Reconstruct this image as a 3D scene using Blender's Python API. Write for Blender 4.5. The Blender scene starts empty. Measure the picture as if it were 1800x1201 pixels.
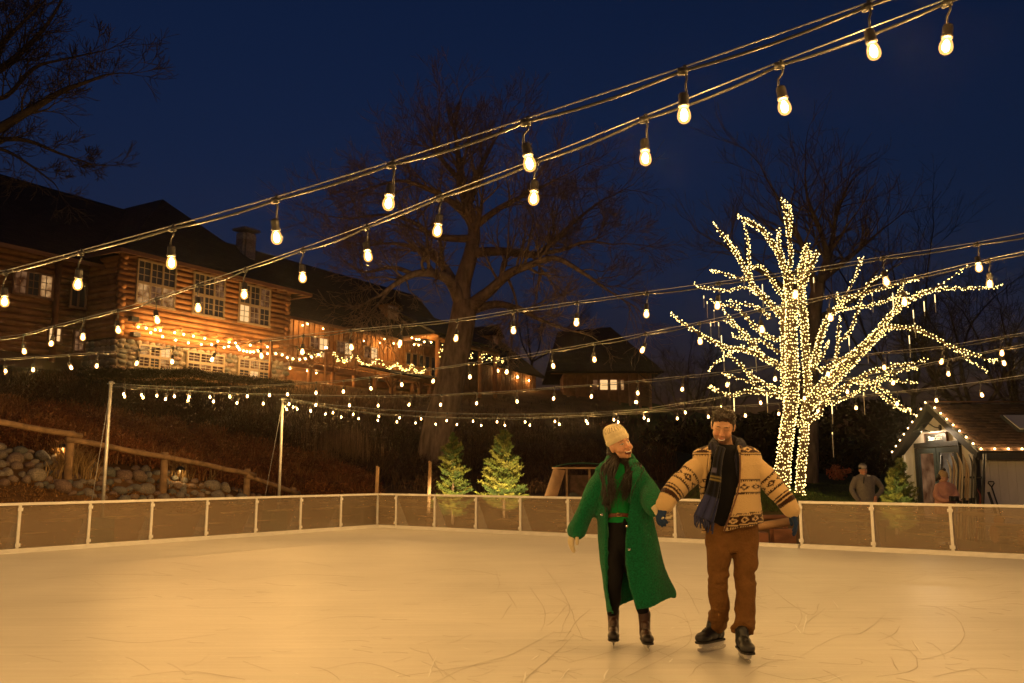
import bpy, bmesh, math, random
import numpy as np
from mathutils import Vector, Matrix, Quaternion, noise
PI = math.pi
R = math.radians
sc = bpy.context.scene
col = sc.collection

# ------------------------------------------------------------------ camera
FPX, PITCH, CAMH = 1554.2, 0.1476, 1.32
cam_d = bpy.data.cameras.new('camera')
cam = bpy.data.objects.new('camera', cam_d)
col.objects.link(cam)
cam.location = (0, 0, CAMH)
cam.rotation_euler = (PI / 2 + PITCH, 0, 0)
cam_d.sensor_width = 36
cam_d.lens = FPX / 1800 * 36
cam_d.clip_end = 2000
sc.camera = cam

# ------------------------------------------------------------------ dusk sky
SKY_STRENGTH = 0.125
world = bpy.data.worlds.new('World')
sc.world = world
world.use_nodes = True
wt = world.node_tree
wt.nodes.clear()
wo = wt.nodes.new('ShaderNodeOutputWorld')
wb = wt.nodes.new('ShaderNodeBackground')
sky = wt.nodes.new('ShaderNodeTexSky')
sky.sky_type = 'NISHITA'
sky.sun_disc = False
sky.sun_elevation = R(-0.9)
sky.sun_rotation = R(160)
sky.air_density = 1.0
sky.dust_density = 0.6
sky.ozone_density = 4.0
wt.links.new(sky.outputs[0], wb.inputs[0])
wb.inputs[1].default_value = SKY_STRENGTH
wt.links.new(wb.outputs[0], wo.inputs[0])

sc.view_settings.view_transform = 'Standard'
sc.view_settings.look = 'None'
sc.view_settings.exposure = 0
sc.view_settings.gamma = 1
sc.view_settings.use_curve_mapping = False
sc.cycles.use_denoising = True
sc.cycles.max_bounces = 6
sc.cycles.diffuse_bounces = 2
sc.cycles.glossy_bounces = 2
sc.cycles.transmission_bounces = 4
sc.cycles.transparent_max_bounces = 16
sc.cycles.volume_bounces = 0
sc.cycles.sample_clamp_indirect = 4
sc.cycles.caustics_reflective = False
sc.cycles.caustics_refractive = False

# ------------------------------------------------------------------ helpers
rnd = random.Random(7)

def ray(x, y):
    u = (x - 900) / FPX
    v = (600.5 - y) / FPX
    c, s = math.cos(PITCH), math.sin(PITCH)
    return Vector((u, c - v * s, s + v * c))

def at_z(x, y, z):
    d = ray(x, y)
    return Vector((0, 0, CAMH)) + d * ((z - CAMH) / d.z)

def at_y(x, y, Y):
    d = ray(x, y)
    return Vector((0, 0, CAMH)) + d * (Y / d.y)

def V(*a):
    return Vector(a)

class MB:
    """collects faces and links them as ONE mesh object"""
    def __init__(self):
        self.v = []
        self.f = []
        self.m = []
        self.c = None
    def add(self, verts, faces, mi=0):
        o = len(self.v)
        self.v.extend([tuple(p) for p in verts])
        self.f.extend([tuple(i + o for i in f) for f in faces])
        self.m.extend([mi] * len(faces))
        return self
    def box(self, c, s, rot=None, mi=0, taper=1.0):
        hx, hy, hz = s[0] / 2, s[1] / 2, s[2] / 2
        pts = []
        for z, k in ((-hz, 1.0), (hz, taper)):
            for x, y in ((-hx, -hy), (hx, -hy), (hx, hy), (-hx, hy)):
                pts.append(Vector((x * k, y * k, z)))
        if rot is not None:
            pts = [rot @ p for p in pts]
        c = Vector(c)
        pts = [p + c for p in pts]
        return self.add(pts, [(0, 3, 2, 1), (4, 5, 6, 7), (0, 1, 5, 4), (1, 2, 6, 5), (2, 3, 7, 6), (3, 0, 4, 7)], mi)
    def bar(self, a, b, w, h, up=(0, 0, 1), mi=0, ext=0.0):
        a = Vector(a); b = Vector(b)
        d = (b - a)
        L = d.length
        d.normalize()
        upv = Vector(up)
        s = d.cross(upv)
        if s.length < 1e-5:
            s = d.cross(Vector((1, 0, 0)))
        s.normalize()
        u = s.cross(d)
        m = Matrix((d, s, u)).transposed()
        return self.box((a + b) / 2, (L + ext, w, h), m, mi)
    def tube(self, pts, rad, n=8, mi=0, cap=True, closed=False):
        pts = [Vector(p) for p in pts]
        if not hasattr(rad, '__len__'):
            rad = [rad] * len(pts)
        vs, fs = [], []
        prev = None
        for i, p in enumerate(pts):
            if i == 0:
                t = pts[1] - pts[0]
            elif i == len(pts) - 1:
                t = pts[-1] - pts[-2]
            else:
                t = (pts[i + 1] - pts[i - 1])
            if t.length < 1e-9:
                t = Vector((0, 0, 1))
            t.normalize()
            if prev is None:
                a = Vector((0, 0, 1)) if abs(t.z) < 0.9 else Vector((1, 0, 0))
                nrm = t.cross(a).normalized()
            else:
                nrm = prev - t * prev.dot(t)
                if nrm.length < 1e-6:
                    nrm = t.orthogonal()
                nrm.normalize()
            prev = nrm
            bn = t.cross(nrm)
            for k in range(n):
                an = 2 * PI * k / n
                vs.append(p + (nrm * math.cos(an) + bn * math.sin(an)) * rad[i])
        for i in range(len(pts) - 1):
            for k in range(n):
                k2 = (k + 1) % n
                fs.append((i * n + k, i * n + k2, (i + 1) * n + k2, (i + 1) * n + k))
        if cap:
            fs.append(tuple(range(n - 1, -1, -1)))
            L = (len(pts) - 1) * n
            fs.append(tuple(L + k for k in range(n)))
        return self.add(vs, fs, mi)
    def lathe(self, prof, c=(0, 0, 0), n=12, mi=0, rot=None):
        """prof: list of (r, z)"""
        vs, fs = [], []
        c = Vector(c)
        for r, z in prof:
            for k in range(n):
                a = 2 * PI * k / n
                p = Vector((r * math.cos(a), r * math.sin(a), z))
                if rot is not None:
                    p = rot @ p
                vs.append(p + c)
        for i in range(len(prof) - 1):
            for k in range(n):
                k2 = (k + 1) % n
                fs.append((i * n + k, i * n + k2, (i + 1) * n + k2, (i + 1) * n + k))
        if prof[0][0] > 1e-6:
            fs.append(tuple(range(n - 1, -1, -1)))
        if prof[-1][0] > 1e-6:
            L = (len(prof) - 1) * n
            fs.append(tuple(L + k for k in range(n)))
        return self.add(vs, fs, mi)
    def ball(self, c, r, n=12, m=8, rot=None, mi=0):
        if not hasattr(r, '__len__'):
            r = (r, r, r)
        vs, fs = [], []
        c = Vector(c)
        for i in range(m + 1):
            th = PI * i / m
            for k in range(n):
                ph = 2 * PI * k / n
                p = Vector((r[0] * math.sin(th) * math.cos(ph), r[1] * math.sin(th) * math.sin(ph), r[2] * math.cos(th)))
                if rot is not None:
                    p = rot @ p
                vs.append(p + c)
        for i in range(m):
            for k in range(n):
                k2 = (k + 1) % n
                fs.append((i * n + k, (i + 1) * n + k, (i + 1) * n + k2, i * n + k2))
        return self.add(vs, fs, mi)
    def prism(self, poly, a, b, mi=0):
        """poly: list of 3D points (planar), extruded by the vector b-a"""
        d = Vector(b) - Vector(a)
        n = len(poly)
        vs = [Vector(p) for p in poly] + [Vector(p) + d for p in poly]
        fs = [tuple(range(n - 1, -1, -1)), tuple(range(n, 2 * n))]
        for i in range(n):
            j = (i + 1) % n
            fs.append((i, j, n + j, n + i))
        return self.add(vs, fs, mi)
    def loft(self, rings, closed=True, cap0=False, cap1=False, mi=0):
        n = len(rings[0])
        vs = [p for r in rings for p in r]
        fs = []
        for i in range(len(rings) - 1):
            for k in range(n if closed else n - 1):
                k2 = (k + 1) % n
                fs.append((i * n + k, i * n + k2, (i + 1) * n + k2, (i + 1) * n + k))
        if cap0:
            fs.append(tuple(range(n - 1, -1, -1)))
        if cap1:
            fs.append(tuple((len(rings) - 1) * n + k for k in range(n)))
        return self.add(vs, fs, mi)
    def mesh(self, name, mats, smooth=False, fix=True):
        me = bpy.data.meshes.new(name)
        me.from_pydata(self.v, [], self.f)
        if not isinstance(mats, (list, tuple)):
            mats = [mats]
        for m in mats:
            me.materials.append(m)
        if len(mats) > 1:
            me.polygons.foreach_set('material_index', self.m)
        if fix:
            bm = bmesh.new()
            bm.from_mesh(me)
            bmesh.ops.remove_doubles(bm, verts=bm.verts, dist=1e-5)
            bmesh.ops.recalc_face_normals(bm, faces=bm.faces)
            bm.to_mesh(me)
            bm.free()
        if smooth:
            me.polygons.foreach_set('use_smooth', [True] * len(me.polygons))
        me.update()
        return me
    def build(self, name, mats, parent=None, smooth=False, fix=True, world=True):
        """verts are world coordinates; below a parent they are shifted to its base"""
        if parent is not None and world:
            L = base_of(parent)
            self.v = [(p[0] - L[0], p[1] - L[1], p[2] - L[2]) for p in self.v]
        return obj(name, self.mesh(name, mats, smooth, fix), parent)

def base_of(o):
    L = Vector((0, 0, 0))
    while o is not None:
        L += o.location
        o = o.parent
    return L

def obj(name, me, parent=None, loc=None, rot=None):
    o = bpy.data.objects.new(name, me)
    col.objects.link(o)
    if parent is not None:
        o.parent = parent
    if loc is not None:
        o.location = loc
    if rot is not None:
        o.rotation_euler = rot
    return o

def tag(o, label, cat, group=None):
    o['label'] = label
    o['category'] = cat
    if group:
        o['group'] = group
    return o

def thing(name, label, cat, loc=(0, 0, 0), group=None):
    o = obj(name, None, None, loc)
    o.empty_display_size = 0.2
    return tag(o, label, cat, group)

def structure(o):
    o['kind'] = 'structure'
    return o

def stuff(o):
    o['kind'] = 'stuff'
    return o

# ------------------------------------------------------------------ materials
def mat(name, colr=(0.5, 0.5, 0.5), rough=0.7, metal=0.0, spec=0.5, noise_scale=None, noise_amt=0.25, colr2=None,
        bump=0.0, bump_scale=None, sheen=0.0, emit=None, emit_s=0.0, stretch=None, detail=4.0, trans=0.0):
    m = bpy.data.materials.new(name)
    m.use_nodes = True
    nt = m.node_tree
    b = nt.nodes['Principled BSDF']
    b.inputs['Base Color'].default_value = (*colr, 1)
    b.inputs['Roughness'].default_value = rough
    b.inputs['Metallic'].default_value = metal
    b.inputs['Specular IOR Level'].default_value = spec
    if sheen:
        b.inputs['Sheen Weight'].default_value = sheen
        b.inputs['Sheen Roughness'].default_value = 0.4
    if trans:
        b.inputs['Transmission Weight'].default_value = trans
    if emit is not None:
        b.inputs['Emission Color'].default_value = (*emit, 1)
        b.inputs['Emission Strength'].default_value = emit_s
    if noise_scale or bump:
        tc = nt.nodes.new('ShaderNodeTexCoord')
        mp = nt.nodes.new('ShaderNodeMapping')
        nt.links.new(tc.outputs['Object'], mp.inputs[0])
        if stretch:
            mp.inputs['Scale'].default_value = stretch
    if noise_scale:
        n = nt.nodes.new('ShaderNodeTexNoise')
        n.inputs['Scale'].default_value = noise_scale
        n.inputs['Detail'].default_value = detail
        nt.links.new(mp.outputs[0], n.inputs[0])
        mx = nt.nodes.new('ShaderNodeMix')
        mx.data_type = 'RGBA'
        c2 = colr2 if colr2 else tuple(c * (1 - noise_amt) for c in colr)
        c1 = colr if colr2 else tuple(min(1, c * (1 + noise_amt)) for c in colr)
        mx.inputs[6].default_value = (*c1, 1)
        mx.inputs[7].default_value = (*c2, 1)
        rp = nt.nodes.new('ShaderNodeMapRange')
        rp.inputs[1].default_value = 0.32
        rp.inputs[2].default_value = 0.68
        nt.links.new(n.outputs[0], rp.inputs[0])
        nt.links.new(rp.outputs[0], mx.inputs[0])
        nt.links.new(mx.outputs[2], b.inputs['Base Color'])
    if bump:
        n2 = nt.nodes.new('ShaderNodeTexNoise')
        n2.inputs['Scale'].default_value = bump_scale or (noise_scale or 20) * 2
        n2.inputs['Detail'].default_value = 5
        nt.links.new(mp.outputs[0], n2.inputs[0])
        bp = nt.nodes.new('ShaderNodeBump')
        bp.inputs['Strength'].default_value = bump
        bp.inputs['Distance'].default_value = 0.02
        nt.links.new(n2.outputs[0], bp.inputs['Height'])
        nt.links.new(bp.outputs[0], b.inputs['Normal'])
    return m

def emat(name, colr, s, sampling='AUTO'):
    m = bpy.data.materials.new(name)
    m.use_nodes = True
    nt = m.node_tree
    nt.nodes.clear()
    o = nt.nodes.new('ShaderNodeOutputMaterial')
    e = nt.nodes.new('ShaderNodeEmission')
    e.inputs[0].default_value = (*colr, 1)
    e.inputs[1].default_value = s
    nt.links.new(e.outputs[0], o.inputs[0])
    m.cycles.emission_sampling = sampling
    return m

def attr_mat(name, attr='Col', rough=0.8, sheen=0.0, bump=0.0, bump_scale=60, spec=0.3):
    """base colour from a mesh colour attribute (dyed cloth, mixed leaf colours)"""
    m = mat(name, (0.5, 0.5, 0.5), rough, spec=spec, bump=bump, bump_scale=bump_scale, sheen=sheen)
    nt = m.node_tree
    a = nt.nodes.new('ShaderNodeAttribute')
    a.attribute_name = attr
    nt.links.new(a.outputs['Color'], nt.nodes['Principled BSDF'].inputs['Base Color'])
    return m

WARM = (1.0, 0.53, 0.145)
M = {}
M['white_frame'] = mat('white_painted_metal', (0.78, 0.77, 0.74), 0.45, noise_scale=6, noise_amt=0.06)
M['cable'] = mat('black_rubber', (0.02, 0.02, 0.02), 0.35, spec=0.6)
M['wire'] = mat('steel_wire', (0.45, 0.45, 0.45), 0.35, metal=0.9)
M['socket'] = mat('black_plastic_socket', (0.018, 0.016, 0.015), 0.4)
def clear_glow(name, colr, e_s):
    """hot filament or tinted glass: gives off light and lets light through"""
    m = bpy.data.materials.new(name)
    m.use_nodes = True
    nt = m.node_tree
    nt.nodes.clear()
    o = nt.nodes.new('ShaderNodeOutputMaterial')
    e = nt.nodes.new('ShaderNodeEmission')
    e.inputs[0].default_value = (*colr, 1)
    e.inputs[1].default_value = e_s
    t = nt.nodes.new('ShaderNodeBsdfTransparent')
    x = nt.nodes.new('ShaderNodeAddShader')
    nt.links.new(t.outputs[0], x.inputs[0])
    nt.links.new(e.outputs[0], x.inputs[1])
    nt.links.new(x.outputs[0], o.inputs[0])
    m.cycles.emission_sampling = 'NONE'
    return m
BULB_W = 11.6
M['bulb'] = clear_glow('hot_filament', (1.0, 0.60, 0.24), 22.0)
M['bulb_glass'] = clear_glow('amber_bulb_glass', (1.0, 0.46, 0.10), 0.8)
def lamp_light(name, watts, colr=None, size=0.02):
    ld = bpy.data.lights.new(name, 'POINT')
    ld.energy = watts
    ld.color = colr or WARM
    ld.shadow_soft_size = size
    return ld
bulb_light = lamp_light('bulb_light', BULB_W)
M['pole'] = mat('galvanised_pole', (0.5, 0.49, 0.47), 0.45, metal=0.6, noise_scale=8, noise_amt=0.15)
M['wood'] = mat('weathered_wood', (0.30, 0.19, 0.10), 0.8, noise_scale=5, noise_amt=0.35, stretch=(1, 1, 1), bump=0.4, bump_scale=25)
M['black'] = mat('black_paint', (0.012, 0.012, 0.012), 0.5)
# ------------------------------------------------------------------ the rink
LA = 0.9518
LD = V(math.cos(LA), math.sin(LA), 0)          # along the hillside run, towards the far corner
RD = V(math.sin(LA), -math.cos(LA), 0)         # along the far run, away from the corner
LC = V(-3.3126, 22.0853, 0)                    # last post of the hillside run
RC = V(-2.7971, 21.7826, 0)                    # first post of the far run
PW, FH = 1.2225, 0.8245
GZ = -0.2                                      # ground outside the raised rink
CORNER = LC + RD * 0.0

def ice_material():
    m = bpy.data.materials.new('skated_ice')
    m.use_nodes = True
    nt = m.node_tree
    b = nt.nodes['Principled BSDF']
    tc = nt.nodes.new('ShaderNodeTexCoord')
    n = nt.nodes.new('ShaderNodeTexNoise')
    n.inputs['Scale'].default_value = 0.8
    n.inputs['Detail'].default_value = 7
    nt.links.new(tc.outputs['Object'], n.inputs[0])
    mp = nt.nodes.new('ShaderNodeMapping')
    mp.inputs['Rotation'].default_value = (0, 0, -LA)
    mp.inputs['Scale'].default_value = (0.25, 5, 1)
    nt.links.new(tc.outputs['Object'], mp.inputs[0])
    n2 = nt.nodes.new('ShaderNodeTexNoise')
    n2.inputs['Scale'].default_value = 3
    n2.inputs['Detail'].default_value = 6
    nt.links.new(mp.outputs[0], n2.inputs[0])
    ad = nt.nodes.new('ShaderNodeMath')
    ad.operation = 'ADD'
    nt.links.new(n.outputs[0], ad.inputs[0])
    nt.links.new(n2.outputs[0], ad.inputs[1])
    rp = nt.nodes.new('ShaderNodeValToRGB')
    rp.color_ramp.elements[0].position = 0.3
    rp.color_ramp.elements[0].color = (0.56, 0.55, 0.52, 1)
    rp.color_ramp.elements[1].position = 0.75
    rp.color_ramp.elements[1].color = (0.74, 0.725, 0.69, 1)
    hv = nt.nodes.new('ShaderNodeMath')
    hv.operation = 'MULTIPLY'
    hv.inputs[1].default_value = 0.5
    nt.links.new(ad.outputs[0], hv.inputs[0])
    nt.links.new(hv.outputs[0], rp.inputs[0])
    nt.links.new(rp.outputs[0], b.inputs['Base Color'])
    b.inputs['Roughness'].default_value = 0.42
    b.inputs['Specular IOR Level'].default_value = 0.30
    n3 = nt.nodes.new('ShaderNodeTexNoise')
    n3.inputs['Scale'].default_value = 14
    n3.inputs['Detail'].default_value = 8
    nt.links.new(tc.outputs['Object'], n3.inputs[0])
    bp = nt.nodes.new('ShaderNodeBump')
    bp.inputs['Strength'].default_value = 0.25
    bp.inputs['Distance'].default_value = 0.01
    nt.links.new(n3.outputs[0], bp.inputs['Height'])
    nt.links.new(bp.outputs[0], b.inputs['Normal'])
    return m

M['ice'] = ice_material()
# the sheet: far corner is LC/RC, it runs 34 m along the hillside and 16.4 m across
b = MB()
c0 = LC + RD * 0.05
ice_pts = [LC, RC, RC + RD * 16.4, RC + RD * 16.4 - LD * 34, LC - LD * 34]
b.prism([p + V(0, 0, -0.22) for p in ice_pts], (0, 0, 0), (0, 0, 0.22))
ice = structure(b.build('ice', M['ice'], None))

# grooves and ridges cut by skate blades: thin real relief lying on the sheet
M['groove'] = mat('ice_groove', (0.51, 0.48, 0.43), 0.6)
M['snow_ridge'] = mat('shaved_ice', (0.86, 0.86, 0.84), 0.7)
def skate_mark(px, w=0.012, mb=None, jig=0.01, z=0.0035):
    P = [at_z(x, y, z) for x, y in px]
    # smooth curve through the pixels (Catmull-Rom)
    Q = []
    for i in range(len(P) - 1):
        p0 = P[max(0, i - 1)]; p1 = P[i]; p2 = P[i + 1]; p3 = P[min(len(P) - 1, i + 2)]
        for k in range(6):
            t = k / 6
            Q.append(0.5 * ((2 * p1) + (p2 - p0) * t + (2 * p0 - 5 * p1 + 4 * p2 - p3) * t * t + (3 * p1 - p0 - 3 * p2 + p3) * t ** 3))
    Q.append(P[-1])
    ring = []
    for i, q in enumerate(Q):
        t = (Q[min(i + 1, len(Q) - 1)] - Q[max(i - 1, 0)]).normalized()
        s = Vector((-t.y, t.x, 0))
        q = q + s * rnd.uniform(-jig, jig) * 0.5
        f = w * rnd.uniform(0.35, 1.0) * min(1, 0.2 + 3 * min(i, len(Q) - 1 - i) / len(Q))
        ring.append([q + s * f * 0.5, q + V(0, 0, 0.0015), q - s * f * 0.5])
    mb.loft(ring, closed=False)

marks = [
 [(962, 1045), (1000, 1065), (990, 1100), (985, 1120)], [(930, 1030), (958, 1075), (950, 1110)],
 [(950, 990), (985, 1035), (1005, 1075), (1010, 1090), (1025, 1125)], [(1000, 1060), (975, 1090), (960, 1100)],
 [(760, 1201), (830, 1170), (900, 1150), (975, 1110)], [(700, 1190), (800, 1175), (890, 1160)],
 [(915, 1201), (945, 1175), (985, 1140), (1010, 1115)], [(985, 1135), (1015, 1090), (1040, 1070)],
 [(1000, 1165), (1060, 1150), (1120, 1130)], [(1060, 1201), (1100, 1175), (1140, 1150), (1190, 1130)],
 [(1100, 1190), (1180, 1150), (1215, 1120), (1200, 1075)], [(1165, 1130), (1240, 1110), (1320, 1100)],
 [(795, 1130), (830, 1115)], [(750, 1140), (780, 1190)], [(900, 1060), (880, 1090)],
 [(890, 1040), (910, 1070)], [(870, 1000), (878, 1030), (862, 1045)], [(830, 1065), (845, 1063)],
 [(1405, 1155), (1470, 1120), (1520, 1110), (1560, 1075)], [(1545, 1127), (1570, 1115), (1582, 1100)],
 [(1440, 1165), (1510, 1168), (1512, 1160)], [(1540, 1190), (1600, 1180), (1613, 1165), (1600, 1145), (1555, 1130)],
 [(1620, 1160), (1670, 1145), (1695, 1115), (1680, 1085), (1650, 1070)], [(1565, 1155), (1580, 1180)],
 [(1480, 1045), (1500, 1035), (1510, 1030)], [(1405, 1105), (1450, 1070)], [(1350, 1030), (1420, 1080), (1440, 1060)],
 [(1330, 1180), (1400, 1195), (1470, 1185)], [(1310, 1190), (1350, 1165), (1400, 1160)],
 [(420, 1020), (520, 1010), (640, 1015)], [(60, 1020), (160, 1010), (300, 1012)], [(100, 1060), (260, 1050)],
 [(500, 1105), (590, 1085), (660, 1085)], [(150, 1120), (250, 1130), (380, 1115)], [(330, 980), (520, 960), (700, 955)],
 [(560, 1180), (640, 1165), (720, 1190)], [(230, 1190), (330, 1180), (430, 1195)], [(40, 1150), (110, 1165)],
 [(700, 1010), (800, 1000), (880, 1012)], [(720, 975), (830, 965)], [(1250, 1010), (1330, 1000), (1400, 1015)],
 [(1500, 1000), (1600, 1010), (1690, 1005)], [(1640, 1190), (1720, 1175), (1790, 1180)], [(1700, 1060), (1770, 1050)],
 [(1210, 1190), (1240, 1165), (1300, 1170)], [(1150, 1010), (1200, 1030), (1230, 1080)], [(1340, 1120), (1390, 1110), (1410, 1085), (1400, 1060)],
]
mb = MB()
for mk in marks:
    skate_mark(mk, rnd.uniform(0.005, 0.010), mb)
mr = random.Random(3)
for k in range(260):
    x = mr.uniform(0, 1800); y = mr.uniform(985, 1195)
    if x < 700 and mr.random() < 0.6:
        continue
    a = mr.uniform(-0.3, 0.5); L = mr.uniform(12, 60)
    pts = []
    cu = mr.uniform(-0.02, 0.02)
    for q in range(5):
        pts.append((x, min(y, 1215)))
        x += math.cos(a) * L / 4; y += math.sin(a) * L / 4 * (y - 860) / 330
        a += cu * L / 4
    skate_mark(pts, mr.uniform(0.0025, 0.005), mb)
g = mb.build('skate_groove', M['groove'], ice, smooth=True)
g['kind'] = 'stuff'
mb = MB()
for mk in [[(920, 1201), (925, 1180)], [(935, 1160), (950, 1150)], [(985, 1195), (1000, 1175)], [(752, 1190), (758, 1175), (765, 1155)],
           [(1412, 1115), (1418, 1080)], [(1395, 1095), (1405, 1110), (1412, 1115)], [(1465, 1055), (1475, 1072)], [(1600, 1120), (1620, 1150)],
           [(1440, 1200), (1490, 1185)], [(1060, 1195), (1070, 1175)], [(640, 960), (660, 958)], [(870, 940), (890, 938)], [(330, 965), (345, 963)], [(1176, 1165), (1182, 1158)]]:
    skate_mark(mk, 0.014, mb, z=0.006)
for k in range(70):
    x = mr.uniform(0, 1800); y = mr.uniform(975, 1195)
    skate_mark([(x, y), (x + mr.uniform(4, 16), y + mr.uniform(-3, 3))], mr.uniform(0.006, 0.014), mb, z=0.006)
g = mb.build('shaved_ice', M['snow_ridge'], ice, smooth=True)
g['kind'] = 'stuff'

# ---- barrier of framed clear panels
def pane_material():
    m = bpy.data.materials.new('scuffed_clear_panel')
    m.use_nodes = True
    nt = m.node_tree
    nt.nodes.clear()
    o = nt.nodes.new('ShaderNodeOutputMaterial')
    tr = nt.nodes.new('ShaderNodeBsdfTransparent')
    tr.inputs[0].default_value = (0.9, 0.9, 0.88, 1)
    df = nt.nodes.new('ShaderNodeBsdfDiffuse')
    df.inputs[0].default_value = (0.70, 0.54, 0.36, 1)
    tl = nt.nodes.new('ShaderNodeBsdfTranslucent')
    tl.inputs[0].default_value = (0.70, 0.54, 0.36, 1)
    gl = nt.nodes.new('ShaderNodeBsdfGlossy')
    gl.inputs['Roughness'].default_value = 0.16
    ads = nt.nodes.new('ShaderNodeMixShader')
    ads.inputs[0].default_value = 0.4
    nt.links.new(df.outputs[0], ads.inputs[1])
    nt.links.new(tl.outputs[0], ads.inputs[2])
    m1 = nt.nodes.new('ShaderNodeMixShader')
    tc = nt.nodes.new('ShaderNodeTexCoord')
    n = nt.nodes.new('ShaderNodeTexNoise')
    n.inputs['Scale'].default_value = 1.1
    n.inputs['Detail'].default_value = 2
    nt.links.new(tc.outputs['Object'], n.inputs[0])
    mpn = nt.nodes.new('ShaderNodeMapping')
    mpn.inputs['Scale'].default_value = (0.5, 0.5, 5)
    mpn.inputs['Rotation'].default_value = (0.2, 0.15, 0)
    nt.links.new(tc.outputs['Object'], mpn.inputs[0])
    n2 = nt.nodes.new('ShaderNodeTexNoise')
    n2.inputs['Scale'].default_value = 2.2
    n2.inputs['Detail'].default_value = 3
    nt.links.new(mpn.outputs[0], n2.inputs[0])
    av = nt.nodes.new('ShaderNodeMix')
    av.inputs[0].default_value = 0.5
    nt.links.new(n.outputs[0], av.inputs[2])
    nt.links.new(n2.outputs[0], av.inputs[3])
    rp = nt.nodes.new('ShaderNodeMapRange')
    rp.inputs[1].default_value = 0.35
    rp.inputs[2].default_value = 0.65
    rp.inputs[3].default_value = 0.29
    rp.inputs[4].default_value = 0.41
    nt.links.new(av.outputs[0], rp.inputs[0])
    nt.links.new(rp.outputs[0], m1.inputs[0])
    nt.links.new(tr.outputs[0], m1.inputs[1])
    nt.links.new(ads.outputs[0], m1.inputs[2])
    m2 = nt.nodes.new('ShaderNodeMixShader')
    fr = nt.nodes.new('ShaderNodeFresnel')
    fr.inputs[0].default_value = 1.45
    nt.links.new(fr.outputs[0], m2.inputs[0])
    nt.links.new(m1.outputs[0], m2.inputs[1])
    nt.links.new(gl.outputs[0], m2.inputs[2])
    nt.links.new(m2.outputs[0], o.inputs[0])
    return m

M['pane'] = pane_material()
M['gusset'] = mat('white_plastic_gusset', (0.7, 0.69, 0.66), 0.6)
UP = V(0, 0, 1)
def barrier(start, d, n, label, out, skip_last=False, first_w=None):
    """n panels from start along d; out: direction away from the ice"""
    root = thing('rink_barrier', label, 'barrier', start + V(0, 0, 0))
    end = start + d * (PW * n)
    rot = Matrix((d, out, UP)).transposed()
    MB().bar(start - d * 0.02 + UP * (FH - 0.022), end + d * 0.02 + UP * (FH - 0.022), 0.07, 0.044).build('top_rail', M['white_frame'], root)
    MB().bar(start - d * 0.02 + UP * 0.035, end + d * 0.02 + UP * 0.035, 0.06, 0.07).build('bottom_rail', M['white_frame'], root)
    MB().bar(start - d * 0.02 + UP * 0.02 - out * 0.055, end + d * 0.02 + UP * 0.02 - out * 0.055, 0.045, 0.04).build('ice_kerb', M['white_frame'], root)
    pm = None; qm = None; gm = None; bm_ = None
    for i in range(n + 1):
        p = start + d * (PW * i) - start
        if pm is None:
            a = MB(); a.box((0, 0, (FH - 0.046 + 0.072) / 2), (0.046, 0.056, FH - 0.046 - 0.072), rot)
            pm = a.mesh('post', M['white_frame'])
            a = MB()
            sgn = 1
            poly = [V(0, 0, FH - 0.1), V(0, 0, 0.0), out * 0.42]
            poly = [out * 0.03 + q for q in poly]
            a.prism(poly, d * -0.006, d * 0.006)
            gm = a.mesh('gusset', M['gusset'])
            a = MB()
            a.box(out * -0.034, (0.085, 0.012, 0.055), rot)
            bm_ = a.mesh('clip', M['white_frame'])
        obj('post', pm, root, p)
        obj('gusset', gm, root, p)
        for zz in (0.13, FH - 0.11):
            obj('clip', bm_, root, p + V(0, 0, zz))
        if i < n:
            if qm is None:
                a = MB(); a.box((0, 0, (FH - 0.046 + 0.072) / 2), (PW - 0.05, 0.008, FH - 0.12), rot)
                qm = a.mesh('pane', M['pane'])
            obj('pane', qm, root, p + d * (PW / 2))
    return root

barrier(LC - LD * PW * 10, LD, 10, 'white framed barrier of clear panels along the foot of the rocky hillside', -RD)
barrier(RC, RD, 7, 'white framed barrier of clear panels ending at the gateway behind the couple', LD)
barrier(RC + RD * PW * 8, RD, 5, 'white framed barrier of clear panels in front of the wooden shed', LD)
# short closing panel across the corner
croot = thing('rink_barrier', 'short narrow corner panel closing the two long rink barriers', 'barrier', LC)
cd = (RC - LC).normalized()
cout = V(-cd.y, cd.x, 0)
if cout.dot(LD) < 0:
    cout = -cout
rot = Matrix((cd, cout, UP)).transposed()
cl = (RC - LC).length
MB().bar(LC + cd * 0.05 + UP * (FH - 0.022), RC - cd * 0.05 + UP * (FH - 0.022), 0.066, 0.042).build('top_rail', M['white_frame'], croot)
MB().bar(LC + cd * 0.05 + UP * 0.035, RC - cd * 0.05 + UP * 0.035, 0.056, 0.066).build('bottom_rail', M['white_frame'], croot)
MB().box((LC + RC) / 2 + UP * (FH / 2 + 0.013), (cl - 0.1, 0.008, FH - 0.12), rot).build('pane', M['pane'], croot)
# threshold across the gateway
ga, gb = RC + RD * (PW * 7 + 0.06), RC + RD * (PW * 8 - 0.06)
tag(MB().bar(ga + UP * 0.03, gb + UP * 0.03, 0.14, 0.06).build('threshold', M['white_frame']), 'low white threshold strip across the open rink gateway', 'threshold')
# ------------------------------------------------------------------ festoon strings
def catmull(P, n):
    Q = []
    for i in range(len(P) - 1):
        p0 = P[max(0, i - 1)]; p1 = P[i]; p2 = P[i + 1]; p3 = P[min(len(P) - 1, i + 2)]
        for k in range(n):
            t = k / n
            Q.append(0.5 * ((2 * p1) + (p2 - p0) * t + (2 * p0 - 5 * p1 + 4 * p2 - p3) * t * t + (3 * p1 - p0 - 3 * p2 + p3) * t ** 3))
    Q.append(P[-1])
    return Q

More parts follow.
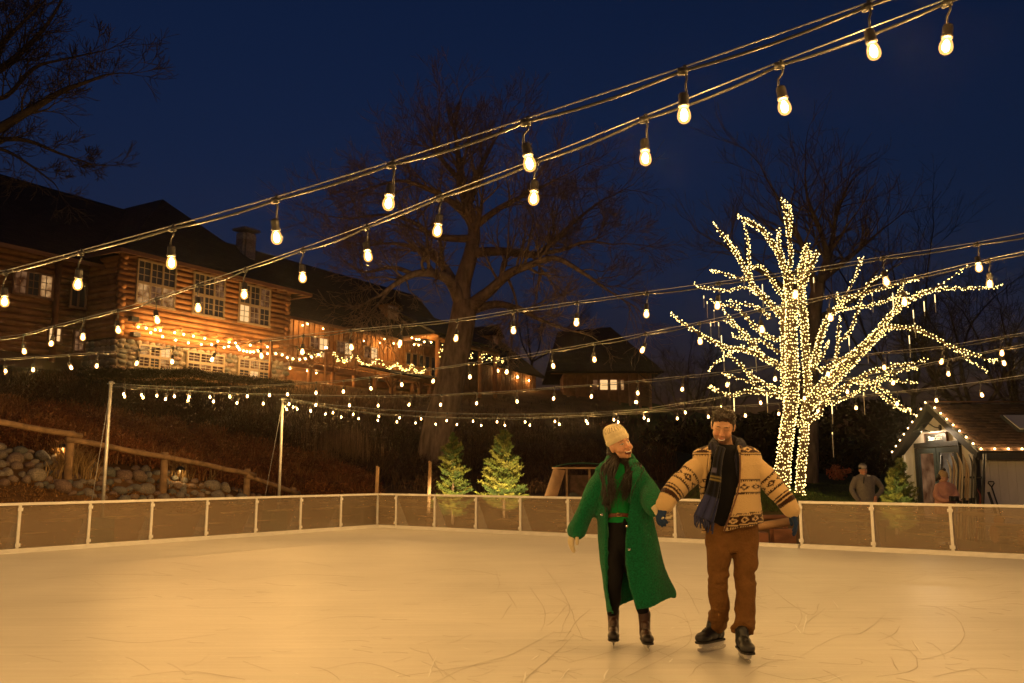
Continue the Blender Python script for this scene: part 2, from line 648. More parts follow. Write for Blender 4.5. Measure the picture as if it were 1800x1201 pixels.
# shared shapes: lead with moulded clip, socket, glass bulb (origin at the cable)
a = MB()
a.box((0, 0, -0.004), (0.034, 0.018, 0.026))
a.lathe([(0.004, -0.018), (0.0075, -0.012), (0.0075, 0.002)], (0, 0, 0), 6)
LEAD_TOP = a
def lead_mesh(dx, dy, L):
    a = MB()
    a.box((0, 0, -0.002), (0.036, 0.017, 0.024))
    a.box((0.008, 0, 0.014), (0.012, 0.012, 0.014))
    a.tube([(0.01, 0, -0.01), (0.012 + dx * 0.2, dy * .3, -0.03), (dx * 0.8, dy * .8, -L * 0.6), (dx, dy, -L)], 0.0042, 6)
    return a.mesh('lead', M['cable'], True)
a = MB()
a.lathe([(0.006, 0.0), (0.016, -0.003), (0.0185, -0.012), (0.0185, -0.040), (0.0205, -0.043), (0.0205, -0.052), (0.017, -0.053)], (0, 0, 0), 12)
socket_me = a.mesh('socket', M['socket'], True)
a = MB()
a.lathe([(0.013, -0.050), (0.0175, -0.060), (0.0225, -0.074), (0.0245, -0.086), (0.0235, -0.097), (0.0185, -0.107), (0.010, -0.113), (0, -0.115)], (0, 0, 0), 10)
bulb_me = a.mesh('bulb', M['bulb_glass'], True)
a = MB()
a.lathe([(0.0, -0.058), (0.007, -0.064), (0.0125, -0.076), (0.0135, -0.088), (0.011, -0.098), (0.005, -0.104), (0, -0.105)], (0, 0, 0), 7)
core_me = a.mesh('filament', M['bulb'], True)
def joined(parts, name, mats):
    me = bpy.data.meshes.new(name)
    bm = bmesh.new()
    for k, p in enumerate(parts):
        n0 = len(bm.faces)
        bm.from_mesh(p)
        bm.faces.ensure_lookup_table()
        for f in bm.faces[n0:]:
            f.material_index = k
    bm.to_mesh(me)
    bm.free()
    for m in mats:
        me.materials.append(m)
    return me
BULB_ME = joined([bulb_me, core_me], 'bulb', [M['bulb_glass'], M['bulb']])
LEADS = [lead_mesh(rnd.uniform(-.012, .012), rnd.uniform(-.012, .012), 0.085) for _ in range(6)]

def hang_bulb(root, p, ang):
    """lead, socket and bulb at the world point p on the cable"""
    L = base_of(root)
    k = rnd.randrange(6)
    le = obj('lead', LEADS[k], root, p - L, (0, 0, ang))
    so = obj('socket', socket_me, le, (0, 0, -0.083), (rnd.gauss(0, .15), rnd.gauss(0, .15), 0))
    so.location = Vector(LEADS[k].vertices[len(LEADS[k].vertices) - 1].co) * 0 + V(0, 0, -0.083)
    # the glass carries the hot filament as one bulb (thing > lead > bulb)
    bu = obj('bulb', BULB_ME, le, so.location, so.rotation_euler)
    obj('bulb_light', bulb_light, le, V(0, 0, -0.083) + so.rotation_euler.to_matrix() @ V(0, 0, -0.085))

def string_light(attach, label, pre=None, post=None, wire_gap=0.022):
    """attach: world points of the bulb clips along the cable; pre/post: cable ends"""
    root = thing('string_light', label, 'string lights', attach[0], 'festoon bulb strings zigzagging over the rink')
    pts = ([pre] if pre is not None else []) + list(attach) + ([post] if post is not None else [])
    # cable sags a little between clips and twists round the wire
    C = []
    for i in range(len(pts) - 1):
        p, q = pts[i], pts[i + 1]
        n = 6
        sag = min(0.03, 0.02 * (q - p).length) * rnd.uniform(0.3, 1.5)
        for k in range(n):
            t = k / n
            w = p.lerp(q, t)
            w.z -= sag * 4 * t * (1 - t)
            C.append(w)
    C.append(pts[-1])
    MB().tube(C, 0.0056, 6).build('cable', M['cable'], root, True)
    W = [p + V(0, 0, 0.014) for p in pts]
    MB().tube(W, 0.0032, 5).build('support_wire', M['wire'], root, True)
    for i, p in enumerate(attach):
        d = (pts[min(i + 2, len(pts) - 1)] - p) if i < len(attach) - 1 else (p - attach[i - 1])
        hang_bulb(root, p, math.atan2(d.y, d.x))
    return root

def strand(px, zl, zm, zr, label, extra_right=0, right_to=None, left_to=None, step=0.72):
    n = len(px)
    A = []
    x0, x1 = px[0][0], px[-1][0]
    P = []
    for (x, y) in px:
        # height along the strand: quadratic through the ends and the middle (its sag)
        t = (x - x0) / (x1 - x0)
        z = zl * (1 - t) * (1 - 2 * t) + zm * 4 * t * (1 - t) + zr * t * (2 * t - 1)
        P.append(at_z(x, y, z))
    A = P
    post = right_to; pre = left_to
    if right_to is not None:
        d = right_to - A[-1]
        k = int(d.length / step)
        A = A + [A[-1] + d * (step * (i + 1) / d.length) for i in range(k)]
    if left_to is not None:
        d = left_to - A[0]
        k = int((d.length - 0.2) / step)
        A = [A[0] + d * (step * (i + 1) / d.length) for i in range(k)][::-1] + A
    return string_light(A, label, pre, post)

# poles: left row just behind the hillside barrier, right row along the other long side
POLE_Z = 2.93
def right_pole(t):
    p = RC + RD * 16.9 + LD * t
    return V(p.x, p.y, 2.95)
PR = {k: right_pole(-13.6 + 3.7 * k) for k in range(-3, 4)}
def behind_barrier(x, y, off):
    """the point on the pixel's ray that stands `off` outside the hillside barrier"""
    d = ray(x, y)
    o = V(0, 0, CAMH)
    k = (-off - (o - LC).dot(RD)) / d.dot(RD)
    return o + d * k
pole1_top = behind_barrier(195, 674, 0.5)
pole2_top = behind_barrier(497, 702, 0.5)
print('poles', pole1_top, pole2_top)
def left_pole(k):
    p = pole1_top - LD * 4.4 * k
    return p
PL = {k: left_pole(k) for k in range(1, 6)}
S1 = [(10, 480), (142, 445), (303, 402), (484, 352), (688, 290), (924, 215), (1200, 125), (1524, 12)]
S2 = [(42, 590), (95, 575), (147, 562), (207, 547), (274, 527), (349, 502), (431, 475), (532, 440), (644, 400), (773, 348), (940, 286), (1132, 210), (1370, 115), (1664, 5)]
S3 = [(9, 632), (60, 629), (122, 625), (172, 621), (245, 616), (304, 612), (379, 608), (458, 600), (533, 591), (616, 582), (706, 574), (804, 564), (902, 548), (1014, 533), (1136, 516), (1262, 499), (1397, 480), (1551, 455), (1716, 430)]
S4 = [(219, 677), (249, 679), (276, 680), (307, 681), (334, 682), (369, 682), (404, 681), (435, 680), (474, 678), (506, 676), (556, 673), (604, 670), (650, 664), (706, 656), (764, 649), (826, 640), (892, 630), (970, 618), (1044, 605), (1134, 588), (1229, 569), (1336, 546), (1456, 523), (1587, 494), (1737, 459)]
S5 = [(253, 683), (293, 686), (331, 688), (376, 691), (419, 693), (464, 694), (510, 695), (557, 696), (614, 697), (665, 697), (722, 696), (776, 695), (839, 692), (908, 688), (974, 682), (1040, 678), (1120, 671), (1200, 663), (1279, 655), (1362, 643), (1452, 634), (1553, 621), (1657, 611), (1760, 594)]
S6 = [(515, 703), (546, 708), (586, 713), (622, 716), (664, 720), (702, 722), (740, 724), (786, 727), (832, 728), (874, 729), (923, 729), (975, 728), (1028, 727), (1079, 724), (1132, 720), (1203, 709), (1268, 699), (1334, 690), (1412, 681), (1489, 668), (1573, 652), (1665, 634), (1760, 615)]
S7 = [(521, 706), (547, 710), (574, 716), (600, 721), (630, 724), (663, 728), (698, 730), (730, 732), (765, 734), (805, 735), (846, 736), (886, 736), (932, 735), (982, 733), (1034, 731), (1086, 728), (1140, 724), (1191, 720), (1244, 717), (1310, 714), (1369, 710), (1437, 704), (1504, 698), (1577, 690), (1645, 683), (1722, 673)]
strand(S1, 2.45, 2.58, 2.95, 'string of big glowing bulbs passing before the lodge roof, uppermost of the strings', right_to=PR[0], left_to=PL[2])
strand(S2, 2.72, 2.66, 3.0, 'string of glowing bulbs next below the uppermost string, crossing the bare oak crown', right_to=PR[0] + V(0.1, 0.1, 0), left_to=PL[1])
strand(S3, 2.9, 2.7, 2.85, 'string of glowing bulbs crossing the trunk of the bare oak below its forks', right_to=PR[1], left_to=PL[1] + V(0, 0, -0.05))
strand(S4, pole1_top.z - 0.1, 2.68, 2.8, 'string of glowing bulbs from the boulder pole up to the lit tree crown', right_to=PR[1] + V(0.1, 0.1, 0), left_to=pole1_top + V(0, 0, -0.02))
strand(S5, pole1_top.z - 0.18, 2.62, 2.72, 'lower string of glowing bulbs tied to the pole by the boulders', right_to=PR[2], left_to=pole1_top + V(0, 0, -0.07))
strand(S6, pole2_top.z - 0.08, 2.56, 2.75, 'upper string of glowing bulbs tied to the pole at the foot of the hillside', right_to=PR[2] + V(0.1, 0.1, 0), left_to=pole2_top + V(0, 0, -0.02))
strand(S7, pole2_top.z - 0.12, 2.5, 2.5, 'lowest string of glowing bulbs, running over the heads of the couple to the shed', right_to=PR[3], left_to=pole2_top + V(0, 0, -0.07))

def free_strand(a, b, label, step=0.72, sag=0.3):
    L = (b - a).length
    n = int(L / step)
    A = []
    for i in range(1, n):
        t = i / n
        p = a.lerp(b, t)
        p.z -= sag * 4 * t * (1 - t)
        A.append(p)
    return string_light(A, label, a, b)
free_strand(PL[2], PR[-1], 'string of glowing bulbs from the second hillside pole to the near rink end')
free_strand(PL[3], PR[-1], 'string of glowing bulbs from the third hillside pole to the near rink end')
def light_pole(top, label, guy, base_z=GZ, guys=None):
    root = thing('light_pole', label, 'pole', (top.x, top.y, base_z), 'slim metal poles carrying the bulb strings')
    MB().tube([(top.x, top.y, base_z), (top.x, top.y, top.z + 0.04)], [0.034, 0.03], 12).build('pole', M['pole'], root, True)
    MB().tube([(top.x, top.y, top.z - 0.02), (top.x, top.y, top.z + 0.03)], 0.042, 12).build('collar', M['pole'], root, True)
    MB().tube([V(top.x, top.y, top.z) + RD * -0.12, V(top.x, top.y, top.z) + RD * 0.12], 0.012, 6).build('crossbar', M['pole'], root, True)
    for g_ in (guys or []):
        MB().tube([V(top.x, top.y, top.z - 0.05), g_], 0.006, 5).build('guy_wire', M['wire'], root)
    return root
light_pole(pole1_top, 'slim metal string-light pole rising beside the boulder bank', True, guys=[V(pole1_top.x, pole1_top.y, GZ) - RD * 0.3 - LD * 0.15])
light_pole(pole2_top, 'slim metal string-light pole at the bottom end of the wooden rail fence', True, guys=[V(pole2_top.x, pole2_top.y, GZ) - RD * 0.4 - LD * 0.25])
for k in (1, 2, 3):
    light_pole(PL[k], ['', 'slim metal string-light pole on the hillside just past the boulder bank', 'slim metal string-light pole second past the boulder bank', 'slim metal string-light pole third past the boulder bank', 'slim metal string-light pole fourth past the boulder bank'][k], False)
for k in range(-1, 4):
    light_pole(PR[k], 'slim metal string-light pole in the row along the near long side of the rink', False)
# ------------------------------------------------------------------ ground: one sheet with the hillside
def rk(p):
    """rink coordinates: s across (ice is s > 0), t along the hillside (far run is t = 0)"""
    q = Vector((p[0], p[1], 0)) - LC
    return q.dot(RD), q.dot(LD)

ctrl = []
for t in range(-30, 3, 3):
    for s_, z_ in ((-0.15, GZ), (-0.9, GZ + 0.06)):
        p = LC + LD * t + RD * s_
        ctrl.append((p.x, p.y, z_))
    p = LC + LD * t + RD * 17
    ctrl.append((p.x, p.y, GZ))
for s in range(0, 30, 3):
    for t_, z_ in ((0.2, GZ), (2.4, GZ)):
        p = LC + RD * s + LD * t_
        ctrl.append((p.x, p.y, z_))
for (x, y, Y) in [(0, 858, 18.0), (60, 858, 18.6), (60, 792, 20.9), (0, 788, 20.2), (125, 842, 19.9), (200, 868, 20.2), (290, 873, 21.8), (435, 878, 24.4), (515, 884, 27),
                  (200, 812, 22.0), (350, 850, 23.2), (100, 715, 32), (0, 700, 31), (300, 730, 34), (480, 770, 34), (620, 835, 34),
                  (700, 858, 31), (800, 862, 32), (950, 862, 34), (700, 765, 45), (850, 745, 52), (1000, 745, 60), (1080, 790, 50),
                  (60, 660, 45), (300, 660, 47.5), (470, 666, 54), (600, 680, 62), (720, 692, 68), (950, 695, 86), (1100, 702, 92), (1200, 730, 110),
                  (1250, 838, 40), (1300, 825, 70), (1385, 864, 24), (1420, 866, 24.5), (1340, 868, 24), (1500, 850, 36), (1600, 845, 50), (1750, 838, 60), (1470, 905, 22.5)]:
    p = at_y(x, y, Y)
    ctrl.append((p.x, p.y, p.z))
for x, y, z in [(7, 19.5, GZ), (9.5, 19, GZ), (10.5, 22, GZ), (12, 24.5, GZ), (14, 18, GZ), (9, 22.5, -0.12), (16, 26, -0.1), (20, 20, GZ),
                (-60, 120, 9), (-80, 60, 8.5), (-45, 45, 8), (0, 140, 9.5), (40, 120, 6), (70, 100, 3), (60, 50, 1), (50, 20, 0), (40, -20, -0.2), (-40, -20, 2), (-35, 10, 3), (-60, 20, 6), (0, -25, -0.2)]:
    ctrl.append((x, y, z))
CT = np.array(ctrl)
def _phi(r2):
    return np.where(r2 > 1e-12, 0.5 * r2 * np.log(np.maximum(r2, 1e-12)), 0)
n_ = len(CT)
K = _phi(((CT[:, None, :2] - CT[None, :, :2]) ** 2).sum(-1)) + np.eye(n_) * 0.6
Pm = np.c_[np.ones(n_), CT[:, :2]]
A_ = np.block([[K, Pm], [Pm.T, np.zeros((3, 3))]])
sol = np.linalg.solve(A_, np.r_[CT[:, 2], 0, 0, 0])
def heights(xy):
    xy = np.asarray(xy, float)
    r2 = ((xy[:, None, :] - CT[None, :, :2]) ** 2).sum(-1)
    z = _phi(r2) @ sol[:n_] + np.c_[np.ones(len(xy)), xy] @ sol[n_:]
    z = np.clip(z, -0.35, 11)
    far = np.clip((np.hypot(xy[:, 0], xy[:, 1] - 40) - 95) / 60, 0, 1)
    z = z * (1 - far) + 4.0 * far
    q = xy - np.array([LC.x, LC.y])
    s = q @ np.array([RD.x, RD.y]); t = q @ np.array([LD.x, LD.y])
    # flat shelf along the barrier, pit below the ice slab
    edge = np.clip(np.maximum(-s, t) / 1.6, 0, 1)
    inside = (t < 3) & (s > -3)
    z = np.where(inside & (s < 19), GZ * (1 - edge) + z * edge, z)
    z = np.where((s > 0.12) & (t < -0.12) & (s < 16.3), -0.3, z)
    return z
# table of heights for quick look-ups
HX, HY, HS = np.arange(-90, 80, 0.5), np.arange(5, 140, 0.5), 0.5
_hx, _hy = np.meshgrid(HX, HY)
HT = np.concatenate([heights(c) for c in np.array_split(np.c_[_hx.ravel(), _hy.ravel()], 20)]).reshape(_hx.shape)
def hlook(x, y):
    fx = np.clip((np.asarray(x) - HX[0]) / HS, 0, len(HX) - 1.001); fy = np.clip((np.asarray(y) - HY[0]) / HS, 0, len(HY) - 1.001)
    i = fx.astype(int); j = fy.astype(int); u = fx - i; v = fy - j
    return HT[j, i] * (1 - u) * (1 - v) + HT[j, i + 1] * u * (1 - v) + HT[j + 1, i] * (1 - u) * v + HT[j + 1, i + 1] * u * v
def hgt(x, y):
    return float(hlook(x, y))
def ground_hit(x, y, y0=12, y1=130):
    d = ray(x, y)
    Ys = np.linspace(y0, y1, 700)
    P = np.outer(Ys / d.y, np.array(d)) + np.array([0, 0, CAMH])
    zz = hlook(P[:, 0], P[:, 1])
    i = np.argmax(P[:, 2] < zz)
    if P[i, 2] >= zz[i]:
        i = len(Ys) - 1
    return Vector((P[i, 0], P[i, 1], zz[i]))

gx = np.r_[-1200, -700, -400, -250, -160, -120, -95, np.arange(-78, 62, 0.9), 70, 90, 120, 160, 250, 400, 700, 1200]
gy = np.r_[-900, -400, -150, -60, np.arange(-30, 6, 3.0), np.arange(6, 66, 0.7), np.arange(66, 130, 1.8), 140, 160, 200, 260, 400, 700, 1300]
XX, YY = np.meshgrid(gx, gy)
ZZ = heights(np.c_[XX.ravel(), YY.ravel()])
nr = np.random.RandomState(4)
near = (np.abs(XX.ravel()) < 70) & (YY.ravel() > 8) & (YY.ravel() < 120)
q_ = np.c_[XX.ravel(), YY.ravel()] - np.array([LC.x, LC.y])
rinkish = ((q_ @ np.array([RD.x, RD.y])) > -0.8) & ((q_ @ np.array([LD.x, LD.y])) < 0.8)
ZZ = ZZ + np.where(near & ~rinkish, nr.normal(0, 0.025, len(ZZ)), 0)
nx, ny = len(gx), len(gy)
faces = [(j * nx + i, j * nx + i + 1, (j + 1) * nx + i + 1, (j + 1) * nx + i) for j in range(ny - 1) for i in range(nx - 1)]
def ground_material():
    m = mat('hillside_soil', (0.13, 0.075, 0.035), 0.95, spec=0.1, noise_scale=0.7, colr2=(0.20, 0.11, 0.045), bump=0.6, bump_scale=9)
    nt = m.node_tree
    bs = nt.nodes['Principled BSDF']
    src = bs.inputs['Base Color'].links[0].from_socket
    a = nt.nodes.new('ShaderNodeAttribute')
    a.attribute_name = 'Lawn'
    n = nt.nodes.new('ShaderNodeTexNoise')
    n.inputs['Scale'].default_value = 6
    n.inputs['Detail'].default_value = 8
    rp = nt.nodes.new('ShaderNodeValToRGB')
    rp.color_ramp.elements[0].position = 0.35
    rp.color_ramp.elements[0].color = (0.035, 0.055, 0.012, 1)
    rp.color_ramp.elements[1].position = 0.7
    rp.color_ramp.elements[1].color = (0.09, 0.10, 0.025, 1)
    nt.links.new(n.outputs[0], rp.inputs[0])
    mx = nt.nodes.new('ShaderNodeMix')
    mx.data_type = 'RGBA'
    nt.links.new(a.outputs['Fac'], mx.inputs[0])
    nt.links.new(src, mx.inputs[6])
    nt.links.new(rp.outputs[0], mx.inputs[7])
    nt.links.new(mx.outputs[2], bs.inputs['Base Color'])
    return m
me = bpy.data.meshes.new('ground')
me.from_pydata(np.c_[XX.ravel(), YY.ravel(), ZZ].tolist(), [], faces)
me.materials.append(ground_material())
la_ = me.attributes.new('Lawn', 'FLOAT', 'POINT')
lawn = np.clip((XX.ravel() - 4.0 - 0.08 * (YY.ravel() - 20)) / 2.0, 0, 1) * np.clip((YY.ravel() - 20.5) / 3, 0, 1)
la_.data.foreach_set('value', lawn.astype(np.float32))
me.polygons.foreach_set('use_smooth', [True] * len(me.polygons))
me.update()
ground = structure(obj('ground', me))

# ------------------------------------------------------------------ boulder bank below the rail fence
M['rock'] = [mat('fieldstone_%d' % i, c, 0.85, spec=0.25, noise_scale=7, noise_amt=0.35, bump=0.5, bump_scale=18) for i, c in enumerate(
    [(0.22, 0.19, 0.16), (0.25, 0.185, 0.14), (0.18, 0.17, 0.155), (0.29, 0.245, 0.19), (0.22, 0.15, 0.115), (0.15, 0.15, 0.13)])]
rr = random.Random(11)
def rock_mesh(seed, m):
    bm = bmesh.new()
    bmesh.ops.create_icosphere(bm, subdivisions=2, radius=1)
    off = Vector((seed * 7.3, seed * 1.7, seed * 3.1))
    r2 = random.Random(seed)
    cuts = []
    for _ in range(7):
        nrm = Vector((r2.gauss(0, 1), r2.gauss(0, 1), r2.gauss(0, 1))).normalized()
        cuts.append((nrm, r2.uniform(0.62, 0.9)))
    for v in bm.verts:
        p = v.co.copy()
        for nrm, dd in cuts:
            k = p.dot(nrm)
            if k > dd:
                p -= nrm * (k - dd) * 0.9
        v.co = p * (1 + 0.10 * noise.noise(v.co * 1.3 + off))
    me = bpy.data.meshes.new('boulder')
    bm.to_mesh(me)
    bm.free()
    me.materials.append(m)
    me.polygons.foreach_set('use_smooth', [True] * len(me.polygons))
    return me
ROCKS = [rock_mesh(i + 1, M['rock'][i % 6]) for i in range(18)]
def lerp_line(pts, x):
    for (x0, y0), (x1, y1) in zip(pts, pts[1:]):
        if x <= x1:
            return y0 + (y1 - y0) * (x - x0) / (x1 - x0)
    return pts[-1][1]
bank_top = [(-60, 775), (0, 790), (60, 797), (110, 812), (200, 825), (280, 828), (340, 846), (430, 866), (470, 878)]
bank_low = [(-60, 840), (0, 850), (70, 860), (160, 880), (470, 890)]
bank = thing('boulder_bank', 'bank of rounded fieldstones heaped below the wooden rail fence', 'stone bank', ground_hit(100, 840))
BL = base_of(bank)
placed = []
tries = 0
while len(placed) < 190 and tries < 9000:
    tries += 1
    x = rr.uniform(-60, 460)
    yt, yl = lerp_line(bank_top, x), lerp_line(bank_low, x)
    y = rr.uniform(yt, yl)
    big = rr.random() < 0.3
    rpx = rr.uniform(13, 19) if big else rr.uniform(7, 12)
    rpx *= 1.0 if x < 300 else 0.8
    ok = all((x - a) ** 2 + ((y - b_) * 1.25) ** 2 > ((rpx + r_) * 0.74) ** 2 for a, b_, r_ in placed)
    if not ok:
        continue
    p = ground_hit(x, y + rpx * 0.3)
    if p.y > 29 or p.y < 14:
        continue
    placed.append((x, y, rpx))
    r = rpx / FPX * p.y
    o = obj('boulder', ROCKS[rr.randrange(18)], bank, p - BL + V(0, 0, r * 0.30), (rr.uniform(-.4, .4), rr.uniform(-.4, .4), rr.uniform(0, 6.28)))
    o.scale = (r * rr.uniform(1.0, 1.3), r * rr.uniform(0.85, 1.1), r * rr.uniform(0.7, 0.95))

# ------------------------------------------------------------------ wooden rail fence
fence = thing('rail_fence', 'round-rail wooden fence stepping down the hillside above the boulders', 'fence', ground_hit(125, 842))
def rail_post(x, ytop, Y, rad, deep=1.3):
    p = at_y(x, ytop, Y)
    MB().tube([p - V(0, 0, deep), p - V(0, 0, 0.02), p], [rad * 1.05, rad, rad * 0.85], 12).build('post', M['wood'], fence, True)
    return p
FPOST = [(-60, 722, 17.6, 0.085), (125, 757, 19.6, 0.085), (290, 795, 21.6, 0.085), (435, 824, 24.0, 0.085), (516, 857, 26.4, 0.09)]
tops = [rail_post(*q) for q in FPOST]
for i in range(4):
    a_, b_ = tops[i].copy(), tops[i + 1].copy()
    d_ = (b_ - a_).normalized()
    side = V(d_.y, -d_.x, 0) * 0.09
    a_ += V(0, 0, -0.12 - 0.1 * (i % 2)) + side
    b_ += V(0, 0, -0.10 - 0.02 * i) + side
    pts = [(a_ - d_ * 0.15).lerp(b_ + d_ * 0.2, k / 6) + V(0, 0, rnd.uniform(-.012, .012)) for k in range(7)]
    MB().tube(pts, [0.066 + rnd.uniform(-.004, .004) for _ in pts], 10).build('rail', M['wood'], fence, True)

# two low garden lamps in the dry grass
M['lamp_glow'] = clear_glow('garden_lamp_glow', (1.0, 0.62, 0.25), 8.0)
garden_light = lamp_light('garden_light', 22.0, (1.0, 0.58, 0.2), 0.02)
for (x, y, lab) in [(108, 785, 'small hooded garden lamp glowing in dry grass behind the second fence post'), (315, 824, 'small hooded garden lamp glowing in dry grass beyond the third fence post')]:
    p = ground_hit(x, y + 34)
    g = thing('garden_lamp', lab, 'lamp', p, 'hooded garden lamps in the grass')
    top = at_y(x, y, p.y)
    hgt_ = max(0.35, top.z - p.z)
    MB().tube([p - V(0, 0, .1), p + V(0, 0, hgt_)], 0.012, 8).build('stem', M['black'], g, True)
    MB().lathe([(0.015, 0.06), (0.07, 0.04), (0.12, -0.03), (0.118, -0.03), (0.065, 0.03), (0.0, 0.05)], p + V(0, 0, hgt_), 14).build('hood', M['black'], g, True)
    MB().ball(p + V(0, 0, hgt_ + 0.0), (0.022, 0.022, 0.022), 8, 6).build('bulb', M['lamp_glow'], g, True)
    obj('lamp_light', garden_light, g, V(0, 0, hgt_ - 0.02))

# ------------------------------------------------------------------ dry grass and brush
def tufts(name, pts, hmin, hmax, blades, spread, width, colrs, seed, lean=0.45, mat_name='dry_grass'):
    r = np.random.RandomState(seed)
    N = len(pts) * blades
    base = np.repeat(np.asarray(pts), blades, axis=0)
    ang = r.uniform(0, 2 * np.pi, N)
    rad = np.sqrt(r.uniform(0, 1, N)) * spread
    base = base + np.c_[np.cos(ang) * rad, np.sin(ang) * rad, np.zeros(N) - 0.03]
    h = r.uniform(hmin, hmax, N)
    la = r.uniform(0, 2 * np.pi, N)
    ln = np.abs(r.normal(0, lean, N)) * h
    wa = r.uniform(0, 2 * np.pi, N)
    w = width * r.uniform(0.6, 1.3, N)
    side = np.c_[np.cos(wa), np.sin(wa), np.zeros(N)] * w[:, None]
    mid = base + np.c_[np.cos(la) * ln * 0.35, np.sin(la) * ln * 0.35, h * 0.55]
    tip = base + np.c_[np.cos(la) * ln, np.sin(la) * ln, h]
    Vv = np.stack([base - side, base + side, mid - side * 0.8, mid + side * 0.8, tip], 1).reshape(-1, 3)
    me = bpy.data.meshes.new(name)
    F = np.arange(N)[:, None] * 5 + np.array([[0, 1, 3, 2]])
    T = np.arange(N)[:, None] * 5 + np.array([[2, 3, 4]])
    me.vertices.add(len(Vv))
    me.vertices.foreach_set('co', Vv.ravel())
    loops = np.concatenate([np.c_[F, T].ravel()])
    me.loops.add(len(loops))
    me.loops.foreach_set('vertex_index', loops)
    me.polygons.add(2 * N)
    st = np.c_[np.arange(N) * 7, np.arange(N) * 7 + 4].ravel()
    me.polygons.foreach_set('loop_start', st)
    me.polygons.foreach_set('loop_total', np.tile([4, 3], N))
    me.update()
    ca = me.color_attributes.new('Col', 'FLOAT_COLOR', 'POINT')
    cs = np.asarray(colrs)[r.randint(0, len(colrs), N)] * r.uniform(0.7, 1.25, (N, 1))
    cc = np.repeat(np.c_[cs, np.ones(N)], 5, axis=0)
    ca.data.foreach_set('color', cc.ravel())
    me.validate()
    me.materials.append(M[mat_name])
    return stuff(obj(name, me))
M['dry_grass'] = attr_mat('dry_grass', rough=0.9, spec=0.1)
def scatter_px(n, poly_fn, seed, ymin=14, ymax=70):
    r = random.Random(seed)
    out = []
    c = 0
    while len(out) < n and c < n * 6:
        c += 1
        xy = poly_fn(r)
        if xy is None:
            continue
        p = ground_hit(xy[0], xy[1])
        if ymin < p.y < ymax:
            s, t = rk(p)
            if s > -0.5 and t < 0.5:
                continue
            out.append(tuple(p))
    return out
# brush band: ragged upper edge runs down to the right
brush_top = [(-80, 705), (0, 715), (150, 730), (330, 752), (450, 785), (560, 815), (660, 852)]
brush_low = [(-80, 770), (0, 785), (60, 792), (110, 808), (280, 826), (350, 848), (430, 868), (520, 880), (660, 880)]
def in_brush(r):
    x = r.uniform(-80, 655)
    a_, b_ = lerp_line(brush_top, x), lerp_line(brush_low, x)
    return x, r.uniform(a_, b_)
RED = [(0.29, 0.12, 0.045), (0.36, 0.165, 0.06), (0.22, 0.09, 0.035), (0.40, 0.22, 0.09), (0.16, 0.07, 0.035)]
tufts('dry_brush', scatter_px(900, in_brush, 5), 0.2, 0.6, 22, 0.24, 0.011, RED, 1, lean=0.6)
# leafless brush and dead leaves: rounded clumps of curled leaves and twigs
def clumps(name, pts, rmin, rmax, per, colrs, seed):
    r = np.random.RandomState(seed)
    out_v, out_c = [], []
    for p in pts:
        R0 = r.uniform(rmin, rmax)
        n = int(per * (R0 / rmax) ** 2) + 20
        d = r.normal(0, 1, (n, 3)); d /= np.linalg.norm(d, axis=1)[:, None]
        d[:, 2] = np.abs(d[:, 2])
        rad = R0 * r.uniform(0.45, 1.05, n) ** 0.5
        c = np.array(p) + d * rad[:, None] * np.array([1, 1, 0.95]) + r.normal(0, .02, (n, 3))
        t = d + r.normal(0, .8, (n, 3)); t /= np.linalg.norm(t, axis=1)[:, None]
        sd = np.cross(t, r.normal(0, 1, (n, 3))); sd /= np.linalg.norm(sd, axis=1)[:, None] + 1e-9
        L = r.uniform(.05, .13, n)[:, None]
        w = np.where(r.uniform(0, 1, n) < .35, .006, r.uniform(.012, .028, n))[:, None]
        tri = np.stack([c - sd * w, c + sd * w, c + t * L + sd * w * .3], 1)
        out_v.append(tri.reshape(-1, 3))
        base = np.array(colrs)[r.randint(len(colrs))]
        cc = base * r.uniform(.55, 1.35, (n, 1))
        out_c.append(np.repeat(np.c_[cc, np.ones(n)], 3, axis=0))
    Vv = np.concatenate(out_v); Cc = np.concatenate(out_c)
    N = len(Vv) // 3
    me = bpy.data.meshes.new(name)
    me.vertices.add(len(Vv)); me.vertices.foreach_set('co', Vv.ravel())
    me.loops.add(len(Vv)); me.loops.foreach_set('vertex_index', np.arange(len(Vv)))
    me.polygons.add(N); me.polygons.foreach_set('loop_start', np.arange(N) * 3); me.polygons.foreach_set('loop_total', np.full(N, 3))
    me.update()
    ca = me.color_attributes.new('Col', 'FLOAT_COLOR', 'POINT'); ca.data.foreach_set('color', Cc.ravel())
    me.validate()
    me.materials.append(M['dry_grass'])
    return stuff(obj(name, me))
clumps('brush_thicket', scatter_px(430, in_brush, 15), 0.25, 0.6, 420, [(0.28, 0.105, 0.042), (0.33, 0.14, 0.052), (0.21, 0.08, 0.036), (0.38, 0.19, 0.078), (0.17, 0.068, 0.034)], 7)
def in_hill_low(r):
    x = r.uniform(-60, 1150)
    top = lerp_line([(-60, 690), (300, 710), (480, 735), (720, 760), (960, 770), (1150, 790)], x)
    low = lerp_line(brush_top + [(700, 868), (1000, 870), (1180, 850)], x)
    return x, r.uniform(top, max(top + 5, low))
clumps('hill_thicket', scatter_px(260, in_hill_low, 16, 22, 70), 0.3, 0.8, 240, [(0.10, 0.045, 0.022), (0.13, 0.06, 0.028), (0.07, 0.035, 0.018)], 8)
def in_hill(r):
    x = r.uniform(-60, 1180)
    top = lerp_line([(-60, 655), (300, 665), (480, 672), (720, 700), (960, 700), (1180, 740)], x)
    low = lerp_line(brush_top + [(700, 868), (1000, 870), (1180, 850)], x)
    return x, r.uniform(top, low)
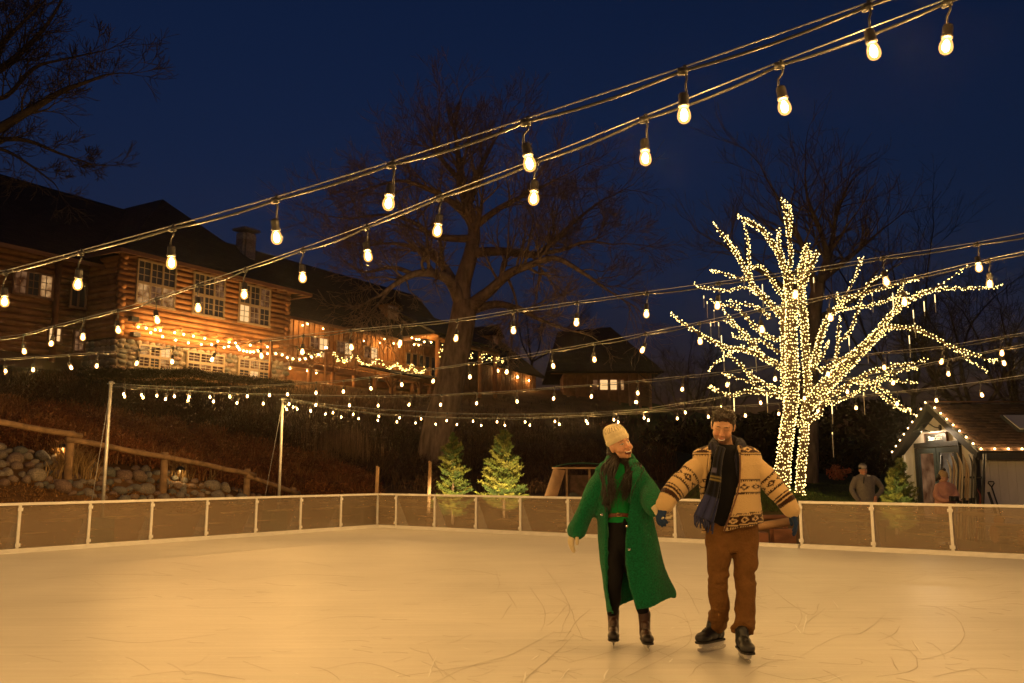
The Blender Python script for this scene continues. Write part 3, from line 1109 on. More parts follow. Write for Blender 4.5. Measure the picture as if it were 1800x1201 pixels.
TAN = [(0.11, 0.06, 0.028), (0.145, 0.08, 0.036), (0.08, 0.042, 0.02), (0.06, 0.034, 0.016)]
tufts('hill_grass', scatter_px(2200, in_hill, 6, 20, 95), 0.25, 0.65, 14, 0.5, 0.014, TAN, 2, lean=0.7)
# a stand of tall pale straw above the two stakes, and reeds near the lamps
tufts('tall_straw', scatter_px(80, lambda r: (r.gauss(598, 26), r.gauss(805, 14)), 7), 0.4, 1.25, 16, 0.35, 0.009, [(0.34, 0.20, 0.09), (0.28, 0.16, 0.07)], 3, lean=0.12)
tufts('lamp_grass', scatter_px(60, lambda r: (r.choice([118, 318]) + r.gauss(6, 16), r.choice([0, 1]) * 0 + 826 + r.uniform(-12, 22)), 9), 0.25, 0.6, 22, 0.2, 0.009, [(0.40, 0.27, 0.12), (0.32, 0.2, 0.08)], 4, lean=0.5)
# strewn straw and leaves on the bare soil between barrier and boulders
tufts('leaf_litter', scatter_px(420, lambda r: (r.uniform(-20, 420), r.uniform(848, 900)), 10, 13, 30), 0.02, 0.07, 12, 0.25, 0.014, [(0.30, 0.16, 0.06), (0.22, 0.11, 0.04), (0.36, 0.2, 0.08)], 5, lean=2.2)
# short lawn under the lit tree
def in_lawn(r):
    return r.uniform(1180, 1560), r.uniform(846, 900)
tufts('lawn_grass', scatter_px(1500, in_lawn, 12, 21, 45), 0.03, 0.09, 14, 0.3, 0.007, [(0.06, 0.10, 0.02), (0.09, 0.13, 0.03), (0.12, 0.12, 0.04)], 6, lean=0.6)
# ------------------------------------------------------------------ log lodge on the hilltop
LGA = V(-20.248, 45.0, 0)
E1 = V(0.51523, 0.85705, 0)
E2 = V(0.85705, -0.51523, 0)
ROT_L = Matrix((E1, E2, UP)).transposed()
def LP(u, w, z):
    return LGA + E1 * u + E2 * w + V(0, 0, z)
def wall_hit(x, y, w=0.0):
    """pixel -> (u, z) on the lodge plane at depth w"""
    d = ray(x, y)
    o = V(0, 0, CAMH)
    k = (w - (o - LGA).dot(E2)) / d.dot(E2)
    p = o + d * k
    return (p - LGA).dot(E1), p.z

def log_material():
    m = mat('varnished_log', (0.40, 0.19, 0.07), 0.6, spec=0.3, noise_scale=1.6, colr2=(0.27, 0.12, 0.045), bump=0.5, bump_scale=14)
    return m
M['log'] = log_material()
M['log2'] = mat('weathered_log', (0.30, 0.145, 0.06), 0.7, spec=0.25, noise_scale=2.2, colr2=(0.18, 0.085, 0.038), bump=0.5, bump_scale=14)
M['chink'] = mat('log_chinking', (0.10, 0.06, 0.035), 0.9)
M['fieldstone'] = [mat('wall_stone_%d' % i, c, 0.85, noise_scale=5, noise_amt=0.3, bump=0.4, bump_scale=15) for i, c in enumerate([(0.34, 0.27, 0.19), (0.28, 0.23, 0.18), (0.40, 0.32, 0.23), (0.30, 0.22, 0.15)])]
M['mortar'] = mat('mortar', (0.22, 0.18, 0.13), 0.9, noise_scale=8)
def shingle_material(name, c1, c2):
    m = bpy.data.materials.new(name)
    m.use_nodes = True
    nt = m.node_tree
    bs = nt.nodes['Principled BSDF']
    bs.inputs['Roughness'].default_value = 0.9
    bs.inputs['Specular IOR Level'].default_value = 0.15
    tc = nt.nodes.new('ShaderNodeTexCoord')
    br = nt.nodes.new('ShaderNodeTexBrick')
    br.inputs['Scale'].default_value = 1.0
    br.inputs['Brick Width'].default_value = 0.5
    br.inputs['Row Height'].default_value = 0.25
    br.inputs['Mortar Size'].default_value = 0.02
    br.inputs['Color1'].default_value = (*c1, 1)
    br.inputs['Color2'].default_value = (*c2, 1)
    br.inputs['Mortar'].default_value = (*[c * 0.4 for c in c1], 1)
    nt.links.new(tc.outputs['UV'], br.inputs['Vector'])
    nt.links.new(br.outputs[0], bs.inputs['Base Color'])
    bp = nt.nodes.new('ShaderNodeBump')
    bp.inputs['Strength'].default_value = 0.8
    bp.inputs['Distance'].default_value = 0.05
    nt.links.new(br.outputs['Fac'], bp.inputs['Height'])
    bp.invert = True
    nt.links.new(bp.outputs[0], bs.inputs['Normal'])
    return m
M['roof'] = shingle_material('dark_roof_shingles', (0.055, 0.042, 0.032), (0.04, 0.03, 0.024))
M['trim'] = mat('cream_window_trim', (0.30, 0.23, 0.15), 0.6)
M['trim_dark'] = mat('brown_window_trim', (0.24, 0.14, 0.07), 0.6)
M['fascia'] = mat('fascia_board', (0.20, 0.10, 0.05), 0.7)
M['glass_dark'] = mat('unlit_window_glass', (0.03, 0.035, 0.05), 0.08, spec=0.8)
def lit_glass(name, c, s):
    """lit room behind the pane: brighter and darker patches of the room"""
    m = bpy.data.materials.new(name)
    m.use_nodes = True
    nt = m.node_tree
    nt.nodes.clear()
    o = nt.nodes.new('ShaderNodeOutputMaterial')
    e = nt.nodes.new('ShaderNodeEmission')
    tc = nt.nodes.new('ShaderNodeTexCoord')
    n = nt.nodes.new('ShaderNodeTexNoise')
    n.inputs['Scale'].default_value = 2.4
    n.inputs['Detail'].default_value = 3
    nt.links.new(tc.outputs['Object'], n.inputs[0])
    rp = nt.nodes.new('ShaderNodeValToRGB')
    rp.color_ramp.elements[0].position = 0.38
    rp.color_ramp.elements[0].color = (c[0] * 0.22, c[1] * 0.14, c[2] * 0.1, 1)
    rp.color_ramp.elements[1].position = 0.66
    rp.color_ramp.elements[1].color = (*c, 1)
    nt.links.new(n.outputs[0], rp.inputs[0])
    nt.links.new(rp.outputs[0], e.inputs[0])
    e.inputs[1].default_value = s
    nt.links.new(e.outputs[0], o.inputs[0])
    m.cycles.emission_sampling = 'NONE'
    return m
M['glass_lit'] = lit_glass('lit_room_window', (1.0, 0.56, 0.22), 0.6)
M['glass_dim'] = lit_glass('dim_room_window', (0.55, 0.27, 0.12), 0.34)
M['glass_bright'] = emat('bright_lit_window', (1.0, 0.60, 0.25), 1.05, 'NONE')
M['small_bulb'] = clear_glow('small_warm_bulb', (1.0, 0.58, 0.2), 14.0)
patio_light = lamp_light('patio_light', 42.0, (1.0, 0.52, 0.15), 0.04)
M['fairy'] = emat('fairy_light', (1.0, 0.66, 0.18), 9.0, 'NONE')

def uv_quad(mb_list, pts):
    mb_list.append(pts)

def roof_part(name, quads, parent, thick=0.18, m=None):
    """roof planes: each a list of points, eave edge first (a->b); shingle UVs run along the eave"""
    me = bpy.data.meshes.new(name)
    vs, fs, uvs = [], [], []
    L = base_of(parent) if parent is not None else V(0, 0, 0)
    for q in quads:
        q = [Vector(p) for p in q]
        a_, b_ = q[0], q[1]
        ex = (b_ - a_).normalized()
        nrm = (q[1] - q[0]).cross(q[2] - q[0]).normalized()
        if nrm.z < 0:
            nrm = -nrm
        ey = nrm.cross(ex)
        o = len(vs)
        k = len(q)
        vs += [tuple(p - L) for p in q] + [tuple(p - nrm * thick - L) for p in q]
        fs.append(tuple(range(o, o + k)))
        uvs.append([((p - a_).dot(ex), (p - a_).dot(ey)) for p in q])
        fs.append(tuple(range(o + 2 * k - 1, o + k - 1, -1)))
        uvs.append([(0, 0)] * k)
        for i in range(k):
            j = (i + 1) % k
            fs.append((o + i, o + k + i, o + k + j, o + j))
            uvs.append([(0, 0)] * 4)
    me.from_pydata(vs, [], fs)
    uvl = me.uv_layers.new(name='UVMap')
    flat = [c for f in uvs for uv in f for c in uv]
    uvl.data.foreach_set('uv', flat)
    me.materials.append(m or M['roof'])
    return obj(name, me, parent)

def window(parent, u0, u1, z0, z1, w, cols, rows_split, glass, trim=None, panes=(2, 3), face=None):
    """framed window on the lodge wall plane; sashes in cols x rows, each sash with glazing bars"""
    trim = trim or M['trim']
    fr = MB()
    t = 0.09
    def bx(ua, ub, za, zb, wa, wb, mb):
        mb.box(LP((ua + ub) / 2, (wa + wb) / 2, (za + zb) / 2), (ub - ua, wb - wa, zb - za), ROT_L)
    bx(u0 - t, u1 + t, z1, z1 + t, w, w + 0.10, fr)
    bx(u0 - t * 1.3, u1 + t * 1.3, z0 - t * 1.2, z0, w, w + 0.14, fr)
    bx(u0 - t, u0, z0, z1, w, w + 0.10, fr)
    bx(u1, u1 + t, z0, z1, w, w + 0.10, fr)
    cw = (u1 - u0) / cols
    for i in range(1, cols):
        bx(u0 + i * cw - 0.05, u0 + i * cw + 0.05, z0, z1, w, w + 0.09, fr)
    zs = [z0] + [z0 + (z1 - z0) * s for s in rows_split] + [z1]
    for zz in zs[1:-1]:
        bx(u0, u1, zz - 0.08, zz + 0.08, w, w + 0.085, fr)
    win = fr.build('window', trim, parent)
    k = 0
    for i in range(cols):
        for j in range(len(zs) - 1):
            ua, ub = u0 + i * cw + (0.05 if i else 0), u0 + (i + 1) * cw - (0.05 if i < cols - 1 else 0)
            za, zb = zs[j] + (0.08 if j else 0), zs[j + 1] - (0.08 if j < len(zs) - 2 else 0)
            gl = MB()
            bx(ua, ub, za, zb, w + 0.01, w + 0.03, gl)
            gm = glass[k % len(glass)]
            k += 1
            gl.build('pane', M[gm], win)
            mu = MB()
            for q in range(1, panes[0]):
                uu = ua + (ub - ua) * q / panes[0]
                bx(uu - 0.018, uu + 0.018, za, zb, w + 0.03, w + 0.05, mu)
            for q in range(1, panes[1]):
                zz = za + (zb - za) * q / panes[1]
                bx(ua, ub, zz - 0.018, zz + 0.018, w + 0.03, w + 0.047, mu)
            mu.build('glazing_bars', trim, win)
    return win

def log_wall(parent, u0, u1, z0, z1, w, d=0.3, axis='u', proud=0.25, m=None, other=0.0):
    """stacked round logs with projecting ends on a backing wall"""
    n = max(1, int(round((z1 - z0) / d)))
    d = (z1 - z0) / n
    for i in range(n):
        z = z0 + (i + 0.5) * d + (d / 2 if axis == 'w' and False else 0)
        ex = proud * rnd.uniform(0.6, 1.15)
        ex2 = proud * rnd.uniform(0.6, 1.15)
        r0 = d * 0.52
        if axis == 'u':
            a_, b_ = LP(u0 - ex, w, z), LP(u1 + ex2, w, z)
        else:
            a_, b_ = LP(other, u0 - ex, z), LP(other, u1 + ex2, z)
        MB().tube([a_, a_.lerp(b_, 0.5) + V(0, 0, rnd.uniform(-.01, .01)), b_], [r0 * rnd.uniform(.95, 1.0), r0, r0 * rnd.uniform(.95, 1.0)], 10).build('log', m or M[rnd.choice(['log', 'log', 'log2'])], parent, True)

ZE = 12.75          # eave
ZS = 8.15           # top of the stone base
# ---------------- main wing
lodge = thing('log_lodge', 'large two-storey log lodge with stone base and dark hipped roof on the hilltop', 'lodge', LP(5.8, 0, 6.6))
MB().box(LP(5.85, -4.0, 9.6), (11.3, 7.7, 6.3), ROT_L).build('core_wall', M['chink'], lodge)
log_wall(lodge, 0, 11.7, ZS, ZE, -0.05)
log_wall(lodge, -7.5, -0.15, ZS + 0.15, ZE - 0.1, 0, axis='w', other=0.05)
log_wall(lodge, -7.5, -0.15, ZS + 0.15, ZE - 0.1, 0, axis='w', other=11.65)
# stone base: individual fieldstones on a mortar wall
MB().box(LP(5.85, -0.2, 7.3), (11.75, 0.3, 1.76), ROT_L).build('base_wall', M['mortar'], lodge)
srnd = random.Random(5)
wins_low = [(241, 296, 622, 655), (327, 390, 622, 662), (418, 470, 630, 665)]
lowrect = []
for (xa, xb, ya, yb) in wins_low:
    ua, za = wall_hit(xa, yb, 0.0)
    ub, zb = wall_hit(xb, ya + (xb - xa) * 0.2, 0.0)
    lowrect.append((ua, ub, 6.9, 7.85))
z = 6.5
SB = base_of(lodge)
while z < 8.2:
    h = srnd.uniform(0.24, 0.36)
    u = -0.1 + srnd.uniform(0, 0.2)
    while u < 11.7:
        wd = srnd.uniform(0.3, 0.62)
        cu, cz = u + wd / 2, z + h / 2
        if not any(a_ - 0.12 < cu < b_ + 0.12 and za - 0.1 < cz < zb + 0.1 for a_, b_, za, zb in lowrect):
            o = obj('stone', ROCKS[srnd.randrange(18)], lodge, LP(cu, -0.06, cz + srnd.uniform(-.04, .04)) - SB, (0, 0, math.atan2(E1.y, E1.x)))
            o.scale = (wd * 0.52, 0.17, h * 0.54)
        u += wd
    z += h
# side of the stone base (corner chimney-like buttress)
for k in range(16):
    for j in range(5):
        o = obj('stone', ROCKS[srnd.randrange(18)], lodge, LP(-0.08, -0.25 - k * 0.45, 6.65 + j * 0.34) - SB, (0, 0, math.atan2(E2.y, E2.x)))
        o.scale = (0.26, 0.17, 0.19)
# windows of the upper floor (triple, two tiers)
for (xa, ya, xb, yb, g) in [(241, 456, 306, 545, ['glass_lit', 'glass_dark', 'glass_dim', 'glass_dark', 'glass_lit', 'glass_dark']),
                            (340, 478, 393, 560, ['glass_dim', 'glass_dark', 'glass_dark', 'glass_dark', 'glass_dark', 'glass_dim']),
                            (420, 505, 473, 575, ['glass_bright', 'glass_dark', 'glass_dim', 'glass_dark', 'glass_dark', 'glass_dim'])]:
    ua, _ = wall_hit(xa, ya, 0.1)
    ub, _ = wall_hit(xb, yb, 0.1)
    window(lodge, ua + 0.1, ub - 0.1, 10.22, 12.45, 0.10, 3, [0.48], g)
for i, (ua, ub, za, zb) in enumerate(lowrect):
    window(lodge, ua, ub, za, zb + 0.1, 0.06, 3, [0.5], [['glass_dim', 'glass_lit', 'glass_dark', 'glass_dim', 'glass_lit', 'glass_bright'], ['glass_dim', 'glass_dim', 'glass_lit', 'glass_dim', 'glass_dim', 'glass_lit'], ['glass_dark', 'glass_dim', 'glass_bright', 'glass_lit', 'glass_dark', 'glass_dim']][i])
# hipped roof with a flared (bell-cast) eave
apex1, apex2 = (5.85, -5.0, 18.0), (5.85, -8.6, 18.0)
def hip(parent):
    def ring(k):
        # k: 0 eave .. 1 apex, concave profile
        prof = [(0.0, 0.0), (0.12, 0.07), (0.3, 0.24), (1.0, 1.0)][k]
        f, g = prof
        out = []
        for (u, w) in ((-1.0, 1.1), (12.7, 1.1), (12.7, -9), (-1.0, -9)):
            tu = 5.85
            tw = -5.0 if w > 0 else -8.6
            uu = u + (tu - u) * f
            ww = w + (tw - w) * f
            out.append(LP(uu, ww, 12.62 + (18.0 - 12.62) * g))
        return out
    R_ = [ring(k) for k in range(4)]
    quads = []
    for k in range(3):
        for i in range(4):
            j = (i + 1) % 4
            q = [R_[k][i], R_[k][j], R_[k + 1][j], R_[k + 1][i]]
            if k == 2 and i in (0, 2):
                q = [R_[k][i], R_[k][j], R_[k + 1][j]]
            quads.append(q)
    roof_part('roof', quads, parent)
hip(lodge)
MB().bar(LP(-1.0, 1.12, 12.52), LP(12.7, 1.12, 12.52), 0.06, 0.22).build('fascia', M['fascia'], lodge)
MB().bar(LP(-1.02, 1.1, 12.52), LP(-1.02, -7, 12.52), 0.06, 0.22).build('fascia', M['fascia'], lodge)
MB().bar(LP(12.72, 1.1, 12.52), LP(12.72, -3, 12.52), 0.06, 0.22).build('fascia', M['fascia'], lodge)
for k in range(16):
    u = -0.6 + k * 0.87
    MB().bar(LP(u, 0.1, 12.62), LP(u, 1.0, 12.50), 0.1, 0.14).build('rafter_tail', M['fascia'], lodge)
for k in range(9):
    u = 0.8 + k * 1.2
    MB().tube([LP(u, -0.1, 9.0), LP(u, 0.75, 9.0)], 0.1, 8).build('beam_end', M['log'], lodge, True)

# ---------------- left wing
lw = thing('log_lodge', 'dim log wing of the lodge set back behind the drooping bare branches', 'lodge', LP(-8, -2.5, 6.6))
MB().box(LP(-8.1, -5.6, 9.6), (15.6, 6.0, 6.2), ROT_L).build('core_wall', M['chink'], lw)
log_wall(lw, -15.9, -0.3, 7.2, 12.3, -2.55, d=0.31, proud=0.0, m=M['log2'])
MB().tube([LP(-2.05, -2.35, 6.9), LP(-2.05, -2.35, 12.2)], 0.16, 8).build('corner_post', M['log2'], lw, True)
window(lw, -4.3, -2.4, 10.1, 11.2, -2.32, 3, [], ['glass_dim', 'glass_dark', 'glass_lit'], M['trim_dark'], (2, 3))
window(lw, -1.3, -0.55, 9.9, 11.1, -2.32, 2, [], ['glass_dark', 'glass_dark'], M['trim_dark'], (1, 1))
window(lw, -2.35, -1.75, 7.95, 8.6, -2.32, 1, [], ['glass_bright'], M['trim_dark'], (3, 2))
window(lw, -0.95, -0.45, 7.6, 8.6, -2.32, 1, [], ['glass_dim'], M['trim_dark'], (2, 3))
# ---------------- long roof behind (one ridge over left wing, main wing and deck wing)
lroof = roof_part('roof', [[LP(-22, -1.5, 12.2), LP(0.4, -1.5, 12.2), LP(12.0, -8.0, 17.7), LP(-22, -8.0, 17.7)],
                           [LP(12, -15, 12.2), LP(-22, -15, 12.2), LP(-22, -8.02, 17.7), LP(12, -8.02, 17.7)]], lw)
MB().bar(LP(-22, -1.46, 12.1), LP(0.0, -1.46, 12.1), 0.06, 0.2).build('fascia', M['fascia'], lw)

# ---------------- deck wing
dw = thing('log_lodge', 'timber deck wing of the lodge with lit windows above a garlanded balcony', 'lodge', LP(22, -5, 6.9))
MB().box(LP(24.3, -8.2, 9.8), (24.9, 5.0, 5.2), ROT_L).build('core_wall', M['log2'], dw)
for k in range(46):
    u = 12.2 + k * 0.54
    MB().box(LP(u, -5.64, 10.7), (0.42, 0.08, 3.3), ROT_L).build('plank', M[rnd.choice(['log', 'log2'])], dw)
roof_part('roof', [[LP(11.5, -4.0, 12.15), LP(37, -4.0, 12.15), LP(37, -9.0, 17.75), LP(11.5, -9.0, 17.75)],
                   [LP(37, -14, 12.3), LP(11.5, -14, 12.3), LP(11.5, -9.02, 17.75), LP(37, -9.02, 17.75)]], dw)
MB().bar(LP(11.9, -3.96, 12.05), LP(37, -3.96, 12.05), 0.06, 0.2).build('fascia', M['fascia'], dw)
for (xa, xb) in [(545, 575), (592, 618), (640, 663)]:
    ua, _ = wall_hit(xa, 600, -5.5)
    ub, _ = wall_hit(xb, 605, -5.5)
    window(dw, ua, ub, 9.9, 11.3, -5.52, 2, [], ['glass_dim', 'glass_bright'], M['trim_dark'], (2, 3))
for k in range(6):
    u = 31 + k * 0.9
    window(dw, u, u + 0.6, 9.3, 11.4, -5.52, 1, [], ['glass_dark'], M['trim_dark'], (1, 1))
# dormer
MB().box(LP(29.4, -6.6, 14.6), (1.7, 1.6, 1.5), ROT_L).build('dormer', M['log2'], dw)
window(dw, 28.85, 29.95, 14.15, 15.1, -5.78, 2, [], ['glass_dim', 'glass_dim'], M['trim'], (2, 2))
roof_part('dormer_roof', [[LP(28.3, -5.5, 15.3), LP(28.3, -8.6, 15.3), LP(29.4, -8.6, 16.1), LP(29.4, -5.5, 16.1)],
                          [LP(30.5, -8.6, 15.3), LP(30.5, -5.5, 15.3), LP(29.4, -5.5, 16.1), LP(29.4, -8.6, 16.1)]], dw, 0.1)
ch = thing('chimney', 'square stone chimney on the lodge ridge beside the hipped roof', 'chimney', LP(15.8, -8.6, 16.2))
for j in range(5):
    for (du, dv) in ((-0.42, 0), (0.42, 0), (0, -0.35), (0, 0.35)):
        MB().box(LP(15.8 + du, -8.6 + dv, 16.55 + j * 0.46), (0.82 if du == 0 else 0.4, 0.36 if du == 0 else 0.7, 0.44), ROT_L).build('stone', M['fieldstone'][(j * 3 + int(du * 5) + int(dv * 7)) % 4], ch)
MB().box(LP(15.8, -8.6, 18.9), (1.5, 1.3, 0.16), ROT_L).build('cap', M['mortar'], ch)

# balcony deck
DZ = 8.86
deck = thing('balcony_deck', 'raised timber balcony with railing on posts along the lodge', 'deck', LP(21, -4, 6.9))
MB().box(LP(21.6, -4.3, DZ - 0.1), (19.4, 2.5, 0.14), ROT_L).build('floor', M['log2'], deck)
MB().bar(LP(11.9, -3.0, DZ - 0.25), LP(31.3, -3.0, DZ - 0.25), 0.2, 0.3).build('beam', M['log'], deck)
for k in range(9):
    u = 12.4 + k * 2.33
    MB().tube([LP(u, -3.05, 6.4), LP(u, -3.05, DZ - 0.15)], 0.17, 8).build('column', M['log2'], deck, True)
    MB().tube([LP(u, -3.02, DZ - 0.3), LP(u, -3.02, DZ + 1.2)], 0.1, 8).build('newel', M['log'], deck, True)
    MB().tube([LP(u, -3.0, DZ - 0.25), LP(u, -2.6, DZ - 0.25)], 0.13, 8).build('beam_end', M['log'], deck, True)
MB().tube([LP(12, -3.0, DZ + 1.02), LP(31.3, -3.0, DZ + 1.02)], 0.07, 8).build('handrail', M['log'], deck, True)
MB().tube([LP(12, -3.0, DZ + 0.12), LP(31.3, -3.0, DZ + 0.12)], 0.06, 8).build('bottom_rail', M['log'], deck, True)
bal = MB()
bal.tube([V(0, 0, 0), V(0, 0, 0.86)], 0.028, 5)
bal_me = bal.mesh('baluster', M['log'], True)
DB = base_of(deck)
for k in range(128):
    obj('baluster', bal_me, deck, LP(12.1 + k * 0.15, -3.0, DZ + 0.14) - DB)

# garland swags with fairy lights along the railing
M['garland'] = mat('evergreen_garland', (0.025, 0.05, 0.015), 0.9)
fl = MB(); fl.ball((0, 0, 0), 0.035, 5, 4)
fairy_me = fl.mesh('fairy_light', M['fairy'])
swags = [((520, 602), (572, 602)), ((585, 608), (620, 614)), ((626, 614), (664, 622)), ((668, 622), (698, 628)), ((700, 628), (724, 640)), ((726, 642), (748, 640))]
for i, ((xa, ya), (xb, yb)) in enumerate(swags):
    ua, za = wall_hit(xa, ya, -2.85)
    ub, zb = wall_hit(xb, yb, -2.85)
    za = zb = DZ + 1.05
    dip = 0.55
    pts = []
    for k in range(15):
        t = k / 14
        pts.append(LP(ua + (ub - ua) * t, -2.85, za + (zb - za) * t - dip * 4 * t * (1 - t)))
    g = thing('garland', ['dim evergreen swag hanging nearest the log gable wall', 'lit evergreen swag hung below the middle lit window', 'lit evergreen swag next to the pole with one bulb', 'brightly lit evergreen swag before the corner planks', 'brightly lit evergreen swag climbing to the porch post', 'short dense lit evergreen bunch beside the oak trunk'][i], 'garland', pts[0], 'lit evergreen swags on the balcony railing')
    mbg = MB()
    gr = random.Random(i)
    for p, q in zip(pts, pts[1:]):
        for _ in range(26):
            c = p.lerp(q, gr.random())
            d = Vector((gr.gauss(0, 1), gr.gauss(0, 1), gr.gauss(0, 1))).normalized() * gr.uniform(0.1, 0.2)
            s = d.cross(UP).normalized() * 0.02
            mbg.add([c - s, c + s, c + d], [(0, 1, 2)])
    mbg.build('foliage', M['garland'], g, fix=False)
    GB = base_of(g)
    for k in range(16 if i == 0 else 38):
        t = gr.random() * 13.99
        c = pts[int(t)].lerp(pts[int(t) + 1], t % 1)
        obj('fairy_light', fairy_me, g, c - GB + V(gr.gauss(0, .06), gr.gauss(0, .06), gr.gauss(0, .07)))

# gabled timber porch in front of the deck wing
porch = thing('timber_porch', 'open gabled timber porch of log posts wound with lights beside the oak trunk', 'porch', LP(33, -3, 7))
PU0, PU1 = 29.5, 36.0
for u in (29.6, 32.6, 35.9, 38.4):
    MB().tube([LP(u, -1.2, 6.6), LP(u, -1.2, 12.0)], 0.2, 10).build('log_post', M['log'], porch, True)
MB().tube([LP(28.2, -1.2, 12.1), LP(39, -1.2, 11.9)], 0.2, 10).build('plate_log', M['log'], porch, True)
MB().tube([LP(28.6, -4.4, 12.2), LP(28.6, -0.4, 12.2)], 0.2, 10).build('plate_log', M['log'], porch, True)
roof_part('roof', [[LP(28.0, -0.3, 12.4), LP(39.5, -0.3, 12.2), LP(39.5, -5.0, 14.6), LP(28.0, -5.0, 14.8)]], porch, 0.2)
PB = base_of(porch)
gr = random.Random(77)
for k in range(90):
    u = gr.uniform(29.4, 34.5)
    z = 11.2 + 0.5 * math.sin(u * 2.1) + gr.gauss(0, .16) - (0.5 if gr.random() < .4 else 0)
    obj('fairy_light', fairy_me, porch, LP(u, -1.0 + gr.gauss(0, .1), z) - PB)
for k in range(30):
    obj('fairy_light', fairy_me, porch, LP(gr.uniform(35.5, 39.5), -1.0, 11.3 + gr.gauss(0, .18)) - PB)

# lower timber pergola under the porch
pg = thing('pergola', 'low braced timber pergola on the slope below the porch', 'pergola', LP(30, 1.5, 6.6))
for (x, yt, yb) in [(688, 663, 692), (738, 664, 690), (782, 666, 690)]:
    u, zt = wall_hit(x, yt, 1.5)
    _, zb = wall_hit(x, yb, 1.5)
    MB().box(LP(u, 1.5, (zt + zb) / 2 - 0.1), (0.22, 0.22, zt - zb + 0.2), ROT_L).build('post', M['log'], pg)
    for s in (-1, 1):
        MB().bar(LP(u + s * 0.08, 1.5, zt - 0.75), LP(u + s * 0.75, 1.5, zt - 0.05), 0.12, 0.12).build('brace', M['log'], pg)
ua, za = wall_hit(684, 661, 1.5)
ub, zb = wall_hit(790, 663, 1.5)
MB().bar(LP(ua, 1.5, za), LP(ub, 1.5, za), 0.2, 0.24).build('beam', M['log'], pg)
roof_part('roof', [[LP(ua - 0.6, 2.2, za + 0.2), LP(ub + 0.6, 2.2, za + 0.2), LP(ub + 0.6, -0.8, za + 0.9), LP(ua - 0.6, -0.8, za + 0.9)]], pg, 0.12)

# ---------------- garden wing: low boarded wall right of the oak, and the verandah pavilion
gw = thing('boarded_wing', 'low dark boarded wing of the lodge stretching beyond the oak trunk', 'lodge', LP(44, -5, 7.4))
MB().box(LP(44.5, -6.2, 9.3), (14, 3, 4.6), ROT_L).build('core_wall', M['log2'], gw)
for k in range(30):
    MB().box(LP(38.0 + k * 0.47, -4.66, 9.5), (0.36, 0.08, 4.0), ROT_L).build('board', M['log2'], gw)
roof_part('roof', [[LP(37.2, -3.8, 11.6), LP(52.5, -3.8, 11.2), LP(52.5, -9.5, 15.6), LP(37.2, -9.5, 16.4)]], gw)
MB().box(LP(45.5, -6.8, 13.9), (1.8, 2.2, 1.9), ROT_L).build('dormer', M['log2'], gw)
window(gw, 45.0, 46.0, 13.4, 14.7, -5.66, 2, [], ['glass_dim', 'glass_dim'], M['trim_dark'], (1, 1))
roof_part('dormer_roof', [[LP(44.3, -5.3, 14.8), LP(44.3, -9, 14.8), LP(45.5, -9, 15.9), LP(45.5, -5.3, 15.9)], [LP(46.7, -9, 14.8), LP(46.7, -5.3, 14.8), LP(45.5, -5.3, 15.9), LP(45.5, -9, 15.9)]], gw, 0.1)
for (x, y, r_, lab) in [(875, 652, 0.13, 'round glowing wall lantern on the boarded wing'), (910, 663, 0.1, 'narrow glowing wall lantern on the boarded wing'), (930, 669, 0.08, 'faint small wall lantern at the end of the boarded wing')]:
    u, z = wall_hit(x, y, -4.4)
    wl = thing('wall_lantern', lab, 'lantern', LP(u, -4.45, z), 'wall lanterns on the boarded wing')
    MB().ball(LP(u, -4.42, z), (r_, r_, r_ * 1.2), 10, 8).build('globe', M['small_bulb'], wl, True)
    obj('lantern_light', patio_light, wl, V(0, 0, 0) + E2 * 0.1)
    MB().box(LP(u, -4.56, z + 0.02), (0.1, 0.1, 0.3), ROT_L).build('bracket', M['black'], wl)

pv_ = thing('verandah_pavilion', 'dark pavilion with tall verandah posts and big hipped roof at the far lodge end', 'pavilion', at_y(1060, 708, 88))
PY = 88.0
def PP(x, y, dY=0.0):
    return at_y(x, y, PY + dY)
e_l, e_r = PP(975, 655), PP(1152, 652)
base_z = PP(1060, 712).z
ez = e_l.z
MB().box(((e_l.x + e_r.x) / 2 + 0.3, PY + 4, (ez + base_z) / 2 - 0.6), (e_r.x - e_l.x - 1.2, 6, ez - base_z + 1.2)).build('core_wall', M['log2'], pv_)
for x in (998, 1014, 1034, 1052, 1070, 1088, 1106, 1124, 1142):
    p = PP(x, 656)
    MB().box((p.x, PY - 0.2, (ez + base_z) / 2 - 0.5), (0.24, 0.24, ez - base_z + 1.0)).build('post', M['log2'], pv_)
MB().bar((e_l.x - .4, PY - 0.2, ez), (e_r.x + .2, PY - 0.2, ez), 0.25, 0.35).build('beam', M['log2'], pv_)
rl, rr_ = PP(980, 583, 5), PP(1073, 575, 5)
ov = V(e_r.x + 0.7, PY - 1.2, ez)
ol = V(e_l.x - 0.9, PY - 1.2, ez)
ovb = V(e_r.x + 0.7, PY + 11, ez)
mid_ = PP(1163, 640, -0.5)
roof_part('roof', [[ol, ov, rr_, rl], [ov, ovb, rr_], [ovb, ol + V(0, 12, 0), rl, rr_]], pv_, 0.25)
for (xa, xb, g) in [(1043, 1050, 'glass_dim'), (1053, 1068, 'glass_bright'), (1070, 1084, 'glass_bright'), (1087, 1096, 'glass_lit')]:
    pa, pb = PP(xa, 685, 0.9), PP(xb, 668, 0.9)
    MB().box(((pa.x + pb.x) / 2, PY + 0.95, (pa.z + pb.z) / 2), (pb.x - pa.x, 0.06, pb.z - pa.z)).build('window', M[g], pv_)

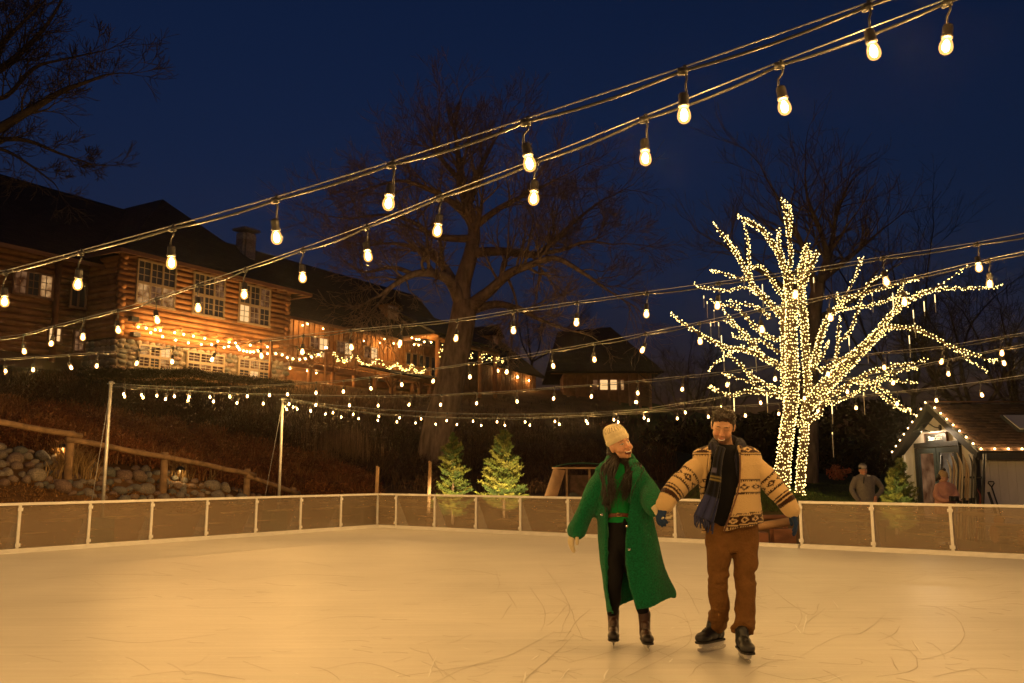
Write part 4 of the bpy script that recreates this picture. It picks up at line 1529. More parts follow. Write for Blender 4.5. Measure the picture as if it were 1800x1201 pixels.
# ---------------- patio strings of bulbs on the lodge
sb_ = MB(); sb_.ball((0, 0, 0), 0.055, 8, 6)
small_me = sb_.mesh('bulb', M['small_bulb'], True)
def lodge_string(px, w, label):
    P = []
    for (x, y) in px:
        u, z = wall_hit(x, y, w)
        P.append(LP(u, w, z))
    g = thing('string_light', label, 'string lights', P[0], 'patio bulb strings on the lodge')
    MB().tube([p + V(0, 0, 0.09) for p in P], 0.012, 5).build('cable', M['cable'], g)
    GB = base_of(g)
    for p in P:
        obj('bulb', small_me, g, p - GB)
        obj('bulb_light', patio_light, g, p - GB)
lodge_string([(243, 575), (257, 577), (273, 580), (282, 581), (307, 585), (323, 588), (340, 591), (360, 595), (383, 600), (403, 602), (440, 607), (470, 610)], 0.7, 'row of wall bulbs glowing right under the log storey above the stone base')
lodge_string([(265, 585), (286, 592), (309, 598), (331, 603), (354, 606), (372, 606), (394, 611), (402, 609), (419, 611)], 1.9, 'slanting patio string of small bulbs before the stone wall')
lodge_string([(414, 603), (417, 609), (421, 615), (428, 617), (434, 618), (440, 619), (446, 619), (454, 617), (470, 622), (485, 622), (496, 624), (505, 629), (515, 631), (527, 632), (537, 631), (548, 628), (560, 624)], 2.6, 'sagging patio string of small bulbs running out towards the balcony deck')
lodge_string([(497, 650), (503, 653), (510, 648), (524, 644), (540, 652), (556, 656), (585, 659), (600, 655), (618, 657)], -3.6, 'string of small bulbs glowing under the balcony deck')
lodge_string([(724, 594), (732, 597), (737, 597), (746, 601), (758, 602), (736, 607), (728, 606)], -0.6, 'short string of round bulbs under the porch roof edge')
for (x, yt, yb, w, lab) in [(477, 600, 662, 3.0, 'dark wooden post carrying the patio bulb strings before the stone wall'), (573, 615, 668, 1.0, 'slim pole topped by one bulb in front of the balcony')]:
    u, zt = wall_hit(x, yt, w)
    _, zb = wall_hit(x, yb, w)
    g = thing('patio_post', lab, 'post', LP(u, w, zb - 0.4))
    MB().tube([LP(u, w, zb - 0.5), LP(u, w, zt)], 0.09, 8).build('shaft', M['log2'], g, True)
    MB().lathe([(0.1, 0), (0.1, 0.05), (0.0, 0.09)], LP(u, w, zt), 8).build('cap', M['black'], g, True)
    if x == 573:
        MB().ball(LP(u, w, zt + 0.12), 0.1, 10, 8).build('bulb', M['small_bulb'], g, True)
# globe lamp seen between the lodge and the gateway trees
gl_ = thing('globe_lamp', 'round white globe lamp at the foot of the dark pavilion', 'lamp', at_y(1118, 720, 84))
p = at_y(1118, 707, 84)
MB().ball(p, 0.14, 10, 8).build('globe', M['small_bulb'], gl_, True)
MB().tube([V(p.x, p.y, hgt(p.x, p.y) - 0.1), p - V(0, 0, 0.12)], 0.04, 8).build('post', M['black'], gl_, True)

# dark speakers on the log wall, and the clipped hedge along the patio edge
for (x, y) in [(236, 561), (239, 588)]:
    u, z = wall_hit(x, y, 0.35)
    MB().box(LP(u, 0.3, z), (0.42, 0.3, 0.24), ROT_L).build('wall_speaker', M['black'], lodge)
hp = []
hrn = random.Random(12)
for k in range(70):
    x = 150 + k * 5.2
    yt = lerp_line([(150, 648), (250, 652), (330, 650), (400, 660), (520, 672)], x)
    for w in (4.2, 4.9):
        u, z = wall_hit(x, yt + hrn.uniform(-2, 3), w)
        for dz in (0.32, 0.85):
            q = LP(u, w, z - dz)
            hp.append((q.x, q.y, q.z))
clumps('patio_hedge', hp, 0.34, 0.46, 220, [(0.022, 0.022, 0.012), (0.03, 0.026, 0.014)], 31)

lodge_string([(520, 640), (545, 643), (572, 645), (598, 650), (630, 655), (655, 660), (690, 664)], -4.6, 'string of small bulbs along the wall under the balcony floor')
lodge_string([(532, 572), (541, 570), (568, 578), (640, 600), (668, 603), (676, 596), (692, 604), (702, 610)], -4.9, 'row of small wall bulbs between the upper balcony windows')
# ------------------------------------------------------------------ trees
M['bark'] = mat('grey_brown_bark', (0.16, 0.11, 0.072), 0.95, spec=0.1, noise_scale=5, noise_amt=0.4, stretch=(1, 1, 0.3), bump=0.9, bump_scale=9)
M['bark_oak'] = mat('warm_grey_oak_bark', (0.27, 0.18, 0.11), 0.95, spec=0.1, noise_scale=5, noise_amt=0.4, stretch=(1, 1, 0.3), bump=0.9, bump_scale=9)
M['bark_dark'] = mat('dark_bark', (0.07, 0.055, 0.042), 0.95, spec=0.1, noise_scale=4, noise_amt=0.3)

class Tree:
    def __init__(self, seed):
        self.r = random.Random(seed)
        self.mb = MB()
        self.twigs = MB()
        self.n = 0
        self.rmin = 0.0078
    def limb(self, pts, r0, r1, sides=8, sub=4):
        Q = catmull(pts, sub)
        n = len(Q)
        rad = [r0 + (r1 - r0) * (i / (n - 1)) ** 0.85 for i in range(n)]
        (self.mb if r0 > 0.05 else self.twigs).tube(Q, rad, sides, cap=False)
        return Q, rad
    def twig(self, p, d, L, r, depth, droop=0.0, maxn=9000):
        """recursive twigs: crooked, forking, thinning"""
        if self.n > maxn:
            return
        self.n += 1
        R_ = self.r
        steps = 4 if depth > 0 else 3
        pts = [p.copy()]
        dd = d.copy()
        q = p.copy()
        for k in range(steps):
            dd = (dd + Vector((R_.gauss(0, .16), R_.gauss(0, .16), R_.gauss(0, .13) + 0.05 - droop))).normalized()
            q = q + dd * (L / steps)
            pts.append(q.copy())
        r1 = max(r * 0.45, self.rmin)
        sides = 6 if r > 0.04 else (4 if r > 0.016 else 3)
        (self.mb if r > 0.05 else self.twigs).tube(pts, [r + (r1 - r) * i / steps for i in range(steps + 1)], sides, cap=False)
        if depth <= 0:
            return
        nk = R_.choice([3, 4, 4, 5])
        for k in range(nk):
            t = R_.uniform(0.3, 1.0) if k else 1.0
            i = min(steps - 1, int(t * steps))
            c = pts[i].lerp(pts[i + 1], t * steps - i if t < 1 else 1.0)
            dirn = (pts[i + 1] - pts[i]).normalized()
            side = Vector((R_.gauss(0, 1), R_.gauss(0, 1), R_.gauss(0, .8)))
            side = (side - dirn * side.dot(dirn)).normalized()
            a = R_.uniform(0.35, 0.95) if k else R_.uniform(0.05, 0.3)
            nd = (dirn * math.cos(a) + side * math.sin(a)).normalized()
            self.twig(c, nd, L * R_.uniform(0.55, 0.8), max(r * (0.62 if k else 0.7) * (1 - 0.4 * t), self.rmin), depth - 1, droop, maxn)
    def sprout(self, Q, rad, n, L, depth, t0=0.25, droop=0.0, maxn=9000):
        R_ = self.r
        for k in range(n):
            t = R_.uniform(t0, 1.0)
            i = min(len(Q) - 2, int(t * (len(Q) - 1)))
            c = Q[i].lerp(Q[i + 1], R_.random())
            dirn = (Q[i + 1] - Q[i]).normalized()
            side = Vector((R_.gauss(0, 1), R_.gauss(0, 1), R_.gauss(0.25, .8)))
            side = (side - dirn * side.dot(dirn)).normalized()
            a = R_.uniform(0.5, 1.15)
            nd = dirn * math.cos(a) + side * math.sin(a)
            self.twig(c, nd, L * R_.uniform(0.6, 1.2) * (1.15 - 0.5 * t), max(0.006, rad[i] * R_.uniform(0.3, 0.5)), depth, droop, maxn)
        # leader
        self.twig(Q[-1], (Q[-1] - Q[-2]).normalized(), L, rad[-1], depth, droop, maxn)
    def done(self, root, bark):
        self.mb.build('trunk', bark, root, True, fix=False)
        if self.twigs.v:
            c = self.twigs.build('crown', bark, root, True, fix=False)
            c['kind'] = 'stuff'

def px3(pts, Y, dY):
    """pixel polyline -> 3D at distance Y, drifting dY in depth along it"""
    n = len(pts)
    return [at_y(x, y, Y + dY * i / max(1, n - 1)) for i, (x, y) in enumerate(pts)]

# the great bare oak in front of the lodge
OY = 40.0
oak = thing('bare_oak_tree', 'great spreading bare oak with leaning trunk in front of the lodge', 'tree', at_y(768, 765, OY))
T = Tree(21)
ob = at_y(766, 790, OY)
T.limb([V(ob.x - .15, OY, hgt(ob.x, OY) - 0.4)] + px3([(770, 755), (788, 690), (801, 625), (812, 570), (818, 530)], OY, 0), 0.78, 0.56, 14)
OAK = [
 ([(816, 560), (812, 505), (828, 445), (833, 397), (815, 342), (808, 292), (803, 255), (800, 228)], 0.50, 0.06, 0.5, 22, 1.9),
 ([(815, 552), (795, 500), (768, 482), (728, 482), (690, 503), (668, 520)], 0.34, 0.06, -2.5, 13, 1.7),
 ([(812, 525), (794, 492), (775, 463), (747, 444), (709, 430), (670, 428)], 0.32, 0.05, 2.0, 15, 1.9),
 ([(818, 548), (840, 528), (861, 511), (894, 482), (927, 468), (975, 454), (1022, 478), (1065, 508)], 0.36, 0.05, -2.5, 20, 2.0),
 ([(828, 445), (880, 442), (946, 447), (975, 421), (1022, 380), (1058, 352)], 0.26, 0.04, 2.5, 20, 2.0),
 ([(820, 550), (870, 535), (913, 544), (951, 563), (985, 575)], 0.24, 0.05, 1.5, 12, 1.6),
 ([(826, 380), (785, 349), (747, 330), (704, 318), (650, 330)], 0.20, 0.035, -2.0, 18, 2.0),
 ([(830, 420), (766, 416), (728, 392), (680, 378), (610, 385)], 0.20, 0.035, 2.0, 18, 2.0),
 ([(818, 345), (842, 300), (865, 255), (884, 222)], 0.17, 0.03, 1.0, 14, 1.7),
 ([(812, 320), (780, 285), (762, 250), (770, 220)], 0.15, 0.03, -1.0, 13, 1.6),
 ([(832, 400), (880, 365), (930, 340), (985, 312)], 0.20, 0.03, -1.5, 18, 1.9),
 ([(940, 447), (985, 440), (1030, 425), (1078, 430)], 0.14, 0.03, -1.5, 14, 1.6),
 ([(890, 484), (905, 520), (910, 560), (900, 600)], 0.08, 0.02, -1, 10, 1.2),
 ([(725, 482), (690, 470), (640, 478), (600, 455)], 0.13, 0.02, -2, 14, 1.6),
 ([(690, 503), (665, 535), (650, 560)], 0.09, 0.02, -2, 12, 1.3),
]
for pts, r0, r1, dy, n, L in OAK:
    Q, rad = T.limb(px3(pts, OY, dy), r0, r1, 10)
    T.sprout(Q, rad, int(n * 0.8), L, 3, 0.3, 0.0 if L > 1.4 else 0.08, 22000)
T.done(oak, M['bark_oak'])

# bare tree behind the lit tree
t2 = thing('bare_tree', 'tall bare tree standing dark behind the tree wrapped in lights', 'tree', at_y(1420, 850, 36))
T = Tree(5)
base = at_y(1420, 850, 36)
T.limb([V(base.x, base.y, hgt(base.x, base.y) - 0.3)] + px3([(1422, 700), (1425, 620), (1432, 540), (1440, 500)], 36, 0), 0.42, 0.26, 10)
for pts, r0, r1, dy, n, L in [([(1435, 520), (1450, 470), (1462, 430), (1470, 380), (1490, 330)], .24, .03, 1, 16, 2.0), ([(1436, 520), (1420, 460), (1405, 420), (1380, 370), (1345, 310)], .2, .03, -1, 14, 2.0),
                              ([(1445, 490), (1490, 455), (1520, 430), (1555, 400)], .18, .03, 1.5, 14, 1.8), ([(1455, 450), (1440, 400), (1420, 350), (1415, 305)], .15, .03, 0, 12, 1.8),
                              ([(1428, 560), (1370, 500), (1310, 460), (1270, 430)], .16, .03, -1, 12, 1.7), ([(1432, 560), (1480, 540), (1530, 505), (1570, 470)], .14, .03, 1, 10, 1.6)]:
    Q, rad = T.limb(px3(pts, 36, dy), r0, r1, 8)
    T.sprout(Q, rad, n, L, 2, 0.25, -0.04, 5000)
T.done(t2, M['bark'])

# branches reaching in from a tree beside the frame
t3 = thing('bare_tree', 'bare tree reaching drooping branches over the dim lodge wing', 'tree', V(-19.6, 27.0, hgt(-19.6, 27.0)))
T = Tree(9)
T.limb([V(-19.6, 27, hgt(-19.6, 27) - 0.3), V(-19.3, 27, 6), V(-19.4, 27, 10), V(-19.0, 27, 12.5)], 0.5, 0.3, 12)
tb = at_y(-160, 300, 27)
for pts, r0, r1, dy, n, L in [([(-230, 330), (-60, 260), (0, 225), (60, 190), (110, 160), (150, 145), (185, 132)], .22, .03, -1, 18, 1.6), ([(-230, 330), (-80, 250), (0, 245), (50, 248), (105, 270), (160, 288)], .15, .02, 1, 14, 1.2),
                              ([(-220, 200), (-80, 160), (0, 122), (50, 80), (85, 40), (120, -20)], .2, .03, 1, 18, 2.0), ([(-220, 330), (-60, 260), (0, 262), (45, 285), (95, 322)], .1, .02, 0, 10, 1.3),
                              ([(-220, 240), (-60, 120), (0, 80), (30, 50), (80, 0)], .16, .03, 0, 14, 1.8), ([(-230, 300), (-40, 180), (10, 170), (60, 120), (110, 105), (180, 90)], .12, .02, 0, 14, 1.5)]:
    P3 = px3(pts, 27, dy)
    Q, rad = T.limb(P3, r0, r1, 8)
    T.sprout(Q, rad, int(n * 0.7), L * 0.62, 3, 0.35, 0.0, 9000)
T.done(t3, M['bark_dark'])

# smaller bare trees in the dark beyond
def far_tree(x, ybase, ytop, Y, seed, label, lean=0.0, wide=0.5, n=14, depth=3, r0=0.2):
    b0 = at_y(x, ybase, Y)
    b0.z = min(b0.z, hgt(b0.x, b0.y))
    top = at_y(x + lean, ytop, Y)
    H = top.z - b0.z
    g = thing('bare_tree', label, 'tree', b0, 'bare trees standing in the dark beyond the rink')
    T = Tree(seed)
    fork = b0.lerp(top, 0.34)
    T.limb([b0 - V(0, 0, .3), b0.lerp(top, 0.15) + V(T.r.uniform(-.2, .2), 0, 0), fork], r0, r0 * 0.75, 8)
    for k in range(6):
        a = T.r.uniform(0, 6.28)
        out = V(math.cos(a), math.sin(a) * 0.7, 0) * H * wide * T.r.uniform(0.35, 0.75)
        end = fork + out + V(0, 0, H * T.r.uniform(0.38, 0.64))
        Q, rad = T.limb([fork, fork.lerp(end, 0.35) + out * 0.15, fork.lerp(end, 0.7) + V(0, 0, .1), end], r0 * 0.55, 0.03, 6)
        T.sprout(Q, rad, n, H * 0.16, depth - 1, 0.2, 0, 4000)
    T.done(g, M['bark_dark'])
far_tree(1200, 720, 610, 70, 31, 'short bare tree between the pavilion and the lit tree', 6, 0.7, 10, 3)
far_tree(1255, 720, 625, 75, 32, 'low bushy bare tree right behind the left lit branches', -4, 0.8, 10, 3)
far_tree(1712, 740, 520, 38, 33, 'bare tree with bent trunk rising behind the shed roof ridge', -10, 0.6, 14, 3, 0.22)
far_tree(1790, 760, 540, 44, 34, 'bare tree beyond the shed at the edge of the dark wood', 0, 0.6, 12, 3)
far_tree(1590, 790, 420, 52, 35, 'tall thin bare tree beyond the tips of the lit branches', 40, 0.55, 14, 3)
far_tree(935, 640, 545, 95, 36, 'bare tree showing over the boarded wing of the lodge', 0, 0.9, 12, 3)

# dark wood in the distance: one mass nobody could count
r = random.Random(8)
mbw = MB()
for k in range(260):
    x = r.uniform(1150, 1900)
    Y = r.uniform(55, 80)
    p = at_y(x, 830, Y)
    z0 = hgt(p.x, p.y)
    top = at_y(x, lerp_line([(1150, 745), (1300, 735), (1450, 715), (1520, 695), (1580, 700), (1650, 735), (1900, 745)], x) + r.uniform(-6, 25), Y).z
    for q in range(42):
        t = r.random()
        c = V(p.x + r.gauss(0, 1.0) * (1.1 - 0.7 * t), p.y + r.gauss(0, 1.0), z0 + (top - z0) * t)
        d = Vector((r.gauss(0, 1), r.gauss(0, 1), r.gauss(0.4, 1))).normalized() * r.uniform(0.35, 0.8)
        s = d.cross(Vector((r.gauss(0, 1), r.gauss(0, 1), r.gauss(0, 1)))).normalized() * r.uniform(0.08, 0.2)
        mbw.add([c - s, c + s, c + d], [(0, 1, 2)])
M['dark_leaf'] = mat('dark_thicket', (0.02, 0.02, 0.013), 0.95, spec=0.05)
wd = stuff(mbw.build('distant_wood', M['dark_leaf'], None, fix=False))
# russet shrub below the pavilion
def shrub(x, y, Y, wpx, hpx, label, colrs, seed, name='shrub'):
    p = at_y(x, y, Y)
    p.z = hgt(p.x, p.y)
    g = thing(name, label, 'shrub', p)
    r = random.Random(seed)
    s_ = Y / FPX
    st = MB(); fo = MB()
    for k in range(14):
        d = Vector((r.gauss(0, .5), r.gauss(0, .5), 1)).normalized()
        L = hpx * s_ * r.uniform(0.6, 1.0)
        st.tube([p, p + d * L * 0.6 + V(r.gauss(0, .05), 0, 0), p + d * L], [0.02, 0.012, 0.005], 4, cap=False)
        for q in range(60):
            c = p + d * L * r.uniform(0.25, 1.05) + Vector((r.gauss(0, .16), r.gauss(0, .16), r.gauss(0, .12))) * wpx * s_ * 0.6
            n = Vector((r.gauss(0, 1), r.gauss(0, 1), r.gauss(0, 1))).normalized()
            t = n.orthogonal().normalized() * 0.05
            b_ = n.cross(t)
            fo.add([c - t, c + b_, c + t, c - b_ * 0.6], [(0, 1, 2, 3)])
    st.build('stem', M['bark'], g)
    f = fo.build('foliage', colrs, g, fix=False)
    f['kind'] = 'stuff'
M['russet'] = mat('russet_leaves', (0.35, 0.10, 0.04), 0.8, noise_scale=3, noise_amt=0.4)
shrub(1078, 745, 55, 40, 36, 'russet leafed shrub on the slope below the dark pavilion', M['russet'], 3)
shrub(1472, 852, 38, 26, 30, 'russet shrub on the lawn beyond the lit tree trunks', M['russet'], 4)

# ------------------------------------------------------------------ the tree wrapped in lights
LY = 24.3
lit = thing('lit_tree', 'bare twin-trunked tree wrapped to its twig tips in warm fairy lights', 'tree', at_y(1388, 862, LY))
M['tree_light'] = emat('tree_fairy_light', (1.0, 0.70, 0.22), 7.0, 'NONE')
lr = random.Random(17)
# (pixel polyline, width in px at the start, at the end, depth drift)
LB = [
 ([(1374, 872), (1377, 820), (1383, 760), (1392, 700), (1392, 640), (1390, 580), (1392, 530), (1385, 480)], 27, 19, -0.4),
 ([(1406, 872), (1409, 820), (1413, 770), (1416, 720), (1420, 690), (1418, 640), (1414, 580), (1410, 520), (1404, 470)], 21, 16, 0.3),
 ([(1392, 740), (1380, 680), (1378, 620), (1376, 560), (1382, 500), (1390, 450), (1386, 410), (1378, 365)], 17, 6, -0.3),
 ([(1386, 415), (1390, 390), (1389, 370)], 9, 6, 0),
 ([(1384, 490), (1370, 450), (1345, 410), (1325, 395), (1303, 383)], 15, 6, -1.2),
 ([(1380, 470), (1372, 440), (1368, 418)], 9, 5, .3),
 ([(1408, 480), (1412, 455), (1420, 428)], 14, 9, .5),
 ([(1412, 500), (1425, 470), (1438, 440)], 13, 8, -.5),
 ([(1405, 540), (1408, 500), (1418, 470), (1424, 440)], 15, 8, .2),
 ([(1378, 560), (1350, 530), (1325, 505), (1310, 475), (1290, 440), (1262, 404)], 15, 5, -1.5),
 ([(1322, 500), (1318, 470), (1316, 435), (1310, 402)], 7, 4, .5),
 ([(1310, 480), (1300, 452), (1287, 430)], 5, 3, -.5),
 ([(1318, 492), (1295, 487), (1262, 479)], 6, 3, .5),
 ([(1340, 520), (1310, 506), (1270, 511), (1230, 504)], 6, 3, -1),
 ([(1382, 530), (1360, 500), (1340, 470), (1325, 468)], 9, 4, .8),
 ([(1380, 600), (1345, 590), (1318, 565), (1300, 545), (1262, 533)], 11, 4, 1.0),
 ([(1355, 560), (1330, 540), (1292, 532)], 7, 3, -.7),
 ([(1380, 650), (1345, 630), (1310, 615), (1280, 612), (1250, 598), (1215, 578), (1190, 560)], 14, 4, -1.5),
 ([(1340, 625), (1320, 600), (1300, 580), (1278, 552)], 9, 4, .6),
 ([(1318, 610), (1312, 585), (1285, 570)], 6, 3, .3),
 ([(1300, 612), (1275, 625), (1250, 645)], 6, 3, -.4),
 ([(1370, 620), (1340, 600), (1322, 597), (1295, 592)], 7, 4, 1),
 ([(1385, 690), (1355, 680), (1320, 660), (1300, 640), (1278, 625)], 10, 4, 1.2),
 ([(1378, 700), (1345, 690), (1315, 688), (1285, 695), (1258, 686)], 8, 4, -1.2),
 ([(1345, 690), (1320, 672), (1285, 662)], 6, 3, .6),
 ([(1418, 715), (1450, 680), (1485, 645), (1510, 620), (1535, 595), (1555, 578)], 26, 15, 0.8),
 ([(1535, 595), (1560, 560), (1590, 535), (1620, 515), (1660, 508), (1700, 507), (1752, 506)], 13, 3, 1.5),
 ([(1555, 575), (1580, 575), (1610, 578), (1640, 592), (1680, 612), (1738, 632)], 12, 3, -1.0),
 ([(1675, 610), (1700, 630), (1725, 646)], 5, 3, -.3),
 ([(1572, 550), (1580, 520), (1586, 500)], 7, 4, .3),
 ([(1590, 535), (1625, 515), (1655, 500), (1690, 475)], 7, 2, -1),
 ([(1428, 650), (1450, 570), (1470, 545), (1480, 530)], 15, 9, 0.6),
 ([(1470, 545), (1510, 540), (1540, 535), (1580, 520)], 7, 4, .8),
 ([(1475, 535), (1500, 520), (1535, 512), (1600, 495)], 7, 3, -.8),
 ([(1470, 640), (1472, 600), (1475, 570)], 7, 5, 0),
 ([(1475, 600), (1495, 580), (1510, 540), (1525, 500), (1550, 483)], 7, 3, .6),
 ([(1478, 530), (1495, 505), (1512, 465)], 5, 3, -.3),
 ([(1478, 540), (1472, 525)], 7, 4, 0),
 ([(1432, 705), (1470, 690), (1500, 670), (1530, 655), (1560, 645), (1610, 638)], 13, 4, -1.4),
 ([(1500, 672), (1530, 672), (1560, 668), (1600, 672)], 7, 3, .7),
 ([(1520, 668), (1550, 682), (1575, 705), (1600, 725)], 8, 3, -.7),
 ([(1530, 680), (1570, 712), (1590, 722)], 5, 3, .4),
 ([(1432, 712), (1470, 705), (1505, 690), (1550, 662), (1605, 648)], 9, 3, 1.2),
 ([(1440, 655), (1465, 640), (1490, 625)], 10, 6, -.4),
 ([(1430, 640), (1445, 625), (1452, 612)], 9, 5, 0),
 ([(1400, 745), (1420, 740), (1440, 728), (1445, 712)], 14, 10, -.3),
]
bark = MB()
specs = []
for pts, w0, w1, dy in LB:
    P3 = px3(pts, LY - 0.2, dy)
    Q = catmull(P3, 5)
    n = len(Q)
    k_ = LY / FPX / 2
    thin = 0.9 if w0 > 22 else 0.68
    rad = [max(0.008, (w0 + (w1 - w0) * i / (n - 1)) * k_ * thin) for i in range(n)]
    bark.tube(Q, rad, 10)
    specs.append((Q, rad))
    if w1 <= 6:
        # the limb runs on into fine twigs
        for _ in range(lr.choice([1, 1, 2])):
            d = (Q[-1] - Q[-3]).normalized()
            e = Q[-1]
            P = [e.copy()]
            for k in range(3):
                d = (d + Vector((lr.gauss(0, .2), lr.gauss(0, .2), lr.gauss(0.08, .18)))).normalized()
                e = e + d * lr.uniform(.05, .12)
                P.append(e.copy())
            q2 = catmull(P, 3)
            r2 = [max(.004, rad[-1] * .7 * (1 - i / len(q2))) for i in range(len(q2))]
            bark.tube(q2, r2, 6)
            specs.append((q2, r2))
bark.build('trunk', M['bark'], lit, True, fix=False)
# fairy lights wound round every limb (thousands: one part)
vs, fs = [], []
OCT = [(1, 0, 0), (-1, 0, 0), (0, 1, 0), (0, -1, 0), (0, 0, 1), (0, 0, -1)]
OF = [(0, 2, 4), (2, 1, 4), (1, 3, 4), (3, 0, 4), (2, 0, 5), (1, 2, 5), (3, 1, 5), (0, 3, 5)]
nl = 0
wire = MB()
for Q, rad in specs:
    # arc-length walk with a helix
    L = 0
    ang = lr.uniform(0, 6.28)
    pitch = 0.092
    helix = []
    for i in range(len(Q) - 1):
        seg = (Q[i + 1] - Q[i])
        sl = seg.length
        t = seg.normalized()
        nrm = t.orthogonal().normalized()
        bn = t.cross(nrm)
        r_ = rad[i]
        turns = sl / pitch
        m = max(1, int(turns * max(1.5, 2 * PI * (r_ + .012) / 0.066)))
        for k in range(m):
            u = k / m
            ang += 2 * PI * turns / m
            c = Q[i].lerp(Q[i + 1], u)
            rr2 = r_ + 0.014
            p = c + (nrm * math.cos(ang) + bn * math.sin(ang)) * rr2 + V(lr.gauss(0, .012), lr.gauss(0, .012), lr.gauss(0, .020))
            helix.append(p)
            if lr.random() < 0.86:
                s_ = lr.uniform(0.013, 0.0195)
                o = len(vs)
                for d in OCT:
                    vs.append((p.x + d[0] * s_, p.y + d[1] * s_, p.z + d[2] * s_))
                fs.extend([(a + o, b_ + o, c_ + o) for a, b_, c_ in OF])
                nl += 1
print('fairy lights', nl)
me = bpy.data.meshes.new('fairy_lights')
LB0 = base_of(lit)
me.from_pydata([(a - LB0.x, b_ - LB0.y, c_ - LB0.z) for a, b_, c_ in vs], [], fs)
me.materials.append(M['tree_light'])
o = obj('fairy_lights', me, lit)
o['kind'] = 'stuff'

# icicle tubes hanging in it
M['tube_lit'] = emat('lit_icicle_tube', (1.0, 0.72, 0.28), 3.0, 'NONE')
M['tube_dark'] = mat('clear_icicle_tube', (0.45, 0.40, 0.34), 0.3)
ICE = [(1237, 520, 527, .3), (1243, 530, 545, .2), (1249, 565, 580, .4), (1255, 545, 560, 0), (1263, 567, 580, .3), (1268, 590, 605, .6), (1272, 620, 640, .6), (1282, 672, 690, .2), (1307, 475, 490, 0), (1317, 490, 505, 0),
       (1340, 500, 525, .8), (1328, 610, 640, .4), (1348, 690, 712, .7), (1290, 700, 725, .8), (1322, 650, 668, .2), (1430, 488, 500, .5), (1463, 760, 790, .1),
       (1533, 515, 535, .2), (1569, 515, 540, .9), (1608, 568, 580, 0.1), (1624, 530, 542, .9), (1643, 518, 535, .6), (1605, 545, 570, .5), (1598, 590, 615, .5), (1492, 590, 615, .6), (1462, 708, 732, .7), (1472, 670, 690, .2), (1518, 690, 715, .2), (1413, 745, 770, .2), (1525, 612, 625, .1)]
for i, (x, y0, y1, f) in enumerate(ICE):
    Y = LY + lr.uniform(-1.0, 0.4)
    a_, b_ = at_y(x, y0, Y), at_y(x, y1 + 14, Y)
    b_ = V(a_.x, a_.y, b_.z)
    g = thing('icicle_light', 'slim hanging icicle light tube in the lit tree', 'icicle light', b_, 'icicle light tubes hanging in the lit tree')
    m_ = a_.lerp(b_, max(0.08, f * 0.75))
    MB().tube([a_ + V(0, 0, 0.3), a_], 0.004, 4).build('cord', M['cable'], g)
    MB().tube([a_, m_], 0.011, 6).build('lit_section', M['tube_lit'], g)
    MB().tube([m_, b_], 0.009, 6).build('dark_section', M['tube_dark'], g)

